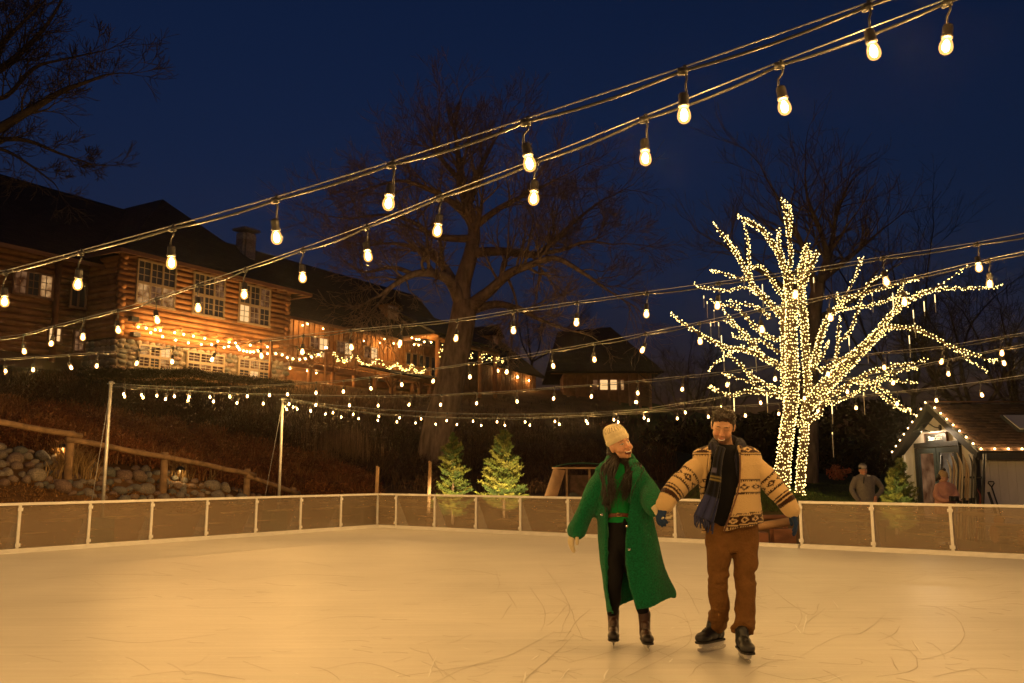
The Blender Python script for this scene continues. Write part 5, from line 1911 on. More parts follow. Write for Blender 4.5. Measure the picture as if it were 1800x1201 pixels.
# ------------------------------------------------------------------ small conifers
M['needle'] = attr_mat('conifer_needles', rough=0.75, spec=0.3)
def conifer(x, ytop, ybase, Y, wpx, label, seed, dens=1.0, z0=None):
    top = at_y(x, ytop, Y)
    p = V(top.x, top.y, z0 if z0 is not None else hgt(top.x, top.y))
    H = top.z - p.z
    Rm = wpx / 2 * Y / FPX
    g = thing('conifer_tree', label, 'conifer', p, 'young conifers set out round the rink')
    r = random.Random(seed)
    MB().tube([p - V(0, 0, .05), p + V(0, 0, H * 0.5), p + V(0, 0, H)], [0.045, 0.03, 0.006], 8).build('trunk', M['bark'], g, True)
    vs, fs, cs = [], [], []
    br = MB()
    nb = int(125 * dens)
    for k in range(nb):
        t = (k + r.random()) / nb
        if r.random() < 0.1:
            continue
        zz = 0.10 + 0.9 * t ** 0.9
        a = k * 2.399 + r.uniform(-.4, .4)
        prof = (1 - zz) ** 0.58 * (1.0 if zz > 0.2 else 0.82 + zz * 0.9)
        L = Rm * max(0.12, prof) * r.uniform(0.5, 1.3)
        d = V(math.cos(a), math.sin(a), 0)
        s0 = p + V(0, 0, H * zz)
        up = 0.35 + 0.9 * zz
        pts = [s0, s0 + d * L * 0.5 + V(0, 0, L * 0.12 * up), s0 + d * L + V(0, 0, L * 0.55 * up)]
        br.tube(pts, [0.010, 0.007, 0.004], 4, cap=False)
        # side shoots with needles
        shoots = [(pts[1], pts[2])] + [(pts[0].lerp(pts[1], u), None) for u in (0.4, 0.7)] + [(pts[1].lerp(pts[2], u), None) for u in (0.1, 0.4, 0.7)]
        segs = [(pts[0].lerp(pts[1], .3), pts[1]), (pts[1], pts[2])]
        for c, e in shoots[1:]:
            for sg in (-1, 1):
                sd = (d + Vector((-d.y, d.x, 0)) * sg * r.uniform(0.6, 1.1) + V(0, 0, r.uniform(0.2, 0.8))).normalized()
                segs.append((c, c + sd * L * r.uniform(0.25, 0.42)))
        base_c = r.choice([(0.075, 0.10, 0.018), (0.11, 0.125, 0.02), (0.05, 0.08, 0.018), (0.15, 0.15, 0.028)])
        for (c, e) in segs:
            ax = (e - c)
            n = max(5, int(ax.length / 0.011))
            ax.normalize()
            tip = r.uniform(0.9, 1.5)
            for q in range(n):
                u = q / n
                for _ in range(2):
                    o = c.lerp(e, u)
                    nd = (Vector((r.gauss(0, 1), r.gauss(0, 1), r.gauss(0, 1))) + ax * 1.1).normalized() * r.uniform(0.05, 0.085)
                    s = nd.cross(Vector((r.gauss(0, 1), r.gauss(0, 1), r.gauss(0, 1)))).normalized() * 0.0075
                    i0 = len(vs)
                    vs.extend([o - s - p, o + s - p, o + nd - p])
                    fs.append((i0, i0 + 1, i0 + 2))
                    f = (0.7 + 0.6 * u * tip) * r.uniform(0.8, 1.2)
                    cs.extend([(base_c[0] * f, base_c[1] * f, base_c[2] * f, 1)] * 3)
    br.build('branches', M['bark'], g, fix=False)['kind'] = 'stuff'
    me = bpy.data.meshes.new('needles')
    me.from_pydata(vs, [], fs)
    ca = me.color_attributes.new('Col', 'FLOAT_COLOR', 'POINT')
    ca.data.foreach_set('color', [c for q in cs for c in q])
    me.materials.append(M['needle'])
    o = obj('crown', me, g)
    o['kind'] = 'stuff'
    return p
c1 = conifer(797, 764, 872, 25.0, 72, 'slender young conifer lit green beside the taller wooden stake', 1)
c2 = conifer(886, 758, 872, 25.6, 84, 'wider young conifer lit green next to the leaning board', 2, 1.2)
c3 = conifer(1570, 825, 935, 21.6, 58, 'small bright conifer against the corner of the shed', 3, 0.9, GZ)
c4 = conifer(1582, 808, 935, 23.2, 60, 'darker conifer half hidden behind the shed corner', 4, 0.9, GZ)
# ------------------------------------------------------------------ the little shed
M['siding'] = mat('white_board_siding', (0.80, 0.77, 0.71), 0.6, noise_scale=3, noise_amt=0.08, stretch=(1, 1, 0.2))
M['black_trim'] = mat('black_shed_trim', (0.02, 0.022, 0.022), 0.5, noise_scale=8)
M['door_paint'] = mat('dark_teal_door', (0.03, 0.042, 0.045), 0.4)
M['cedar'] = [mat('cedar_shingle_%d' % i, c, 0.9, spec=0.15, noise_scale=9, noise_amt=0.3) for i, c in enumerate([(0.085, 0.048, 0.03), (0.065, 0.036, 0.024), (0.10, 0.056, 0.034), (0.052, 0.03, 0.022)])]
SX, SY0, SY1 = 10.72, 20.56, 24.39      # gable plane x; near and far corner
EZ, RZ, SYM = 1.80, 2.74, 22.48         # wall eave, wall peak, ridge line
shed = thing('shed', 'small white boarded shed with steep shingled gable roof outlined in bulbs', 'shed', (SX, SYM, GZ))
def gz(y):
    return EZ + (RZ - EZ) * (1 - abs(y - SYM) / (SY1 - SYM if y > SYM else SYM - SY0))
# gable boards
nb = 20
bw = (SY1 - SY0) / nb
for i in range(nb):
    ya, yb = SY0 + i * bw + 0.006, SY0 + (i + 1) * bw - 0.006
    poly = [V(SX, ya, GZ), V(SX, yb, GZ), V(SX, yb, gz(yb))]
    if ya < SYM < yb:
        poly.append(V(SX, SYM, RZ))
    poly.append(V(SX, ya, gz(ya)))
    MB().prism(poly, (0, 0, 0), (0.03, 0, 0)).build('board', M['siding'], shed)
MB().prism([V(SX + 0.02, SY0 + .02, GZ), V(SX + 0.02, SY1, GZ), V(SX + 0.02, SY1, EZ - .02), V(SX + .02, SYM, RZ - .03), V(SX + .02, SY0 + .02, EZ - .02)], (0, 0, 0), (6, 0, 0)).build('core_wall', M['siding'], shed)
# side wall boards
for i in range(14):
    xa = SX + 0.06 + i * 0.2
    MB().box((xa + 0.1, SY0 - 0.012, (EZ + GZ) / 2), (0.192, 0.03, EZ - GZ)).build('board', M['siding'], shed)
# corner boards, far one white, near one black
MB().box((SX - 0.015, SY1 - 0.04, (EZ + GZ) / 2), (0.05, 0.12, EZ - GZ)).build('corner_board', M['white_frame'], shed)
MB().box((SX - 0.012, SY0 + 0.01, (EZ + GZ) / 2), (0.10, 0.10, EZ - GZ)).build('corner_board', M['black_trim'], shed)
MB().box((SX - 0.03, (SY0 + SY1) / 2 + 0.9, GZ + 0.06), (0.05, 2.0, 0.12)).build('skirt_board', M['white_frame'], shed)
# roof: black rake boards, deck, shingle courses
OX = SX - 0.16
pe0, pr, pe1 = V(OX, SY0 - 0.36, EZ - 0.08), V(OX, SYM, RZ + 0.24), V(OX, SY1 + 0.34, EZ - 0.06)
for a_, b_ in ((pe0, pr), (pe1, pr)):
    MB().bar(a_, b_, 0.05, 0.17, up=(1, 0, 0.001) if False else (0, 0, 1)).build('rake_board', M['black_trim'], shed)
MB().bar(pe0 + V(0, 0.01, -0.02), pe0 + V(6.5, 0.01, -0.02), 0.05, 0.17).build('fascia', M['black_trim'], shed)
def slope(a_, b_, name):
    d = V(6.5, 0, 0)
    n = (b_ - a_).cross(d).normalized()
    if n.z < 0:
        n = -n
    MB().prism([a_ + n * 0.06, b_ + n * 0.06, b_ + n * 0.09, a_ + n * 0.09], (0, 0, 0), d).build(name, M['black_trim'], shed)
    return n
n0 = slope(pe0, pr, 'roof_deck')
n1 = slope(pe1, pr, 'roof_deck')
sr = random.Random(2)
sl = (pr - pe0)
L = sl.length
ud = sl.normalized()
courses = 17
SBs = base_of(shed)
shm = []
for k in range(4):
    q = MB()
    q.box((0, 0, 0), (0.245, 0.20, 0.016))
    shm.append(q.mesh('shingle', M['cedar'][k]))
rotS = Matrix((V(1, 0, 0), ud, n0)).transposed().to_euler()
tilt = (Matrix((V(1, 0, 0), ud, n0)).transposed() @ Matrix.Rotation(-0.06, 3, 'X')).to_euler()
for c in range(courses):
    for k in range(15):
        x = OX + 0.02 + 0.125 + k * 0.25 + (0.12 if c % 2 else 0.0)
        if k == 0 and c % 2:
            pass
        p = V(x, pe0.y, pe0.z) + ud * (0.08 + c * (L - 0.1) / courses) + n0 * (0.105 + sr.uniform(0, .006))
        o = obj('shingle', shm[sr.randrange(4)], shed, p - SBs, tilt)
MB().bar(pr + V(0, 0, 0.13), pr + V(6.5, 0, 0.13), 0.16, 0.03).build('ridge_cap', M['cedar'][1], shed)
# skylight
sk0 = V(12.05, pe0.y, pe0.z) + ud * (L * 0.52) + n0 * 0.14
skm = Matrix((V(1, 0, 0), ud, n0)).transposed()
MB().box(sk0 + V(0.55, 0, 0), (1.3, 0.85, 0.06), skm).build('skylight_frame', M['black_trim'], shed)
MB().box(sk0 + V(0.55, 0, 0) + n0 * 0.02, (1.2, 0.75, 0.05), skm).build('skylight', mat('skylight_acrylic', (0.55, 0.52, 0.47), 0.3), shed)
# door
dx = SX - 0.03
MB().box((dx, 22.4, 2.03), (0.10, 2.36, 0.12)).build('door_header', M['black_trim'], shed)
for y in (21.28, 23.52):
    MB().box((dx, y, 0.885), (0.08, 0.12, 2.16)).build('door_jamb', M['black_trim'], shed)
M['interior'] = lit_glass('shed_interior_glow', (0.75, 0.55, 0.34), 0.22)
for i, yc in enumerate((22.93, 21.87)):
    leaf = MB()
    hw = 0.51
    for (ya, yb, za, zb) in ((yc - hw, yc - hw + 0.13, GZ + .02, 1.96), (yc + hw - 0.13, yc + hw, GZ + .02, 1.96), (yc - hw + 0.13, yc + hw - 0.13, GZ + .02, 0.18), (yc - hw + 0.13, yc + hw - 0.13, 1.82, 1.96)):
        leaf.box((dx - 0.005, (ya + yb) / 2, (za + zb) / 2), (0.05, yb - ya, zb - za))
    lf = leaf.build('door', M['door_paint'], shed)
    MB().box((dx + 0.005, yc, 1.0), (0.02, 2 * hw - 0.27, 1.62)).build('door_glass', M['interior'] if i else M['glass_dim'], lf)
    MB().tube([(dx - 0.05, yc + (-0.44 if i == 0 else 0.44), 0.85), (dx - 0.05, yc + (-0.44 if i == 0 else 0.44), 1.05)], 0.012, 6).build('door_handle', M['wire'], lf)
# sign with lettering
sign = thing('shed_sign', 'black framed sign with white lettering above the shed door', 'sign', (SX - 0.04, 22.36, 2.0))
MB().box((SX - 0.045, 22.36, 2.185), (0.04, 1.12, 0.23)).build('board', M['black_trim'], sign)
for zz, yy, sy, sz in ((2.31, 22.36, 1.18, 0.025), (2.06, 22.36, 1.18, 0.025), (2.185, 21.785, 0.03, 0.225), (2.185, 22.935, 0.03, 0.225)):
    MB().box((SX - 0.055, yy, zz), (0.05, sy, sz)).build('frame', M['cedar'][2], sign)
M['lettering'] = mat('white_lettering', (0.8, 0.78, 0.72), 0.5)
cu = bpy.data.curves.new('lettering', 'FONT')
cu.body = 'Skate Shack'
cu.size = 0.19
cu.align_x = 'CENTER'
cu.align_y = 'CENTER'
cu.extrude = 0.003
tmp = bpy.data.objects.new('lettering_tmp', cu)
col.objects.link(tmp)
bpy.context.view_layer.update()
me = bpy.data.meshes.new_from_object(tmp)
bpy.data.objects.remove(tmp)
me.name = 'lettering'
me.materials.clear()
me.materials.append(M['lettering'])
o = obj('lettering', me, sign, V(SX - 0.07, 22.36, 2.185) - base_of(sign), (PI / 2, 0, -PI / 2))
o.scale = (0.85, 0.9, 1)
# gooseneck lamp
gn = thing('gooseneck_lamp', 'black gooseneck barn lamp lit over the shed sign', 'lamp', (SX, 22.2, 2.42))
MB().lathe([(0.075, 0), (0.075, 0.02), (0.0, 0.025)], (SX, 22.2, 2.44), 12, rot=Matrix.Rotation(-PI / 2, 3, 'Y')).build('wall_plate', M['black_trim'], gn, True)
MB().tube(catmull([V(SX - .02, 22.2, 2.44), V(SX - 0.12, 22.26, 2.46), V(SX - 0.24, 22.36, 2.56), V(SX - 0.34, 22.44, 2.53), V(SX - 0.36, 22.46, 2.45)], 5), 0.014, 8).build('neck', M['black_trim'], gn, True)
MB().lathe([(0.03, 0.12), (0.045, 0.10), (0.06, 0.06), (0.20, 0.0), (0.20, -0.012), (0.055, 0.05), (0.03, 0.10)], (SX - 0.36, 22.46, 2.36), 20).build('shade', M['black_trim'], gn, True)
M['lamp_bulb'] = clear_glow('barn_lamp_bulb', (1.0, 0.76, 0.50), 8.0)
obj('lamp_light', lamp_light('lamp_light', 42.0, (1.0, 0.72, 0.44), 0.03), gn, V(SX - 0.36, 22.46, 2.345) - base_of(gn))
MB().ball((SX - 0.36, 22.46, 2.385), (0.03, 0.03, 0.035), 10, 8).build('bulb', M['lamp_bulb'], gn, True)
# roof-edge bulbs
rb = thing('string_light', 'row of small bulbs outlining the shed gable and eave', 'string lights', pe1, 'small bulbs on the shed roof')
mm = MB(); mm.ball((0, 0, 0), 0.024, 8, 6)
M['roof_bulb'] = clear_glow('shed_roof_bulb', (1.0, 0.66, 0.28), 5.0)
roof_light = lamp_light('roof_light', 5.0, (1.0, 0.6, 0.22), 0.02)
rb_me = mm.mesh('bulb', M['roof_bulb'], True)
RBL = base_of(rb)
pts = []
for k in range(9):
    t = 0.02 + k / 8 * 0.97
    pts.append(pe1.lerp(pr, t) + n1 * 0.13)
for k in range(1, 8):
    pts.append(pr.lerp(pe0, k / 8 + 0.02) + n0 * 0.13)
for k in range(6):
    pts.append(pe0 + V(0.06 + k * 0.31, -0.04, 0.12))
MB().tube(pts, 0.006, 5).build('cable', M['cable'], rb)
for p in pts:
    obj('bulb', rb_me, rb, p - RBL + V(0, 0, 0.02))
    obj('bulb_light', roof_light, rb, p - RBL + V(0, 0, 0.05))

# ski rack with skis
rack = thing('ski_rack', 'black ski rack frame standing before the shed gable', 'rack', (10.5, 20.9, GZ))
RX = 10.58
ra_, rb2 = 19.95, 21.95
for y in (ra_, rb2):
    MB().tube([V(RX - 0.22, y, GZ), V(RX, y, 1.75)], 0.035, 8).build('leg', M['black_trim'], rack, True)
    MB().tube([V(RX + 0.32, y, GZ), V(RX + 0.02, y, 0.9)], 0.03, 8).build('back_leg', M['black_trim'], rack, True)
for z, dx_ in ((1.22, -0.065), (0.38, -0.155)):
    MB().tube([V(RX + dx_ * .9, ra_, z), V(RX + dx_ * .9, rb2, z)], 0.022, 8).build('crossbar', M['black_trim'], rack, True)
M['ski'] = {k: mat('ski_' + k, c, 0.35, noise_scale=3, noise_amt=0.15) for k, c in dict(black=(0.015, 0.014, 0.014), tan=(0.40, 0.28, 0.16), wood=(0.30, 0.19, 0.10), red=(0.22, 0.03, 0.025), pale=(0.50, 0.42, 0.30)).items()}
def ski(y, z1, colr, label, lean=0.0, w=0.075, x=None):
    x = RX - 0.1 if x is None else x
    p0 = V(x - 0.16, y, GZ + 0.01)
    p1 = V(x + 0.06, y + lean, z1)
    g = thing('ski', label, 'ski', p0, 'old skis leaning on the rack')
    d = (p1 - p0).normalized()
    s = V(0, 1, 0)
    n = s.cross(d).normalized()
    ring = []
    Lk = (p1 - p0).length
    for k in range(13):
        t = k / 12
        wid = w * (0.8 + 0.25 * abs(t - 0.45) * 2) * (1 if t < 0.9 else max(0.12, (1 - t) / 0.1))
        bend = 0.10 * max(0, (t - 0.82) / 0.18) ** 2
        c = p0 + d * Lk * t - n * bend * (1 if n.x > 0 else -1)
        ring.append([c - s * wid / 2 - n * 0.008, c + s * wid / 2 - n * 0.008, c + s * wid / 2 + n * 0.008, c - s * wid / 2 + n * 0.008])
    MB().loft(ring, cap0=True, cap1=True).build('blade', M['ski'][colr], g, True)
    m_ = p0 + d * Lk * 0.45
    MB().box(m_ - n * 0.02 * (1 if n.x > 0 else -1), (0.05, w * 0.8, 0.14)).build('binding', M['black_trim'], g)
for y, z1, c, lab, ln in [(20.36, 1.74, 'black', 'black curved-tip ski standing second from the rack post', .0), (20.24, 1.78, 'black', 'black curved-tip ski standing next to the rack post', -.02), (20.52, 1.62, 'tan', 'tan ski leaning beside the black skis', .05),
                          (20.66, 1.74, 'wood', 'wooden ski between tan ones on the rack', -.02), (20.80, 1.68, 'pale', 'pale ski rising above the pink coat sleeve', .03), (20.94, 1.78, 'tan', 'tall tan ski in front of the door edge', -.03),
                          (21.08, 1.70, 'pale', 'pale tall ski close to the door glass middle', .04), (21.22, 1.76, 'wood', 'wooden ski over the tan knit hat', .0), (21.38, 1.62, 'pale', 'short pale ski near the rear rack leg', .02), (20.12, 0.95, 'red', 'short red ski at the foot of the rack', .0)]:
    ski(y, z1, c, lab, ln)

# shovel leaning on the side wall
sv = thing('shovel', 'black D-handled shovel leaning against the white shed wall', 'shovel', (11.02, 20.25, GZ))
p0, p1 = V(11.06, 20.2, 0.05), V(10.96, 20.47, 1.0)
MB().tube([p0, p1], 0.017, 8).build('shaft', M['black_trim'], sv, True)
MB().tube([p1, p1 + V(-0.07, 0.01, 0.09), p1 + V(-0.055, 0.01, 0.125), p1 + V(0.055, 0.01, 0.125), p1 + V(0.07, 0.01, 0.09), p1], 0.014, 6).build('handle', M['black_trim'], sv, True)
MB().box(p0 + V(0.01, -0.03, -0.12), (0.26, 0.03, 0.3), Matrix.Rotation(0.25, 3, 'X')).build('blade', M['black_trim'], sv)
# logs by the wall
M['log_end'] = mat('sawn_log_end', (0.42, 0.20, 0.08), 0.8, noise_scale=14, noise_amt=0.2)
M['log_bark'] = mat('firewood_bark', (0.10, 0.06, 0.04), 0.95, noise_scale=8, noise_amt=0.4, bump=0.8, bump_scale=20)
def log(a_, b_, r_, label, grp='logs lying by the shed'):
    a_, b_ = Vector(a_), Vector(b_)
    g = thing('log', label, 'log', a_ - V(0, 0, r_), grp)
    n = 18
    Q = [a_.lerp(b_, k / 5) for k in range(6)]
    MB().tube(Q, [r_ * rnd.uniform(.96, 1.04) for _ in Q], n, cap=False).build('bark', M['log_bark'], g, True)
    d = (b_ - a_).normalized()
    for p, s in ((a_, -1), (b_, 1)):
        MB().tube([p - d * 0.02, p + d * s * 0.004], r_ * 0.97, n).build('sawn_end', M['log_end'], g)
log((10.62, 18.55, 0.02), (10.85, 19.35, 0.02), 0.22, 'log lying with its round orange sawn end facing the rink')
log((10.55, 19.72, 0.0), (12.2, 19.72, 0.0), 0.2, 'long dark log lying along the shed side wall')
log((10.6, 19.62, 0.30), (10.78, 19.9, 0.30), 0.10, 'short split log on top of the long dark log')

# rustic bench in the gateway
M['red_timber'] = mat('reddish_timber', (0.30, 0.13, 0.065), 0.7, noise_scale=6, noise_amt=0.35, stretch=(0.3, 1, 1), bump=0.4)
M['pale_timber'] = mat('peeled_log', (0.44, 0.26, 0.12), 0.65, noise_scale=5, noise_amt=0.3, stretch=(0.3, 1, 1), bump=0.3)
bY = 18.0
bench = thing('log_bench', 'rustic bench of peeled logs standing beyond the rink gateway', 'bench', at_z(1362, 960, GZ))
def bp(x, y, Y=bY):
    return at_y(x, y, Y)
MB().tube([bp(1316, 929), bp(1345, 924, bY - .05), bp(1388, 917, bY - .1)], [0.075, 0.08, 0.085], 12).build('seat_log', M['pale_timber'], bench, True)
MB().tube([bp(1320, 910, bY + .4), bp(1385, 909, bY + .35)], 0.05, 10).build('back_log', M['red_timber'], bench, True)
for x0_, x1_, yt in ((1332, 1348, 936), (1358, 1396, 930)):
    a_ = bp(x0_, yt); c_ = bp(x1_, yt)
    MB().box(((a_.x + c_.x) / 2, bY + 0.05, (a_.z + GZ) / 2), (c_.x - a_.x, 0.3, a_.z - GZ)).build('stump_leg', M['red_timber'], bench)
for x in (1326, 1380):
    a_ = bp(x, 911, bY + .38)
    MB().box((a_.x, bY + 0.38, (a_.z + GZ) / 2), (0.09, 0.07, a_.z - GZ)).build('back_post', M['red_timber'], bench)

# wooden stakes and floodlights at the far barrier
for (x, yt, Y, lab) in [(663, 821, 23.4, 'bare wooden stake behind the rink corner'), (755, 812, 24.2, 'darker wooden stake beside the slender conifer')]:
    p = at_y(x, yt, Y)
    b0 = hgt(p.x, p.y)
    g = MB().box((p.x, p.y, (p.z + b0 - .2) / 2), (0.085, 0.06, p.z - b0 + .2), Matrix.Rotation(0.02, 3, 'Y'))
    st_ = thing('wooden_stake', lab, 'stake', (p.x, p.y, b0), 'wooden stakes behind the far barrier')
    g.build('stake', M['wood'], st_)
    MB().box((p.x, p.y, p.z + 0.012), (0.075, 0.05, 0.03), taper=0.6).build('tip', M['wood'], st_)
def floodlight(x, y, Y, target, watts, label):
    p = at_y(x, y, Y)
    b0 = hgt(p.x, p.y)
    p = V(p.x, p.y, b0 + 0.42)
    g = thing('floodlight', label, 'floodlight', (p.x, p.y, b0), 'small floodlights aimed at the conifers')
    d = (Vector(target) - p).normalized()
    q = d.to_track_quat('-Z', 'Y').to_matrix()
    MB().tube([V(p.x, p.y, b0 - .1), p - V(0, 0, .03)], 0.012, 6).build('stake', M['black_trim'], g)
    MB().box(p, (0.2, 0.14, 0.08), q).build('housing', M['black_trim'], g)
    MB().box(p + d * 0.045, (0.17, 0.11, 0.012), q).build('lens', emat('floodlight_lens', (1, 0.75, 0.4), 3, 'NONE'), g)
    ld = bpy.data.lights.new('floodlight_beam', 'SPOT')
    ld.energy = watts
    ld.color = (1.0, 0.68, 0.30)
    ld.spot_size = R(52)
    ld.spot_blend = 0.8
    ld.shadow_soft_size = 0.06
    lo = obj('beam', ld, g, p + d * 0.07 - base_of(g))
    lo.rotation_euler = d.to_track_quat('-Z', 'Y').to_euler()
floodlight(776, 864, 22.6, c1 + V(0.0, 0, 0.95), 1500, 'small black floodlight at the foot of the darker stake')
floodlight(900, 866, 22.8, c2 + V(0, 0, 0.95), 1900, 'small black floodlight before the wider conifer')
floodlight(1552, 868, 19.8, c3 + V(0, 0, 0.8), 420, 'small black floodlight added to brighten the shed corner conifer')  # added fixture: brightens this conifer beyond what the shed bulbs give it

# covered handcart with a leaning board
cY = 26.5
ct = thing('covered_cart', 'low cart under a green tarpaulin roof with a board leaning on it', 'cart', at_y(1010, 905, cY))
cb = hgt(at_y(1010, 820, cY).x, cY)
def cp(x, y, dY=0):
    return at_y(x, y, cY + dY)
M['tarp'] = mat('green_tarpaulin', (0.03, 0.10, 0.055), 0.55, noise_scale=3, noise_amt=0.3)
M['plywood'] = mat('plywood', (0.36, 0.21, 0.10), 0.8, noise_scale=4, noise_amt=0.3, stretch=(1, 1, .3))
ring = []
for k in range(9):
    t = k / 8
    x = 972 + (1075 - 972) * t
    y = 821 - 8 * math.sin(PI * min(1, t * 1.0)) ** 0.6
    ring.append([cp(x, y, d_) + V(0, 0, -0.03 if d_ == 1.2 else 0) for d_ in (0, .3, .6, .9, 1.2)])
mbx = MB(); mbx.loft(ring, closed=False)
tarp = mbx.build('tarpaulin', M['tarp'], ct, True)
md = tarp.modifiers.new('thick', 'SOLIDIFY'); md.thickness = 0.03
MB().bar(cp(970, 823), cp(1078, 823), 0.04, 0.05).build('roof_edge', M['pale_timber'], ct)
for x in (996, 1036, 1072):
    a_ = cp(x, 824)
    MB().box((a_.x, a_.y + .02, (a_.z + cb) / 2), (0.06, 0.06, a_.z - cb)).build('post', M['wood'], ct)
a_, c_ = cp(1000, 868, .6), cp(1070, 868, .6)
MB().box(((a_.x + c_.x) / 2, cY + 0.7, cb + 0.55), (c_.x - a_.x, 1.0, 0.7)).build('cart_box', M['log_bark'], ct)
for x in (1008, 1060):
    w_ = cp(x, 880, -.05)
    MB().tube([V(w_.x, cY + 0.1, cb + 0.2), V(w_.x, cY + 0.16, cb + 0.2)], 0.2, 16).build('wheel', M['black_trim'], ct)
q0, q1, q2, q3 = cp(957, 872, -.35), cp(980, 872, -.35), cp(994, 827, .0), cp(973, 824, .0)
MB().prism([q0, q1, q2, q3], (0, 0, 0), (0, 0.03, 0)).build('leaning_board', M['plywood'], ct)
# green ballast tubs at the pole feet
M['tub'] = mat('green_plastic_tub', (0.05, 0.10, 0.065), 0.5, noise_scale=4, noise_amt=0.2)
for pt, lab in ((pole1_top, 'dark green ballast tub at the pole beside the boulder bank'), (pole2_top, 'dark green ballast tub at the pole under the fence end')):
    c = V(pt.x, pt.y, GZ) - RD * 0.12
    g = thing('ballast_tub', lab, 'tub', c, 'ballast tubs at the pole feet')
    rt = Matrix((LD, RD, UP)).transposed()
    MB().box(c + V(0, 0, 0.33) + LD * 0.0, (0.5, 0.34, 0.66), rt, taper=0.93).build('tub', M['tub'], g)
    MB().box(c + V(0, 0, 0.675), (0.5, 0.36, 0.04), rt).build('lid', M['tub'], g)
# ------------------------------------------------------------------ people
from mathutils.bvhtree import BVHTree
def remesh(mb, voxel, smooth=4, factor=0.5):
    me = mb.mesh('tmp', [], fix=False)
    o = bpy.data.objects.new('tmp', me)
    col.objects.link(o)
    m = o.modifiers.new('r', 'REMESH')
    m.mode = 'VOXEL'
    m.voxel_size = voxel
    if smooth:
        s = o.modifiers.new('s', 'SMOOTH')
        s.iterations = smooth
        s.factor = factor
    dg = bpy.context.evaluated_depsgraph_get()
    out = bpy.data.meshes.new_from_object(o.evaluated_get(dg))
    bpy.data.objects.remove(o)
    bpy.data.meshes.remove(me)
    return out

def finish(me, name, m, parent, colorfn=None, disp=None, smooth=True):
    """name the mesh, displace it along its normals, colour its vertices, move it below its parent"""
    me.name = name
    L = base_of(parent)
    if disp:
        nrm = [v.normal.copy() for v in me.vertices]
        for v, n in zip(me.vertices, nrm):
            v.co += n * disp(v.co)
    if colorfn:
        ca = me.color_attributes.new('Col', 'FLOAT_COLOR', 'POINT')
        cs = []
        for v in me.vertices:
            cs.extend((*colorfn(v.co), 1.0))
        ca.data.foreach_set('color', cs)
    me.transform(Matrix.Translation(-L))
    me.materials.clear()
    me.materials.append(m)
    me.polygons.foreach_set('use_smooth', [smooth] * len(me.polygons))
    me.update()
    return obj(name, me, parent)

def limb(mb, pts, rads, n=14, sub=4, ball_end=True):
    Q = catmull([Vector(p) for p in pts], sub)
    k = len(pts) - 1
    rr_ = []
    for i in range(len(Q)):
        t = i / sub
        j = min(k - 1, int(t))
        rr_.append(rads[j] + (rads[j + 1] - rads[j]) * (t - j))
    mb.tube(Q, rr_, n)
    mb.ball(Q[0], rr_[0], n, 8)
    if ball_end:
        mb.ball(Q[-1], rr_[-1], n, 8)
    return Q

def ell(mb, rows, Y, n=26, wob=None):
    """closed body of stacked ellipses; rows: (py, x left, x right, depth to the front, to the back, middle depth)"""
    rings = []
    for row in rows:
        py, xl, xr, df, db = row[:5]
        dm = row[5] if len(row) > 5 else 0
        a_, b_ = at_y(xl, py, Y + dm), at_y(xr, py, Y + dm)
        c = (a_ + b_) / 2
        hw = (b_.x - a_.x) / 2
        rg = []
        for k in range(n):
            an = 2 * PI * k / n
            cy = -math.cos(an)
            rg.append(V(c.x + hw * math.sin(an), c.y + (df if cy < 0 else db) * cy, c.z))
        rings.append(rg)
    mb.loft(rings, cap0=True, cap1=True)

def open_coat(mb, rows, Y, n=34, th=0.03):
    """coat shell open in front; rows: ((py left, py right), x left, x right, front edge left, front edge right, front depth, back depth)"""
    outer, inner = [], []
    for (pyl, pyr), xl, xr, fl, fr, df, db in rows:
        py = (pyl + pyr) / 2
        L_, R_ = at_y(xl, py, Y), at_y(xr, py, Y)
        F0, F1 = at_y(fl, py, Y - df), at_y(fr, py, Y - df)
        cx, hw = (L_.x + R_.x) / 2, (R_.x - L_.x) / 2
        zl, zr = at_y(xl, pyl, Y).z, at_y(xr, pyr, Y).z
        # angles of the front edges on the ellipse
        a0 = math.acos(max(-0.98, min(0.98, (F0.x - cx) / hw)))
        a1 = math.acos(max(-0.98, min(0.98, (F1.x - cx) / hw)))
        ro, ri = [], []
        for k in range(n):
            t = k / (n - 1)
            # from front-left edge, round the left side, back, right side, to the front-right edge
            an = -a0 + (-2 * PI + a1 + a0) * t if False else None
            s0 = -a0            # front half is sin < 0
            ang = s0 - (2 * PI - a0 + a1 * 1.0) * t if False else None
            A0 = 2 * PI - a0
            A1 = 2 * PI - a1
            # go downwards in angle from A0 (front left) through PI (left), PI/2 (back), 0 (right) to A1-2PI (front right)
            ang = A0 + (A1 - 2 * PI - A0) * t
            x = cx + hw * math.cos(ang)
            s_ = math.sin(ang)
            y = Y + (db if s_ > 0 else df) * s_
            u = (x - (cx - hw)) / (2 * hw)
            z = zl + (zr - zl) * u
            ro.append(V(x, y, z))
            nx, ny = math.cos(ang), s_
            ri.append(V(x - nx * th, y - ny * th, z))
        outer.append(ro)
        inner.append(ri)
    # stitch outer and inner into one closed shell
    rings = [o + i[::-1] for o, i in zip(outer, inner)]
    mb.loft(rings, closed=True, cap0=False, cap1=False)
    for rg in (rings[0], rings[-1]):
        base = len(mb.v)
        mb.v.extend([tuple(p) for p in rg])
        m_ = len(rg)
        for k in range(n - 1):
            mb.f.append((base + k, base + k + 1, base + m_ - 2 - k, base + m_ - 1 - k))
            mb.m.append(0)

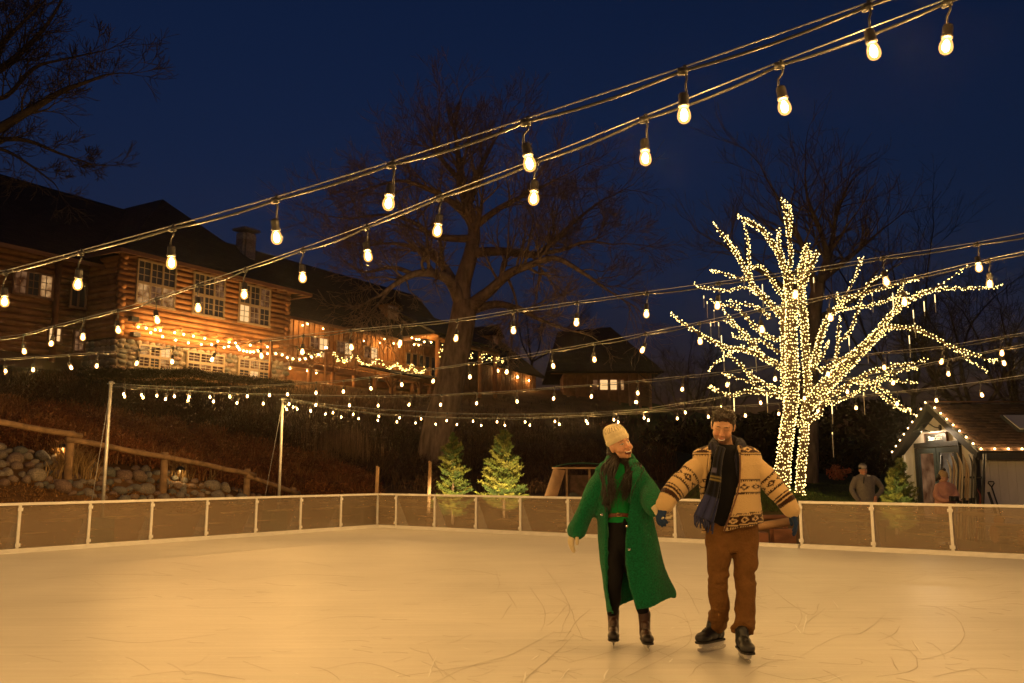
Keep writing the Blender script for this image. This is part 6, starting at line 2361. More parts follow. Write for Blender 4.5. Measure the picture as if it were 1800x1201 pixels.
# ---------------- head
def skin_mat(name):
    m = attr_mat(name, rough=0.5, spec=0.35)
    b_ = m.node_tree.nodes['Principled BSDF']
    b_.inputs['Subsurface Weight'].default_value = 0.12
    b_.inputs['Subsurface Radius'].default_value = (0.02, 0.008, 0.004)
    b_.inputs['Subsurface Scale'].default_value = 0.5
    return m
M['skin'] = skin_mat('skin')
M['teeth'] = mat('teeth', (0.80, 0.76, 0.68), 0.3)
M['mouth'] = mat('mouth_inside', (0.10, 0.02, 0.015), 0.5)
M['eye_white'] = mat('eye_white', (0.7, 0.68, 0.64), 0.25)
M['eye_dark'] = mat('eye_iris', (0.015, 0.010, 0.008), 0.2)
M['hair_black'] = mat('black_brown_hair', (0.014, 0.009, 0.006), 0.42, spec=0.5, noise_scale=40, noise_amt=0.5, stretch=(1, 1, 0.15))
M['hair_brown'] = mat('dark_brown_hair', (0.022, 0.012, 0.007), 0.4, spec=0.5, noise_scale=60, noise_amt=0.5, bump=0.6, bump_scale=120)

def build_head(root, C, fwd, up, s, skin, lips, stubble=None, open_mouth=0.5, neck_to=None, neck_r=0.05, brow=(0.012, 0.008, 0.006), squint=0.5, fem=False):
    """C: centre between the ears; fwd: where the face looks; returns the local->world matrix"""
    f = Vector(fwd).normalized()
    u = Vector(up)
    u = (u - f * u.dot(f)).normalized()
    x = f.cross(u)
    rot = Matrix((x, f, u)).transposed()
    mw = Matrix.Translation(C) @ rot.to_4x4() @ Matrix.Scale(s, 4)
    def W(p):
        return mw @ Vector(p)
    mb = MB()
    rs = rot
    def B(c, r):
        if not hasattr(r, '__len__'):
            r = (r, r, r)
        mb.ball(W(c), [q * s for q in r], 20, 14, rot=rs)
    jw = 0.055 if fem else 0.061
    B((0, -.018, .034), (.077, .097, .088))
    B((0, .018, .0), (.070, .078, .095))
    B((0, .034, -.048), (jw, .056, .070))
    B((0, .064, -.096), (.024 if fem else .028, .022, .020))
    for sx in (-1, 1):
        B((sx * .040, .058, -.034), (.028, .030, .028))
        B((sx * .043, .012, -.068), (.022, .045, .030))
        B((sx * .0765, -.008, -.008), (.011, .024, .033))
        B((sx * .080, -.014, .004), (.009, .017, .024))
    mb.tube([W((-.043, .076, .030)), W((-.018, .091, .030)), W((.018, .091, .030)), W((.043, .076, .030))], [.008 * s, .011 * s, .011 * s, .008 * s], 10)
    nt_ = .111 if fem else .115
    mb.tube([W((0, .088, .026)), W((0, .100, .0)), W((0, nt_, -.024)), W((0, nt_ - .009, -.037))], [.008 * s, .0095 * s, .0125 * s, .009 * s], 12)
    for sx in (-1, 1):
        B((sx * .012, .101, -.031), .010)
    B((0, .086, -.066), (.027, .020, .018))
    B((0, .086, -.083), (.020, .016, .010))
    nb_ = W((0, -.03, -.05))
    ne = Vector(neck_to) if neck_to is not None else W((0, -.05, -.2))
    limb(mb, [nb_, nb_.lerp(ne, .5), ne], [neck_r * s * .95, neck_r * s, neck_r * s * 1.12], 16)
    me = remesh(mb, 0.0048, 5)
    inv = mw.inverted()
    def skin_c(co):
        p = inv @ co
        c = list(skin)
        ck = math.exp(-(((abs(p.x) - .042) / .02) ** 2 + ((p.z + .03) / .022) ** 2)) if p.y > .02 else 0
        c = [c[0] * (1 + .03 * ck), c[1] * (1 - .07 * ck), c[2] * (1 - .08 * ck)]
        ns = math.exp(-((p.x / .018) ** 2 + ((p.z + .028) / .02) ** 2)) if p.y > .09 else 0
        c = [c[0] * (1 + .06 * ns), c[1] * (1 - .1 * ns), c[2] * (1 - .12 * ns)]
        if stubble:
            jaw = 1 if (p.z < -.050 and p.y > -.03 and p.z > -.14) else 0
            ch = max(0, min(1, (-.038 - p.z) / .02)) * (1 if p.y > -.03 else 0) * (1 if p.z > -.135 else 0)
            if abs(p.x) > .03 and p.z > -.06:
                ch *= 0.35 if p.y > .04 else 0.8
            ch *= 0.6
            c = [a_ * (1 - ch) + b_ * ch for a_, b_ in zip(c, stubble)]
        d = ((p.x / .027) ** 2 + ((p.z + .068) / .016) ** 2)
        if d < 1.25 and p.y > .06:
            c = [a_ * .35 + b_ * .65 for a_, b_ in zip(c, lips)]
        return c
    bvh = BVHTree.FromPolygons([v.co.copy() for v in me.vertices], [tuple(p.vertices) for p in me.polygons])
    head = finish(me, 'body', M['skin'], root, skin_c)
    def surf(px_, pz_):
        o = W((px_, .3, pz_))
        h = bvh.ray_cast(o, -f)
        return (inv @ h[0]).y if h[0] is not None else 0.09
    def patch(name, fn, m, parent, off, nu=10, nv=5):
        """thin raised patch hugging the face; fn(u, v) -> (x, z)"""
        g = MB()
        rows_ = []
        for j in range(nv + 1):
            row = []
            for i in range(nu + 1):
                px_, pz_ = fn(i / nu, j / nv)
                edge = min(i, nu - i, j, nv - j) > 0
                row.append(W((px_, surf(px_, pz_) + (off if edge else off * 0.3), pz_)))
            rows_.append(row)
        g.loft(rows_, closed=False)
        return g.build(name, m, parent, True)
    ow = 0.004 + 0.010 * open_mouth
    # mouth: opening, teeth; smile lifts the corners
    def mouth_line(u_, v_):
        xx = (u_ - .5) * 2
        wdt = .030
        curve = .009 * xx * xx
        hgt_ = ow * math.sqrt(max(0, 1 - xx * xx))
        return xx * wdt, -.070 + curve + (v_ - .62) * 2 * hgt_
    patch('mouth', mouth_line, M['mouth'], head, .0022, 12, 5)
    def teeth_line(u_, v_):
        xx = (u_ - .5) * 2 * .86
        curve = .009 * xx * xx
        hgt_ = ow * math.sqrt(max(0, 1 - xx * xx))
        top = -.070 + curve + .38 * 2 * hgt_ * .92
        return xx * .030, top - (1 - v_) * min(.0085, hgt_ * 1.1 + .002)
    patch('teeth', teeth_line, M['teeth'], head, .0038, 12, 3)
    for sx in (-1, 1):
        ex = sx * .031
        op = .0062 * (1 - squint * .75)
        if squint < .8:
          patch('eye', lambda u_, v_: (ex + (u_ - .5) * .027, .004 + (v_ - .5) * 2 * op * math.sqrt(max(0, 1 - ((u_ - .5) * 2) ** 2)) + .002 * (1 - ((u_ - .5) * 2) ** 2)), M['eye_white'], head, .0012, 8, 4)
        if squint < .8:
          patch('iris', lambda u_, v_: (ex + (u_ - .5) * .0125, .005 + (v_ - .5) * 2 * op * 1.0 * math.sqrt(max(0, 1 - ((u_ - .5) * 2) ** 2))), M['eye_dark'], head, .0024, 6, 4)
        patch('eyelid', lambda u_, v_: (ex + (u_ - .5) * .033, .0045 + op * (1 - ((u_ - .5) * 2) ** 2) * (1 if squint < .8 else -1.2) + v_ * (.0034 if squint < .8 else .0026) + .001), M['eye_dark'], head, .003, 8, 2)
        patch('eyebrow', lambda u_, v_: (ex + (u_ - .5) * .040, .0285 + .0045 * (1 - ((u_ - .5) * 2) ** 2) - .004 * (u_ - .5) * 2 * sx + (v_ - .5) * (.0062 if not fem else .0046) * (1 - abs(u_ - .5))), BROW, head, .0022, 8, 3)
    return W, inv, head, rot
BROW = mat('eyebrow_hair', (0.02, 0.012, 0.008), 0.7)

def glove(mb, wrist, direction, palm_n, s=1.0, curl=0.35, spread=0.16, side=1, r=0.0105):
    """five-fingered hand grown from the wrist; palm_n: the way the palm faces"""
    d = Vector(direction).normalized()
    n = Vector(palm_n)
    n = (n - d * n.dot(d)).normalized()
    x = d.cross(n) * side
    w = Vector(wrist)
    kn = w + d * .085 * s
    mb.tube([w - d * .02 * s, w + d * .02 * s], [.030 * s, .031 * s], 14)
    mb.ball(w + d * .045 * s, (.040 * s, .050 * s, .021 * s), 16, 12, rot=Matrix((x, d, n)).transposed())
    mb.ball(w + d * .075 * s, (.040 * s, .030 * s, .018 * s), 16, 12, rot=Matrix((x, d, n)).transposed())
    L = [.066, .078, .083, .077, .060]
    for i in range(1, 5):
        off = (i - 2.5) * .0195 * s
        b0 = kn + x * off - d * (.006 * abs(i - 2.3)) * s
        dd = (d + x * (i - 2.5) * spread * .4).normalized()
        p = b0.copy()
        pts = [p.copy()]
        a = curl * (0.75 + 0.12 * i)
        cur = dd.copy()
        for k in range(3):
            ax = cur.cross(n).normalized()
            cur = (cur * math.cos(a) + n * math.sin(a)).normalized()
            n2 = n
            p = p + cur * L[i] * s * (.42, .33, .25)[k]
            pts.append(p.copy())
        limb(mb, pts, [r * s * 1.08, r * s * 1.02, r * s * .96, r * s * .84], 10, 3)
    tb = w + d * .022 * s - x * .028 * s
    t1 = tb + (d * .55 - x * .62 + n * .35).normalized() * .034 * s
    t2 = t1 + (d * .85 - x * .22 + n * .35 * (0.5 + curl)).normalized() * .028 * s
    t3 = t2 + (d * .9 + n * .3 * (0.5 + curl)).normalized() * .02 * s
    limb(mb, [tb, t1, t2, t3], [r * 1.45 * s, r * 1.25 * s, r * 1.1 * s, r * .95 * s], 10, 3)

M['blade'] = mat('skate_steel', (0.65, 0.63, 0.6), 0.25, metal=0.9)
M['holder'] = mat('white_blade_holder', (0.7, 0.68, 0.64), 0.45)
M['lace'] = mat('boot_lace', (0.02, 0.018, 0.016), 0.8)
def skate(root, sole, fwd, boot_m, toe_m, hockey=False, h=0.17, s=1.0, roll=0.0, pitch=0.0):
    """boot on a blade; sole: blade's middle on the ice; local +Y is forward"""
    f = Vector((fwd[0], fwd[1], 0)).normalized()
    rot = Matrix((V(f.y, -f.x, 0), f, UP)).transposed() @ Matrix.Rotation(roll, 3, 'Y') @ Matrix.Rotation(pitch, 3, 'X')
    sole = Vector(sole)
    def W(p):
        return sole + rot @ (Vector(p) * s)
    bz = .062
    mb = MB()
    mb.ball(W((0, .085, bz + .035)), [q * s for q in (.047, .075, .038)], 18, 12, rot=rot)
    mb.ball(W((0, .02, bz + .050)), [q * s for q in (.042, .085, .050)], 18, 12, rot=rot)
    mb.ball(W((0, -.075, bz + .045)), [q * s for q in (.038, .046, .050)], 18, 12, rot=rot)
    limb(mb, [W((0, -.045, bz + .05)), W((0, -.045, bz + .11)), W((0, -.052, bz + h))], [.044 * s, .043 * s, (.046 if hockey else .050) * s], 16)
    limb(mb, [W((0, .015, bz + .085)), W((0, -.008, bz + .12))], [.030 * s, .036 * s], 12)
    inv = rot.inverted()
    def bc(co):
        p = inv @ (co - sole) / s
        return toe_m if p.y > .105 else boot_m
    boot = finish(remesh(mb, .006, 4), 'skate_boot', M['leather'], root, bc)
    g = MB()
    ring = []
    for y, w_ in ((-.118, .018), (-.105, .032), (-.05, .036), (.02, .040), (.09, .045), (.135, .036), (.155, .012)):
        ring.append([W((-w_, y, bz)), W((w_, y, bz)), W((w_, y, bz + .012)), W((-w_, y, bz + .012))])
    g.loft(ring, cap0=True, cap1=True)
    g.build('sole', M['sole'], boot)
    if hockey:
        g = MB()
        g.loft([[W((-.012, y, z0)), W((.012, y, z0)), W((.02, y, bz)), W((-.02, y, bz))] for y, z0 in ((-.11, .035), (-.06, .02), (0, .03), (.06, .02), (.12, .035))], cap0=True, cap1=True)
        g.build('blade_holder', M['holder'], boot)
        g = MB()
        g.loft([[W((-.0025, y, z0)), W((.0025, y, z0)), W((.0025, y, z1)), W((-.0025, y, z1))] for y, z0, z1 in ((-.145, .012, .026), (-.12, .002, .03), (0, 0, .028), (.12, .002, .03), (.150, .016, .032))], cap0=True, cap1=True)
        g.build('blade', M['blade'], boot)
    else:
        for y in (-.08, .075):
            g = MB()
            g.loft([[W((-.006, y - .018, .03)), W((.006, y - .018, .03)), W((.006, y + .018, .03)), W((-.006, y + .018, .03))], [W((-.02, y - .03, bz)), W((.02, y - .03, bz)), W((.02, y + .03, bz)), W((-.02, y + .03, bz))]], cap0=True, cap1=True)
            g.build('stanchion', M['blade'], boot)
        g = MB()
        g.loft([[W((-.003, y, z0)), W((.003, y, z0)), W((.003, y, .034)), W((-.003, y, .034))] for y, z0 in ((-.135, .012), (-.1, .002), (0, 0), (.1, .002), (.135, .014), (.15, .028))], cap0=True, cap1=True)
        g.build('blade', M['blade'], boot)
    # laces: crossed rows up the tongue
    for k in range(6):
        t = k / 5
        yy = .085 - .075 * t
        zz = bz + .070 + (.05 if h < .2 else .11) * t ** 1.3
        hw = .026
        g = MB()
        g.tube([W((-hw, yy - .02, zz - .006)), W((0, yy + .008, zz + .008)), W((hw, yy - .02, zz + .004))], .0036 * s, 6)
        g.build('lace', M['lace_light'] if k % 2 else M['lace'], boot, True)
    return boot
M['leather'] = attr_mat('skate_leather', rough=0.4, spec=0.5)
M['sole'] = mat('skate_sole', (0.015, 0.012, 0.01), 0.5)
M['lace_light'] = mat('grey_lace', (0.10, 0.09, 0.08), 0.8)

def fold(seed, amp, sx=9.0, sz=3.0, fine=0.0):
    off = Vector((seed * 3.7, seed * 1.9, seed * 5.3))
    def f(co):
        a = noise.noise(Vector((co.x * sx, co.y * sx, co.z * sz)) + off) * amp
        if fine:
            a += noise.noise(co * 90 + off) * fine
        return a
    return f

def foot(x, y, back):
    """blade on the ice under this pixel's ray, pushed `back` along it"""
    p = at_z(x, y, 0)
    k = (p.y + back) / p.y
    return V(p.x * k, p.y * k, 0)
# ================================================================= woman in the green coat
WF = [foot(1079, 1141, .10), foot(1136, 1147, .10)]
MF = [foot(1252, 1147, .06), foot(1309, 1168, .13)]
WY = at_z(1106, 1141, 0).y
MY = at_z(1278, 1152, 0).y
wom = thing('person', 'laughing person in a long green coat, cream knit hat and brown skates', 'person', at_z(1106, 1141, 0))
def w_(x, y, d=0.0):
    return at_y(x, y, WY + d)
GREEN = (0.007, 0.155, 0.058)
M['coat'] = mat('green_teddy_coat', GREEN, 0.95, spec=0.1, sheen=0.15, noise_scale=90, noise_amt=0.35, bump=0.9, bump_scale=170)
M['sweater'] = mat('bright_green_sweater', (0.010, 0.26, 0.055), 0.85, spec=0.15, noise_scale=6, noise_amt=0.15, bump=0.3, bump_scale=140)
M['leggings'] = mat('black_trousers', (0.010, 0.009, 0.010), 0.8, spec=0.15)
M['lining'] = mat('coat_lining', (0.01, 0.06, 0.03), 0.5)
M['cream_knit'] = mat('cream_glove_knit', (0.66, 0.56, 0.36), 0.9, bump=0.5, bump_scale=200)
# head turned to her companion, chin up
headC = w_(1090, 783, -0.02)
Wf = build_head(wom, headC, (0.38, -0.91, 0.10), (-0.40, 0.10, 1.0), 0.98, (0.55, 0.30, 0.18), (0.30, 0.07, 0.05), open_mouth=1.0, neck_to=w_(1087, 822, 0.03), neck_r=0.047, squint=0.55, fem=True)
WW, Winv, whead, wrot = Wf
# hat
def knit_hat(root, W_, rot, m, rows, name='knit_hat'):
    mb = MB()
    rings = []
    n = 40
    for (z, rx, ry, oy, tilt) in rows:
        rg = []
        for k in range(n):
            a = 2 * PI * k / n
            rib = 1 + 0.012 * math.cos(a * 20)
            x_, y_ = rx * math.cos(a) * rib, ry * math.sin(a) * rib
            rg.append(W_((x_, y_ + oy, z + tilt * y_)))
        rings.append(rg)
    mb.loft(rings, cap1=True)
    me = mb.mesh(name, [])
    return me
hat_rows = [(.022, .083, .103, -.012, .16), (.038, .090, .110, -.012, .16), (.060, .092, .112, -.014, .13), (.066, .087, .107, -.014, .12), (.10, .086, .105, -.018, .06), (.130, .081, .097, -.026, .0), (.156, .068, .080, -.033, 0), (.174, .044, .052, -.038, 0), (.180, .013, .015, -.040, 0)]
def hat_col(co):
    p = Winv @ co
    a = math.atan2(p.y + .02, p.x)
    base = (0.72, 0.62, 0.40)
    row = (p.z - .118) / .011
    if 0 < row < 4:
        k = int(row)
        ph = (a * 7 + k * .9) % 1.0
        if (k in (0, 3) and ph < .22) or (k in (1, 2) and (ph < .42 and int(a * 7) % 2 == 0)):
            return (0.20, 0.15, 0.08)
    return base
M['hat_knit'] = attr_mat('cream_hat_knit', rough=0.9, spec=0.1, bump=0.6, bump_scale=160)
me = knit_hat(wom, WW, wrot, None, hat_rows)
bm = bmesh.new(); bm.from_mesh(me); bmesh.ops.subdivide_edges(bm, edges=bm.edges, cuts=2, use_grid_fill=True); bm.to_mesh(me); bm.free()
hat = finish(me, 'knit_hat', M['hat_knit'], wom, hat_col)
# earring
MB().tube([WW((-.084, .0, -.040)) + Vector(q) for q in [(0.014 * math.cos(a), 0.004 * math.sin(a), 0.016 * math.sin(a)) for a in [i * PI / 6 for i in range(13)]]], .004, 6).build('earring', mat('gold', (0.8, 0.55, 0.2), 0.25, metal=1.0), wom, True)
# long hair: many tapering strands over both shoulders
hr = random.Random(4)
hm_ = MB()
def strand_hair(start, mid, end, n, sp0, sp1, r0):
    for k in range(n):
        o0 = Vector((hr.gauss(0, sp0), hr.gauss(0, sp0 * .7), hr.gauss(0, sp0 * .4)))
        o1 = Vector((hr.gauss(0, sp1), hr.gauss(0, sp1 * .7), hr.gauss(0, sp1 * .6)))
        o2 = Vector((hr.gauss(0, sp1 * 1.1), hr.gauss(0, sp1 * .7), hr.gauss(0, sp1 * 2)))
        ph = hr.uniform(0, 6.28)
        P = catmull([start + o0, start.lerp(mid, .5) + (o0 + o1) / 2 + V(.006 * math.cos(ph), 0, 0), mid + o1, mid.lerp(end, .5) + (o1 + o2) / 2 + V(.010 * math.sin(ph), 0, 0), end + o2], 4)
        nn = len(P)
        hm_.tube(P, [r0 * (1 - .8 * (i / (nn - 1)) ** 2) for i in range(nn)], 5)
strand_hair(WW((-.068, -.05, -.02)), w_(1067, 826, -.15), w_(1068, 884, -.20), 190, .014, .022, .0046)
strand_hair(WW((-.055, -.06, -.04)), w_(1072, 832, -.15), w_(1076, 872, -.19), 110, .014, .020, .0045)
strand_hair(WW((.060, -.075, -.03)), w_(1112, 822, -.10), w_(1097, 864, -.20), 190, .013, .023, .0046)
strand_hair(WW((.05, -.085, -.03)), w_(1118, 820, -.09), w_(1107, 850, -.19), 120, .013, .022, .0045)
hm_.build('hair', M['hair_black'], wom, True, fix=False)
mb = MB()
mb.ball(WW((0, -.03, .02)), (.080, .09, .08), 18, 12, rot=wrot)
limb(mb, [WW((-.055, -.06, -.02)), w_(1074, 815, .03)], [.035, .04], 12)
limb(mb, [WW((.05, -.08, -.02)), w_(1108, 815, .04)], [.035, .04], 12)
limb(mb, [WW((-.066, -.05, -.03)), w_(1067, 826, -.12), w_(1069, 868, -.17)], [.022, .034, .020], 12)
limb(mb, [WW((.055, -.08, -.04)), w_(1112, 822, -.08), w_(1100, 854, -.17)], [.022, .034, .018], 12)
finish(remesh(mb, .008, 3), 'hair_back', M['hair_black'], wom, disp=fold(7, .012, 40, 6))
# sweater with roll neck, trousers
mb = MB()
ell(mb, [(803, 1079, 1098, .05, .05), (812, 1076, 1104, .055, .06), (822, 1060, 1116, .085, .09), (845, 1058, 1118, .105, .10), (875, 1060, 1116, .105, .10), (900, 1062, 1112, .10, .10), (918, 1062, 1113, .10, .10)], WY)
finish(remesh(mb, .009, 5), 'sweater', M['sweater'], wom, disp=fold(2, .012, 14, 6))
mb = MB()
ell(mb, [(906, 1066, 1112, .095, .10), (930, 1063, 1114, .10, .11), (955, 1063, 1118, .10, .10), (968, 1066, 1116, .08, .08)], WY)
limb(mb, [w_(1080, 955), w_(1080, 1000, -.02), w_(1079, 1045, .03), V(WF[0].x, WF[0].y + .05, .24)], [.088, .070, .056, .043], 16)
limb(mb, [w_(1104, 955), w_(1114, 1000, -.01), w_(1124, 1045, .03), V(WF[1].x, WF[1].y + .05, .24)], [.088, .070, .056, .043], 16)
finish(remesh(mb, .009, 4), 'trousers', M['leggings'], wom, disp=fold(5, .008, 12, 10))
bl = [w_(x, y, d) for x, y, d in [(1064, 908, -.06), (1074, 906, -.095), (1090, 905, -.108), (1104, 906, -.095), (1112, 908, -.06)]]
MB().loft([[p + V(0, 0, .014), p - V(0, 0, .014), p - V(0, -.012, .014), p - V(0, -.012, -.014)] for p in bl], cap0=True, cap1=True).build('belt', mat('brown_belt', (0.16, 0.05, 0.025), 0.4), wom, True)
bk = w_(1088, 905, -.115)
MB().tube([bk + V(.02 * math.cos(a) * 1.1, 0, .016 * math.sin(a)) for a in [PI / 4 + i * PI / 2 for i in range(5)]], .0035, 6).build('buckle', mat('brass_buckle', (0.7, 0.45, 0.15), 0.3, metal=1), wom, True)
# coat
mb = MB()
rows = [((809, 809), 1070, 1112, 1080, 1102, .07, .08), ((814, 814), 1056, 1124, 1078, 1105, .11, .11), ((824, 821), 1046, 1134, 1074, 1108, .145, .14), ((845, 843), 1043, 1138, 1070, 1109, .16, .16), ((872, 872), 1044, 1141, 1068, 1107, .165, .165),
        ((905, 905), 1046, 1147, 1067, 1102, .17, .17), ((945, 942), 1048, 1155, 1066, 1099, .175, .18), ((990, 984), 1053, 1166, 1066, 1101, .18, .19), ((1035, 1020), 1059, 1178, 1068, 1108, .19, .205), ((1062, 1038), 1064, 1185, 1074, 1115, .195, .21), ((1078, 1048), 1066, 1187, 1079, 1118, .195, .21)]
open_coat(mb, rows, WY, th=.034)
# sleeves
limb(mb, [w_(1063, 838, .0), w_(1050, 858, -.01), w_(1037, 884, -.02), w_(1023, 914, -.03), w_(1014, 932, -.035)], [.082, .086, .078, .072, .074], 20)
HD = MY - .07 - WY
limb(mb, [w_(1120, 836, .0), w_(1134, 856, -.03), w_(1145, 878, HD * .5), w_(1151, 893, HD * .85)], [.082, .088, .082, .068], 20)
# lapels and collar
def flap(pts_out, pts_in, th=.02):
    rings = []
    for a_, b_ in zip(pts_out, pts_in):
        m_ = (a_ + b_) / 2 + V(0, -.012, 0)
        rings.append([a_ + V(0, -th, 0), m_ + V(0, -th, 0), b_ + V(0, -th, 0), b_ + V(0, th, 0), m_ + V(0, th, 0), a_ + V(0, th, 0)])
    mb.loft(rings, cap0=True, cap1=True)
flap([w_(1060, 811, -.09), w_(1044, 826, -.14), w_(1056, 836, -.17), w_(1062, 856, -.18), w_(1067, 880, -.18)], [w_(1078, 812, -.09), w_(1072, 822, -.14), w_(1070, 836, -.175), w_(1069, 858, -.18), w_(1069, 882, -.18)])
flap([w_(1118, 806, -.07), w_(1128, 824, -.14), w_(1126, 834, -.17), w_(1116, 856, -.185), w_(1106, 884, -.185)], [w_(1104, 810, -.08), w_(1107, 822, -.14), w_(1108, 838, -.175), w_(1107, 858, -.185), w_(1102, 886, -.185)])
limb(mb, [w_(1068, 815, -.03), w_(1074, 808, .06), w_(1090, 805, .10), w_(1108, 806, .06), w_(1118, 814, -.03)], [.03, .034, .036, .034, .03], 12)
coat_me = remesh(mb, .0105, 5)
def coat_disp(co):
    a = noise.noise(Vector((co.x * 8, co.y * 8, co.z * 1.6))) * .026
    return a + noise.noise(co * 55) * .0014 + noise.noise(co * 120) * .0012
coat = finish(coat_me, 'coat', M['coat'], wom, disp=coat_disp)
for (x, y) in [(1106, 966), (1102, 925), (1058, 905)]:
    p = w_(x, y, -.20)
    MB().lathe([(.011, 0), (.011, .004), (0, .006)], p, 10, rot=Matrix.Rotation(PI / 2, 3, 'X')).build('snap_button', M['blade'], coat, True)
# hands: free hand relaxed, other hand in his
mb = MB()
glove(mb, w_(1009, 933, -.035), (-.34, -.12, -1), (.7, .3, -.1), 1.0, curl=.36, spread=.03, side=-1, r=.0128)
finish(remesh(mb, .0045, 3), 'glove', M['cream_knit'], wom)
HX = w_(1162, 899, -.13)      # where the two hands meet
mb = MB()
glove(mb, w_(1152, 893, HD), (.58, -.30, -.78), (.30, -.85, .30), 0.95, curl=.6, side=1, r=.0112)
finish(remesh(mb, .0045, 3), 'glove', M['cream_knit'], wom)
# skates
BROWN, DKB = (0.055, 0.024, 0.014), (0.016, 0.010, 0.008)
for p, fx, fy in [(WF[0], -.12, -1), (WF[1], .02, -1)]:
    skate(wom, p, (fx, fy), BROWN, DKB, False, h=.195, s=.98)

# ================================================================= man in the patterned jacket
MY = at_z(1278, 1152, 0).y
man = thing('person', 'smiling person in a tan patterned jacket, navy scarf and brown trousers, looking down', 'person', at_z(1278, 1152, 0))
def m_(x, y, d=0.0):
    return at_y(x, y, MY + d)
TAN_, DARK = (0.66, 0.47, 0.235), (0.045, 0.017, 0.010)
headC = m_(1271, 749, -.03)
Mf = build_head(man, headC, (-0.30, -0.86, -0.46), (0.03, -0.40, 1.0), 1.03, (0.52, 0.285, 0.165), (0.40, 0.13, 0.09), stubble=(0.16, 0.085, 0.055), open_mouth=.45, neck_to=m_(1276, 798, .05), neck_r=.058, squint=.85)
MW, Minv, mhead, mrot = Mf
# short hair
mb = MB()
mb.ball(MW((0, -.024, .052)), (.086, .098, .082), 24, 16, rot=mrot)
mb.ball(MW((0, .035, .095)), (.066, .052, .036), 20, 12, rot=mrot)
mb.ball(MW((.02, .055, .098)), (.045, .036, .032), 20, 12, rot=mrot)
for sx in (-1, 1):
    mb.ball(MW((sx * .071, -.02, .035)), (.016, .05, .045), 16, 10, rot=mrot)
    limb(mb, [MW((sx * .076, .018, .03)), MW((sx * .076, .014, -.012))], [.010, .006], 8)
mb.ball(MW((0, -.085, -.01)), (.065, .035, .06), 18, 12, rot=mrot)
hme = remesh(mb, .006, 3)
def hair_d(co):
    q = Minv @ co
    return noise.noise(Vector((q.x * 110, q.y * 28, q.z * 60))) * .005 + noise.noise(co * 40) * .003
mhair = finish(hme, 'hair', M['hair_brown'], man, disp=hair_d)
# loose tufts swept up from the forehead
tr = random.Random(9)
tf = MB()
LM = base_of(man)
fw = mrot @ V(0, 1, 0)
for v in hme.vertices:
    q = Minv @ (v.co + LM)
    if q.z > .045 and tr.random() < (.16 if q.y > .0 else .07):
        p = v.co + LM
        d = (v.normal * .7 + (mrot @ V(tr.gauss(.15, .25), -.5 if q.y > .03 else -.9, .55))).normalized()
        L = tr.uniform(.008, .018)
        tf.tube([p - v.normal * .004, p + d * L * .5 + v.normal * .003, p + d * L], [.0034, .0026, .0008], 4)
tf.build('hair_tufts', M['hair_brown'], mhair, True, fix=False)['kind'] = 'stuff'
# shirt, trousers
M['black_shirt'] = mat('black_shirt', (0.010, 0.010, 0.012), 0.85, spec=0.1, bump=0.3, bump_scale=160)
M['brown_trousers'] = mat('brown_canvas_trousers', (0.165, 0.078, 0.023), 0.8, spec=0.15, noise_scale=14, noise_amt=0.14, bump=0.5, bump_scale=60)
mb = MB()
ell(mb, [(783, 1262, 1292, .06, .06), (795, 1244, 1308, .09, .10), (815, 1236, 1318, .11, .11), (850, 1238, 1324, .125, .12), (890, 1240, 1326, .12, .12), (925, 1242, 1328, .11, .12)], MY)
finish(remesh(mb, .01, 5), 'shirt', M['black_shirt'], man, disp=fold(8, .012, 12, 5))
mb = MB()
ell(mb, [(915, 1243, 1331, .115, .125), (935, 1241, 1333, .12, .135), (955, 1240, 1333, .12, .13), (968, 1243, 1332, .10, .11)], MY)
limb(mb, [m_(1265, 955), m_(1263, 990, -.03), m_(1262, 1030, -.02), m_(1264, 1075, .03), V(MF[0].x + .05, MF[0].y + .035, .20)], [.098, .088, .076, .072, .080], 20, ball_end=False)
limb(mb, [m_(1309, 955), m_(1310, 990, -.03), m_(1310, 1035, -.05), m_(1310, 1080, -.05), V(MF[1].x, MF[1].y + .03, .20)], [.098, .088, .074, .072, .082], 20, ball_end=False)
tme = remesh(mb, .009, 4)
zk = m_(1264, 1090).z
def pant_disp(co):
    a = noise.noise(Vector((co.x * 7, co.y * 7, co.z * 9)) + V(4, 2, 1)) * .018
    low = max(0, 1 - (co.z - .15) / .22)
    a += low * noise.noise(Vector((co.x * 5, co.y * 5, co.z * 30))) * .024
    kn = math.exp(-((co.z - .55) / .08) ** 2)
    a += kn * noise.noise(Vector((co.x * 6, co.y * 6, co.z * 26)) + V(9, 0, 0)) * .018
    return a
finish(tme, 'trousers', M['brown_trousers'], man, disp=pant_disp)

# jacket with knitted bands: dyed pattern per vertex
M['jacket'] = attr_mat('patterned_fleece', rough=0.95, spec=0.08, sheen=0.25, bump=0.6, bump_scale=150)
def tri(x):
    return abs((x % 1.0) - .5) * 2
def motif(s, v, per):
    """stepped diamond with a hole; s along the band, v -1..1 across it"""
    u_ = ((s / per) % 1.0 - .5) * 2
    d = abs(round(u_ * 4) / 4) * 1.25 + abs(round(v * 4) / 4)
    if d < .32:
        return False
    return d < .95
mb = MB()
jrows = [((781, 781), 1246, 1304, 1254, 1300, .08, .08), ((787, 787), 1230, 1322, 1251, 1301, .12, .11), ((795, 796), 1218, 1336, 1249, 1302, .145, .13), ((815, 817), 1219, 1341, 1246, 1302, .155, .145), ((845, 845), 1227, 1338, 1242, 1301, .16, .15),
         ((872, 870), 1231, 1336, 1240, 1294, .165, .15), ((898, 894), 1233, 1338, 1239, 1285, .17, .15), ((920, 910), 1233, 1341, 1239, 1276, .17, .155), ((938, 918), 1233, 1343, 1239, 1271, .17, .155)]
open_coat(mb, jrows, MY, th=.026)
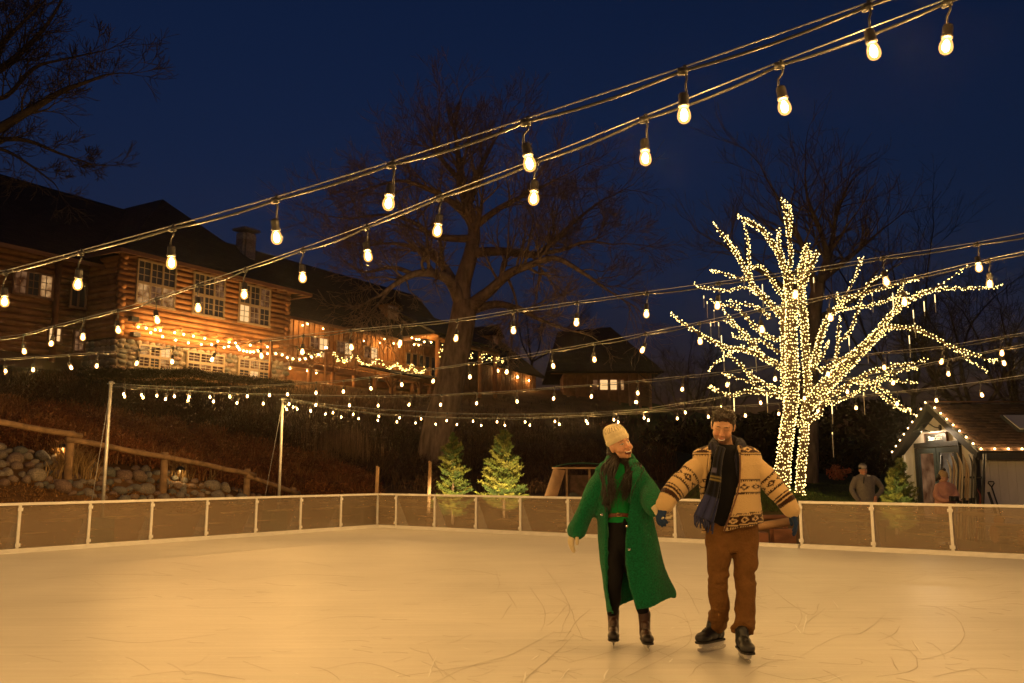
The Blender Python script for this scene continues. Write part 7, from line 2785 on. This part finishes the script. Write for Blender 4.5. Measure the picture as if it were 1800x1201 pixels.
limb(mb, [m_(1250, 788, -.05), m_(1262, 778, .07), m_(1280, 774, .11), m_(1296, 776, .07), m_(1303, 788, -.05)], [.022, .030, .032, .030, .022], 12)
limb(mb, [m_(1300, 786, -.09), m_(1303, 800, -.14), m_(1302, 822, -.165)], [.022, .018, .014], 10)
limb(mb, [m_(1252, 786, -.09), m_(1248, 802, -.14), m_(1245, 825, -.16)], [.022, .018, .014], 10)
armR = [m_(1240, 816, .0), m_(1218, 832, -.01), m_(1197, 851, -.04), m_(1178, 871, -.08), m_(1169, 886, -.10)]
armL = [m_(1322, 818, .0), m_(1342, 836, .0), m_(1362, 858, -.02), m_(1382, 881, -.05), m_(1391, 896, -.06)]
jme = remesh(mb, .0085, 4)
zh = m_(1305, 928).z
def jac_col(co):
    px_ = co.x
    # height in photo rows, following the tilt of the hem
    d = co - V(0, 0, CAMH)
    c, s_ = math.cos(PITCH), math.sin(PITCH)
    dep = MY * c
    v = (-MY * s_ + (co.z - CAMH) * c) / (MY * c + (co.z - CAMH) * s_)
    row = 600.5 - v * FPX
    u_ = (co.x / (MY * c) * FPX + 900 - 1240) / 100
    row += 14 * max(0, u_ - .3) * max(0, (row - 840) / 90)
    ang = math.atan2(co.x - m_(1287, 850).x, -(co.y - MY))
    sarc = ang * .2
    if row < 779 or co.y < MY - .40:
        return TAN_
    if row < 800 and abs(co.x - m_(1276, 800).x) > .075:
        if row > 798.2 or 781 < row < 784:
            return DARK
        if 784 <= row < 796.5:
            return TAN_ if motif(co.x, (row - 790.2) / 5.2, .095) else DARK
        return TAN_
    if 796 <= row < 803 and abs(co.x - m_(1276, 800).x) > .06:
        return DARK if tri(co.x / .018) * 3.5 > row - 798.5 and row < 802 else TAN_
    if 842 < row < 870:
        if row < 844.5 or 866 < row < 868.5:
            return DARK
        if 844.5 < row < 847.5:
            return DARK if tri(sarc / .02) > .5 else TAN_
        if 868.5 < row < 870:
            return DARK if tri(sarc / .02) > .5 else TAN_
        if 850 < row < 863:
            return DARK if motif(sarc, (row - 856.5) / 6.5, .13) else TAN_
        return TAN_
    if 901 < row < 936:
        if 903 < row < 906.5:
            return DARK if tri(sarc / .022) > (row - 903) / 3.5 else TAN_
        if 907.5 < row < 922:
            return TAN_ if motif(sarc, (row - 915) / 6.5, .105) else DARK
        if 924 < row < 926:
            return DARK
        if 926 <= row < 930:
            return DARK if tri(sarc / .022) > .45 else TAN_
        if 931.5 < row < 934:
            return DARK
    return TAN_
jac = finish(jme, 'jacket', M['jacket'], man, jac_col, disp=fold(3, .011, 9, 4, .002))
def sleeve(arm, rads, name):
    mb = MB()
    Q = limb(mb, arm, rads, 22)
    # open cuff edge
    me = remesh(mb, .0075, 4)
    cum = [0]
    for a_, b_ in zip(Q, Q[1:]):
        cum.append(cum[-1] + (b_ - a_).length)
    def colr(co):
        best = None
        for i in range(len(Q) - 1):
            a_, b_ = Q[i], Q[i + 1]
            ab = b_ - a_
            t = max(0, min(1, (co - a_).dot(ab) / ab.length_squared))
            q = a_ + ab * t
            dd = (co - q).length_squared
            if best is None or dd < best[0]:
                best = (dd, cum[i] + t * ab.length, co - q, ab.normalized())
        t = best[1] / cum[-1]
        rel, ax = best[2], best[3]
        e1_ = ax.cross(V(0, 1, 0)).normalized()
        e2_ = ax.cross(e1_)
        an = math.atan2(rel.dot(e2_), rel.dot(e1_))
        s_ = an * .09
        if t < .16:
            return jac_col(co)
        if .30 < t < .60:
            if .31 < t < .335 or .555 < t < .58:
                return DARK
            if .335 < t < .36 or .53 < t < .555:
                return DARK if tri(s_ / .02) > .5 else TAN_
            if .385 < t < .51:
                return DARK if motif(s_, (t - .448) / .063, .105) else TAN_
            return TAN_
        if .70 < t < .722 or .745 < t < .785 or .81 < t < .885:
            return DARK
        return TAN_
    return finish(me, name, M['jacket'], man, colr, disp=fold(len(name), .010, 12, 12, .002))
sleeve(armR, [.084, .088, .082, .073, .066], 'sleeve')
sleeve(armL, [.084, .088, .080, .071, .064], 'sleeve')
# zip along the open edge
zp = catmull([m_(1301, 800, -.165), m_(1301, 830, -.175), m_(1298, 860, -.18), m_(1288, 893, -.185), m_(1273, 934, -.19)], 5)
MB().tube(zp, .006, 6).build('zip', mat('brown_zip', (0.14, 0.06, 0.03), 0.6), jac, True)
# scarf: neck wrap and hanging end with fringe
M['scarf'] = attr_mat('navy_plaid_scarf', rough=0.95, spec=0.08, sheen=0.15, bump=0.4, bump_scale=150)
def scarf_c(v, u_):
    NAVY, BLK, BLU = (0.018, 0.020, 0.034), (0.010, 0.010, 0.012), (0.040, 0.046, 0.125)
    c = NAVY if (u_ * 5) % 1 > .5 else BLK
    if v > .68:
        c = BLU if (u_ * 3) % 1 > .25 else (0.028, 0.032, 0.085)
    if .30 < v < .36 and u_ < .4:
        c = (0.09, 0.085, 0.15)
    if .415 < v < .435 or .455 < v < .475:
        c = (0.22, 0.17, 0.06)
    return c
cl_ = [(1268, 786, -.16), (1263, 806, -.19), (1260, 828, -.205), (1257, 850, -.215), (1252, 872, -.22), (1244, 895, -.225), (1238, 912, -.23)]
wd_ = [.055, .060, .066, .078, .095, .115, .125]
C_ = catmull([m_(*q) for q in cl_], 8)
vs_, fs_, cs_ = [], [], []
nu = 24
for i, p in enumerate(C_):
    v = i / (len(C_) - 1)
    t = v * (len(wd_) - 1)
    j = min(len(wd_) - 2, int(t))
    w0 = wd_[j] + (wd_[j + 1] - wd_[j]) * (t - j)
    tg = (C_[min(i + 1, len(C_) - 1)] - C_[max(i - 1, 0)]).normalized()
    sd = tg.cross(V(0, -1, 0)).normalized()
    for k in range(nu + 1):
        u_ = k / nu
        fo = math.sin(u_ * 15 + v * 2) * .011 * (.5 + .7 * v) + math.sin(u_ * 7 + 1) * .006
        vs_.append(p + sd * (u_ - .5) * w0 * 1.15 * -1 + V(0, fo, 0))
        cs_.append(scarf_c(v, u_))
n_r = len(C_)
for i in range(n_r - 1):
    for k in range(nu):
        a_ = i * (nu + 1) + k
        fs_.append((a_, a_ + 1, a_ + nu + 2, a_ + nu + 1))
me = bpy.data.meshes.new('scarf')
me.from_pydata([tuple(p) for p in vs_], [], fs_)
ca = me.color_attributes.new('Col', 'FLOAT_COLOR', 'POINT')
ca.data.foreach_set('color', [q for c in cs_ for q in (*c, 1)])
L0 = base_of(man)
me.transform(Matrix.Translation(-L0))
me.materials.append(M['scarf'])
me.polygons.foreach_set('use_smooth', [True] * len(me.polygons))
scarf = obj('scarf', me, man)
md = scarf.modifiers.new('thick', 'SOLIDIFY')
md.thickness = .012
M['fringe'] = mat('scarf_fringe', (0.03, 0.034, 0.09), 0.95)
fr_ = random.Random(6)
last = vs_[-(nu + 1):]
for k in range(0, nu + 1, 2):
    p = last[k]
    e = p + V(fr_.gauss(-.01, .012), fr_.gauss(0, .01), -fr_.uniform(.055, .085))
    MB().tube([p, p.lerp(e, .5) + V(fr_.gauss(0, .004), 0, 0), e], [.0065, .007, .005], 6).build('fringe', M['fringe'], scarf, True)
mb = MB()
limb(mb, [m_(1262, 800, -.15), m_(1254, 786, -.08), m_(1262, 776, .05), m_(1280, 773, .09), m_(1298, 778, .05), m_(1303, 788, -.05), m_(1299, 806, -.10), m_(1298, 850, -.10)], [.036, .038, .038, .038, .038, .038, .032, .020], 14)
limb(mb, [m_(1258, 795, -.12), m_(1263, 806, -.15), m_(1262, 826, -.16)], [.036, .034, .026], 12)
finish(remesh(mb, .008, 4), 'scarf_wrap', M['scarf'], man, lambda co: (0.014, 0.015, 0.022) if (co.x * 38) % 1 > .35 else (0.030, 0.028, 0.055), disp=fold(4, .010, 26, 8))
# gloved hands
M['blue_knit'] = mat('blue_glove_knit', (0.010, 0.034, 0.110), 0.9, bump=0.4, bump_scale=200)
mb = MB()
glove(mb, armL[-1] + V(.0, 0, -.01), (.30, -.08, -1), (-.8, .2, -.1), 1.1, curl=.30, spread=.05, side=-1, r=.0125)
finish(remesh(mb, .0048, 3), 'glove', M['blue_knit'], man)
mb = MB()
glove(mb, armR[-1] + V(-.006, -.01, -.01), (-.42, -.15, -1), (.55, .45, -.2), 1.05, curl=.62, side=1, r=.0118)
finish(remesh(mb, .0048, 3), 'glove', M['blue_knit'], man)
# skates
BK, BK2 = (0.012, 0.012, 0.014), (0.02, 0.019, 0.018)
skate(man, MF[0], (-.78, -.62), BK, BK2, True, h=.125, s=1.1)
skate(man, MF[1], (.0, -1), BK, BK2, True, h=.125, s=1.1)

# ================================================================= two people beyond the barrier
def bystander(label, x, yfeet, Y, spec):
    p = V(at_y(x, yfeet, Y).x, Y, GZ)
    g = thing('person', label, 'person', p)
    def q(px_, py_, d=0.0):
        return at_y(px_, py_, Y + d)
    return g, q
g, q = bystander('person in a grey quarter-zip sweater and striped knit hat, arms akimbo', 1522, 945, 20.0, None)
M['grey_sweater'] = mat('grey_sweater', (0.19, 0.175, 0.155), 0.9, noise_scale=30, noise_amt=0.15)
M['dark_trousers'] = mat('dark_trousers', (0.02, 0.018, 0.017), 0.85)
_b = build_head(g, q(1517, 827), (-.05, -1, -.05), (0, 0, 1), 1.0, (0.50, 0.27, 0.18), (0.35, 0.12, 0.09), open_mouth=.2, neck_to=q(1517, 842, .05), neck_r=.06, squint=.4)
mb = MB()
ell(mb, [(834, 1511, 1524, .06, .06), (838, 1503, 1534, .10, .11), (846, 1503, 1538, .13, .13), (858, 1505, 1537, .15, .13), (870, 1506, 1537, .16, .13), (880, 1507, 1537, .15, .13), (887, 1508, 1536, .12, .12)], 20.0)
limb(mb, [q(1505, 843), q(1498, 858, .02), q(1499, 866, -.04), q(1508, 879, -.10)], [.080, .066, .060, .05], 12)
limb(mb, [q(1536, 842), q(1547, 853, .06), q(1550, 859, .06), q(1549, 864, .04), q(1540, 874, -.05)], [.080, .064, .058, .056, .05], 12)
finish(remesh(mb, .014, 5), 'sweater', M['grey_sweater'], g, disp=fold(9, .012, 10, 6))
mb = MB()
ell(mb, [(884, 1506, 1538, .13, .13), (896, 1505, 1539, .14, .14), (902, 1507, 1537, .11, .11)], 20.0)
limb(mb, [q(1513, 900), q(1512, 922), q(1512, 942)], [.10, .08, .065], 12)
limb(mb, [q(1530, 900), q(1531, 922), q(1532, 942)], [.10, .08, .065], 12)
finish(remesh(mb, .016, 4), 'trousers', M['dark_trousers'], g)
for x in (1512, 1532):
    c = q(x, 945)
    MB().ball(V(c.x, 19.92, GZ + .05), (.055, .14, .055), 12, 8).build('shoe', M['black_trim'], g, True)
for (x, y, dx_) in [(1510, 880, .02), (1539, 874, -.02)]:
    mb = MB()
    glove(mb, q(x, y, -.09), (dx_ * 10, -.3, -.9), (0, 1, 0), 1.0, curl=.4)
    finish(remesh(mb, .007, 2), 'hand', M['skin'], g, lambda co: (0.5, 0.27, 0.18))
MB().tube([q(1519, 838, -.12), q(1518, 850, -.17)], .012, 6).build('zip', M['black_trim'], g)
MB().box(q(1527, 834 + 1, -.16) + V(0, 0, -.02), (.07, .01, .02)).build('chest_logo', M['white_frame'], g)
hrows = [(.02, .084, .104, -.01, .1), (.055, .088, .106, -.01, .06), (.09, .085, .10, -.014, .03), (.13, .066, .08, -.02, 0), (.155, .035, .045, -.02, 0), (.162, .01, .012, -.02, 0)]
me = knit_hat(g, _b[0], _b[3], None, hrows)
inv_ = _b[1]
finish(me, 'knit_hat', M['hat_knit'], g, lambda co: (0.03, 0.03, 0.03) if (inv_ @ co).z < .06 else ((0.5, 0.47, 0.42) if (inv_ @ co).z < .10 else (0.14, 0.13, 0.12)))

g, q = bystander('person in a pink coat and tan knit hat holding a dark camera by the skis', 1660, 955, 19.3, None)
M['pink_coat'] = mat('pink_coat', (0.50, 0.26, 0.21), 0.85, noise_scale=14, noise_amt=0.12)
M['grey_jeans'] = mat('grey_jeans', (0.06, 0.058, 0.06), 0.85)
_b = build_head(g, q(1658, 839), (.75, -.62, -.3), (0.1, -.2, 1), .95, (0.50, 0.29, 0.2), (0.4, 0.15, 0.12), open_mouth=.2, neck_to=q(1657, 853, .04), neck_r=.05, squint=.6, fem=True)
mb = MB()
ell(mb, [(847, 1652, 1668, .06, .06), (851, 1646, 1676, .10, .10), (862, 1643, 1680, .13, .12), (878, 1644, 1678, .14, .13), (893, 1643, 1677, .15, .14), (904, 1644, 1675, .14, .14)], 19.3)
limb(mb, [q(1649, 856), q(1646, 872, -.05), q(1660, 880, -.20), q(1672, 878, -.26)], [.075, .07, .058, .048], 12)
limb(mb, [q(1674, 856), q(1681, 870, -.06), q(1680, 879, -.22)], [.075, .066, .05], 12)
finish(remesh(mb, .014, 5), 'coat', M['pink_coat'], g, disp=fold(12, .010, 10, 6))
mb = MB()
limb(mb, [q(1654, 900), q(1653, 925), q(1652, 949)], [.085, .065, .05], 12)
limb(mb, [q(1667, 900), q(1668, 925), q(1668, 949)], [.085, .065, .05], 12)
mb.ball(q(1660, 898), (.15, .11, .09), 14, 10)
finish(remesh(mb, .014, 4), 'trousers', M['grey_jeans'], g)
for x in (1652, 1668):
    c = q(x, 952)
    MB().ball(V(c.x + .02, 19.24, GZ + .045), (.05, .12, .05), 12, 8).build('shoe', M['white_frame'], g, True)
for x in (1672, 1680):
    mb = MB()
    glove(mb, q(x, 878, -.26), (.3, -.6, .1), (0, .2, -1), .9, curl=.5)
    finish(remesh(mb, .007, 2), 'hand', M['skin'], g, lambda co: (0.5, 0.29, 0.2))
me = knit_hat(g, _b[0], _b[3], None, hrows)
finish(me, 'knit_hat', M['hat_knit'], g, lambda co: (0.45, 0.33, 0.18))
mb = MB()
mb.ball(_b[0]((0, -.06, .0)), (.085, .06, .09), 16, 10, rot=_b[3])
limb(mb, [_b[0]((0, -.1, .0)), _b[0]((0, -.13, -.12))], [.04, .025], 10)
finish(remesh(mb, .01, 3), 'hair', M['hair_black'], g)
MB().ball(_b[0]((0, -.02, .175)), .04, 12, 8).build('pom_pom', M['hair_black'], g, True)
cm = thing('camera', 'dark camera held in the hands of the pink coated person', 'camera', q(1677, 882, -.36))
MB().box(q(1677, 877, -.36), (.17, .09, .11)).build('body', M['black_trim'], cm)
MB().tube([q(1677, 877, -.40), q(1680, 878, -.50)], .04, 14).build('lens', M['black_trim'], cm, True)
# ------------------------------------------------------------------ misty air
HAZE = 0.0004
if HAZE > 0:
    b = MB()
    b.box((0, 110, 21), (340, 320, 50))
    hz = stuff(b.build('haze', None))
    hm = bpy.data.materials.new('misty_air')
    hm.use_nodes = True
    nt = hm.node_tree
    nt.nodes.clear()
    ho = nt.nodes.new('ShaderNodeOutputMaterial')
    pv = nt.nodes.new('ShaderNodeVolumePrincipled')
    pv.inputs['Color'].default_value = (0.95, 0.88, 0.78, 1)
    pv.inputs['Density'].default_value = HAZE
    pv.inputs['Anisotropy'].default_value = 0.965
    nt.links.new(pv.outputs[0], ho.inputs['Volume'])
    hz.data.materials.clear()
    hz.data.materials.append(hm)
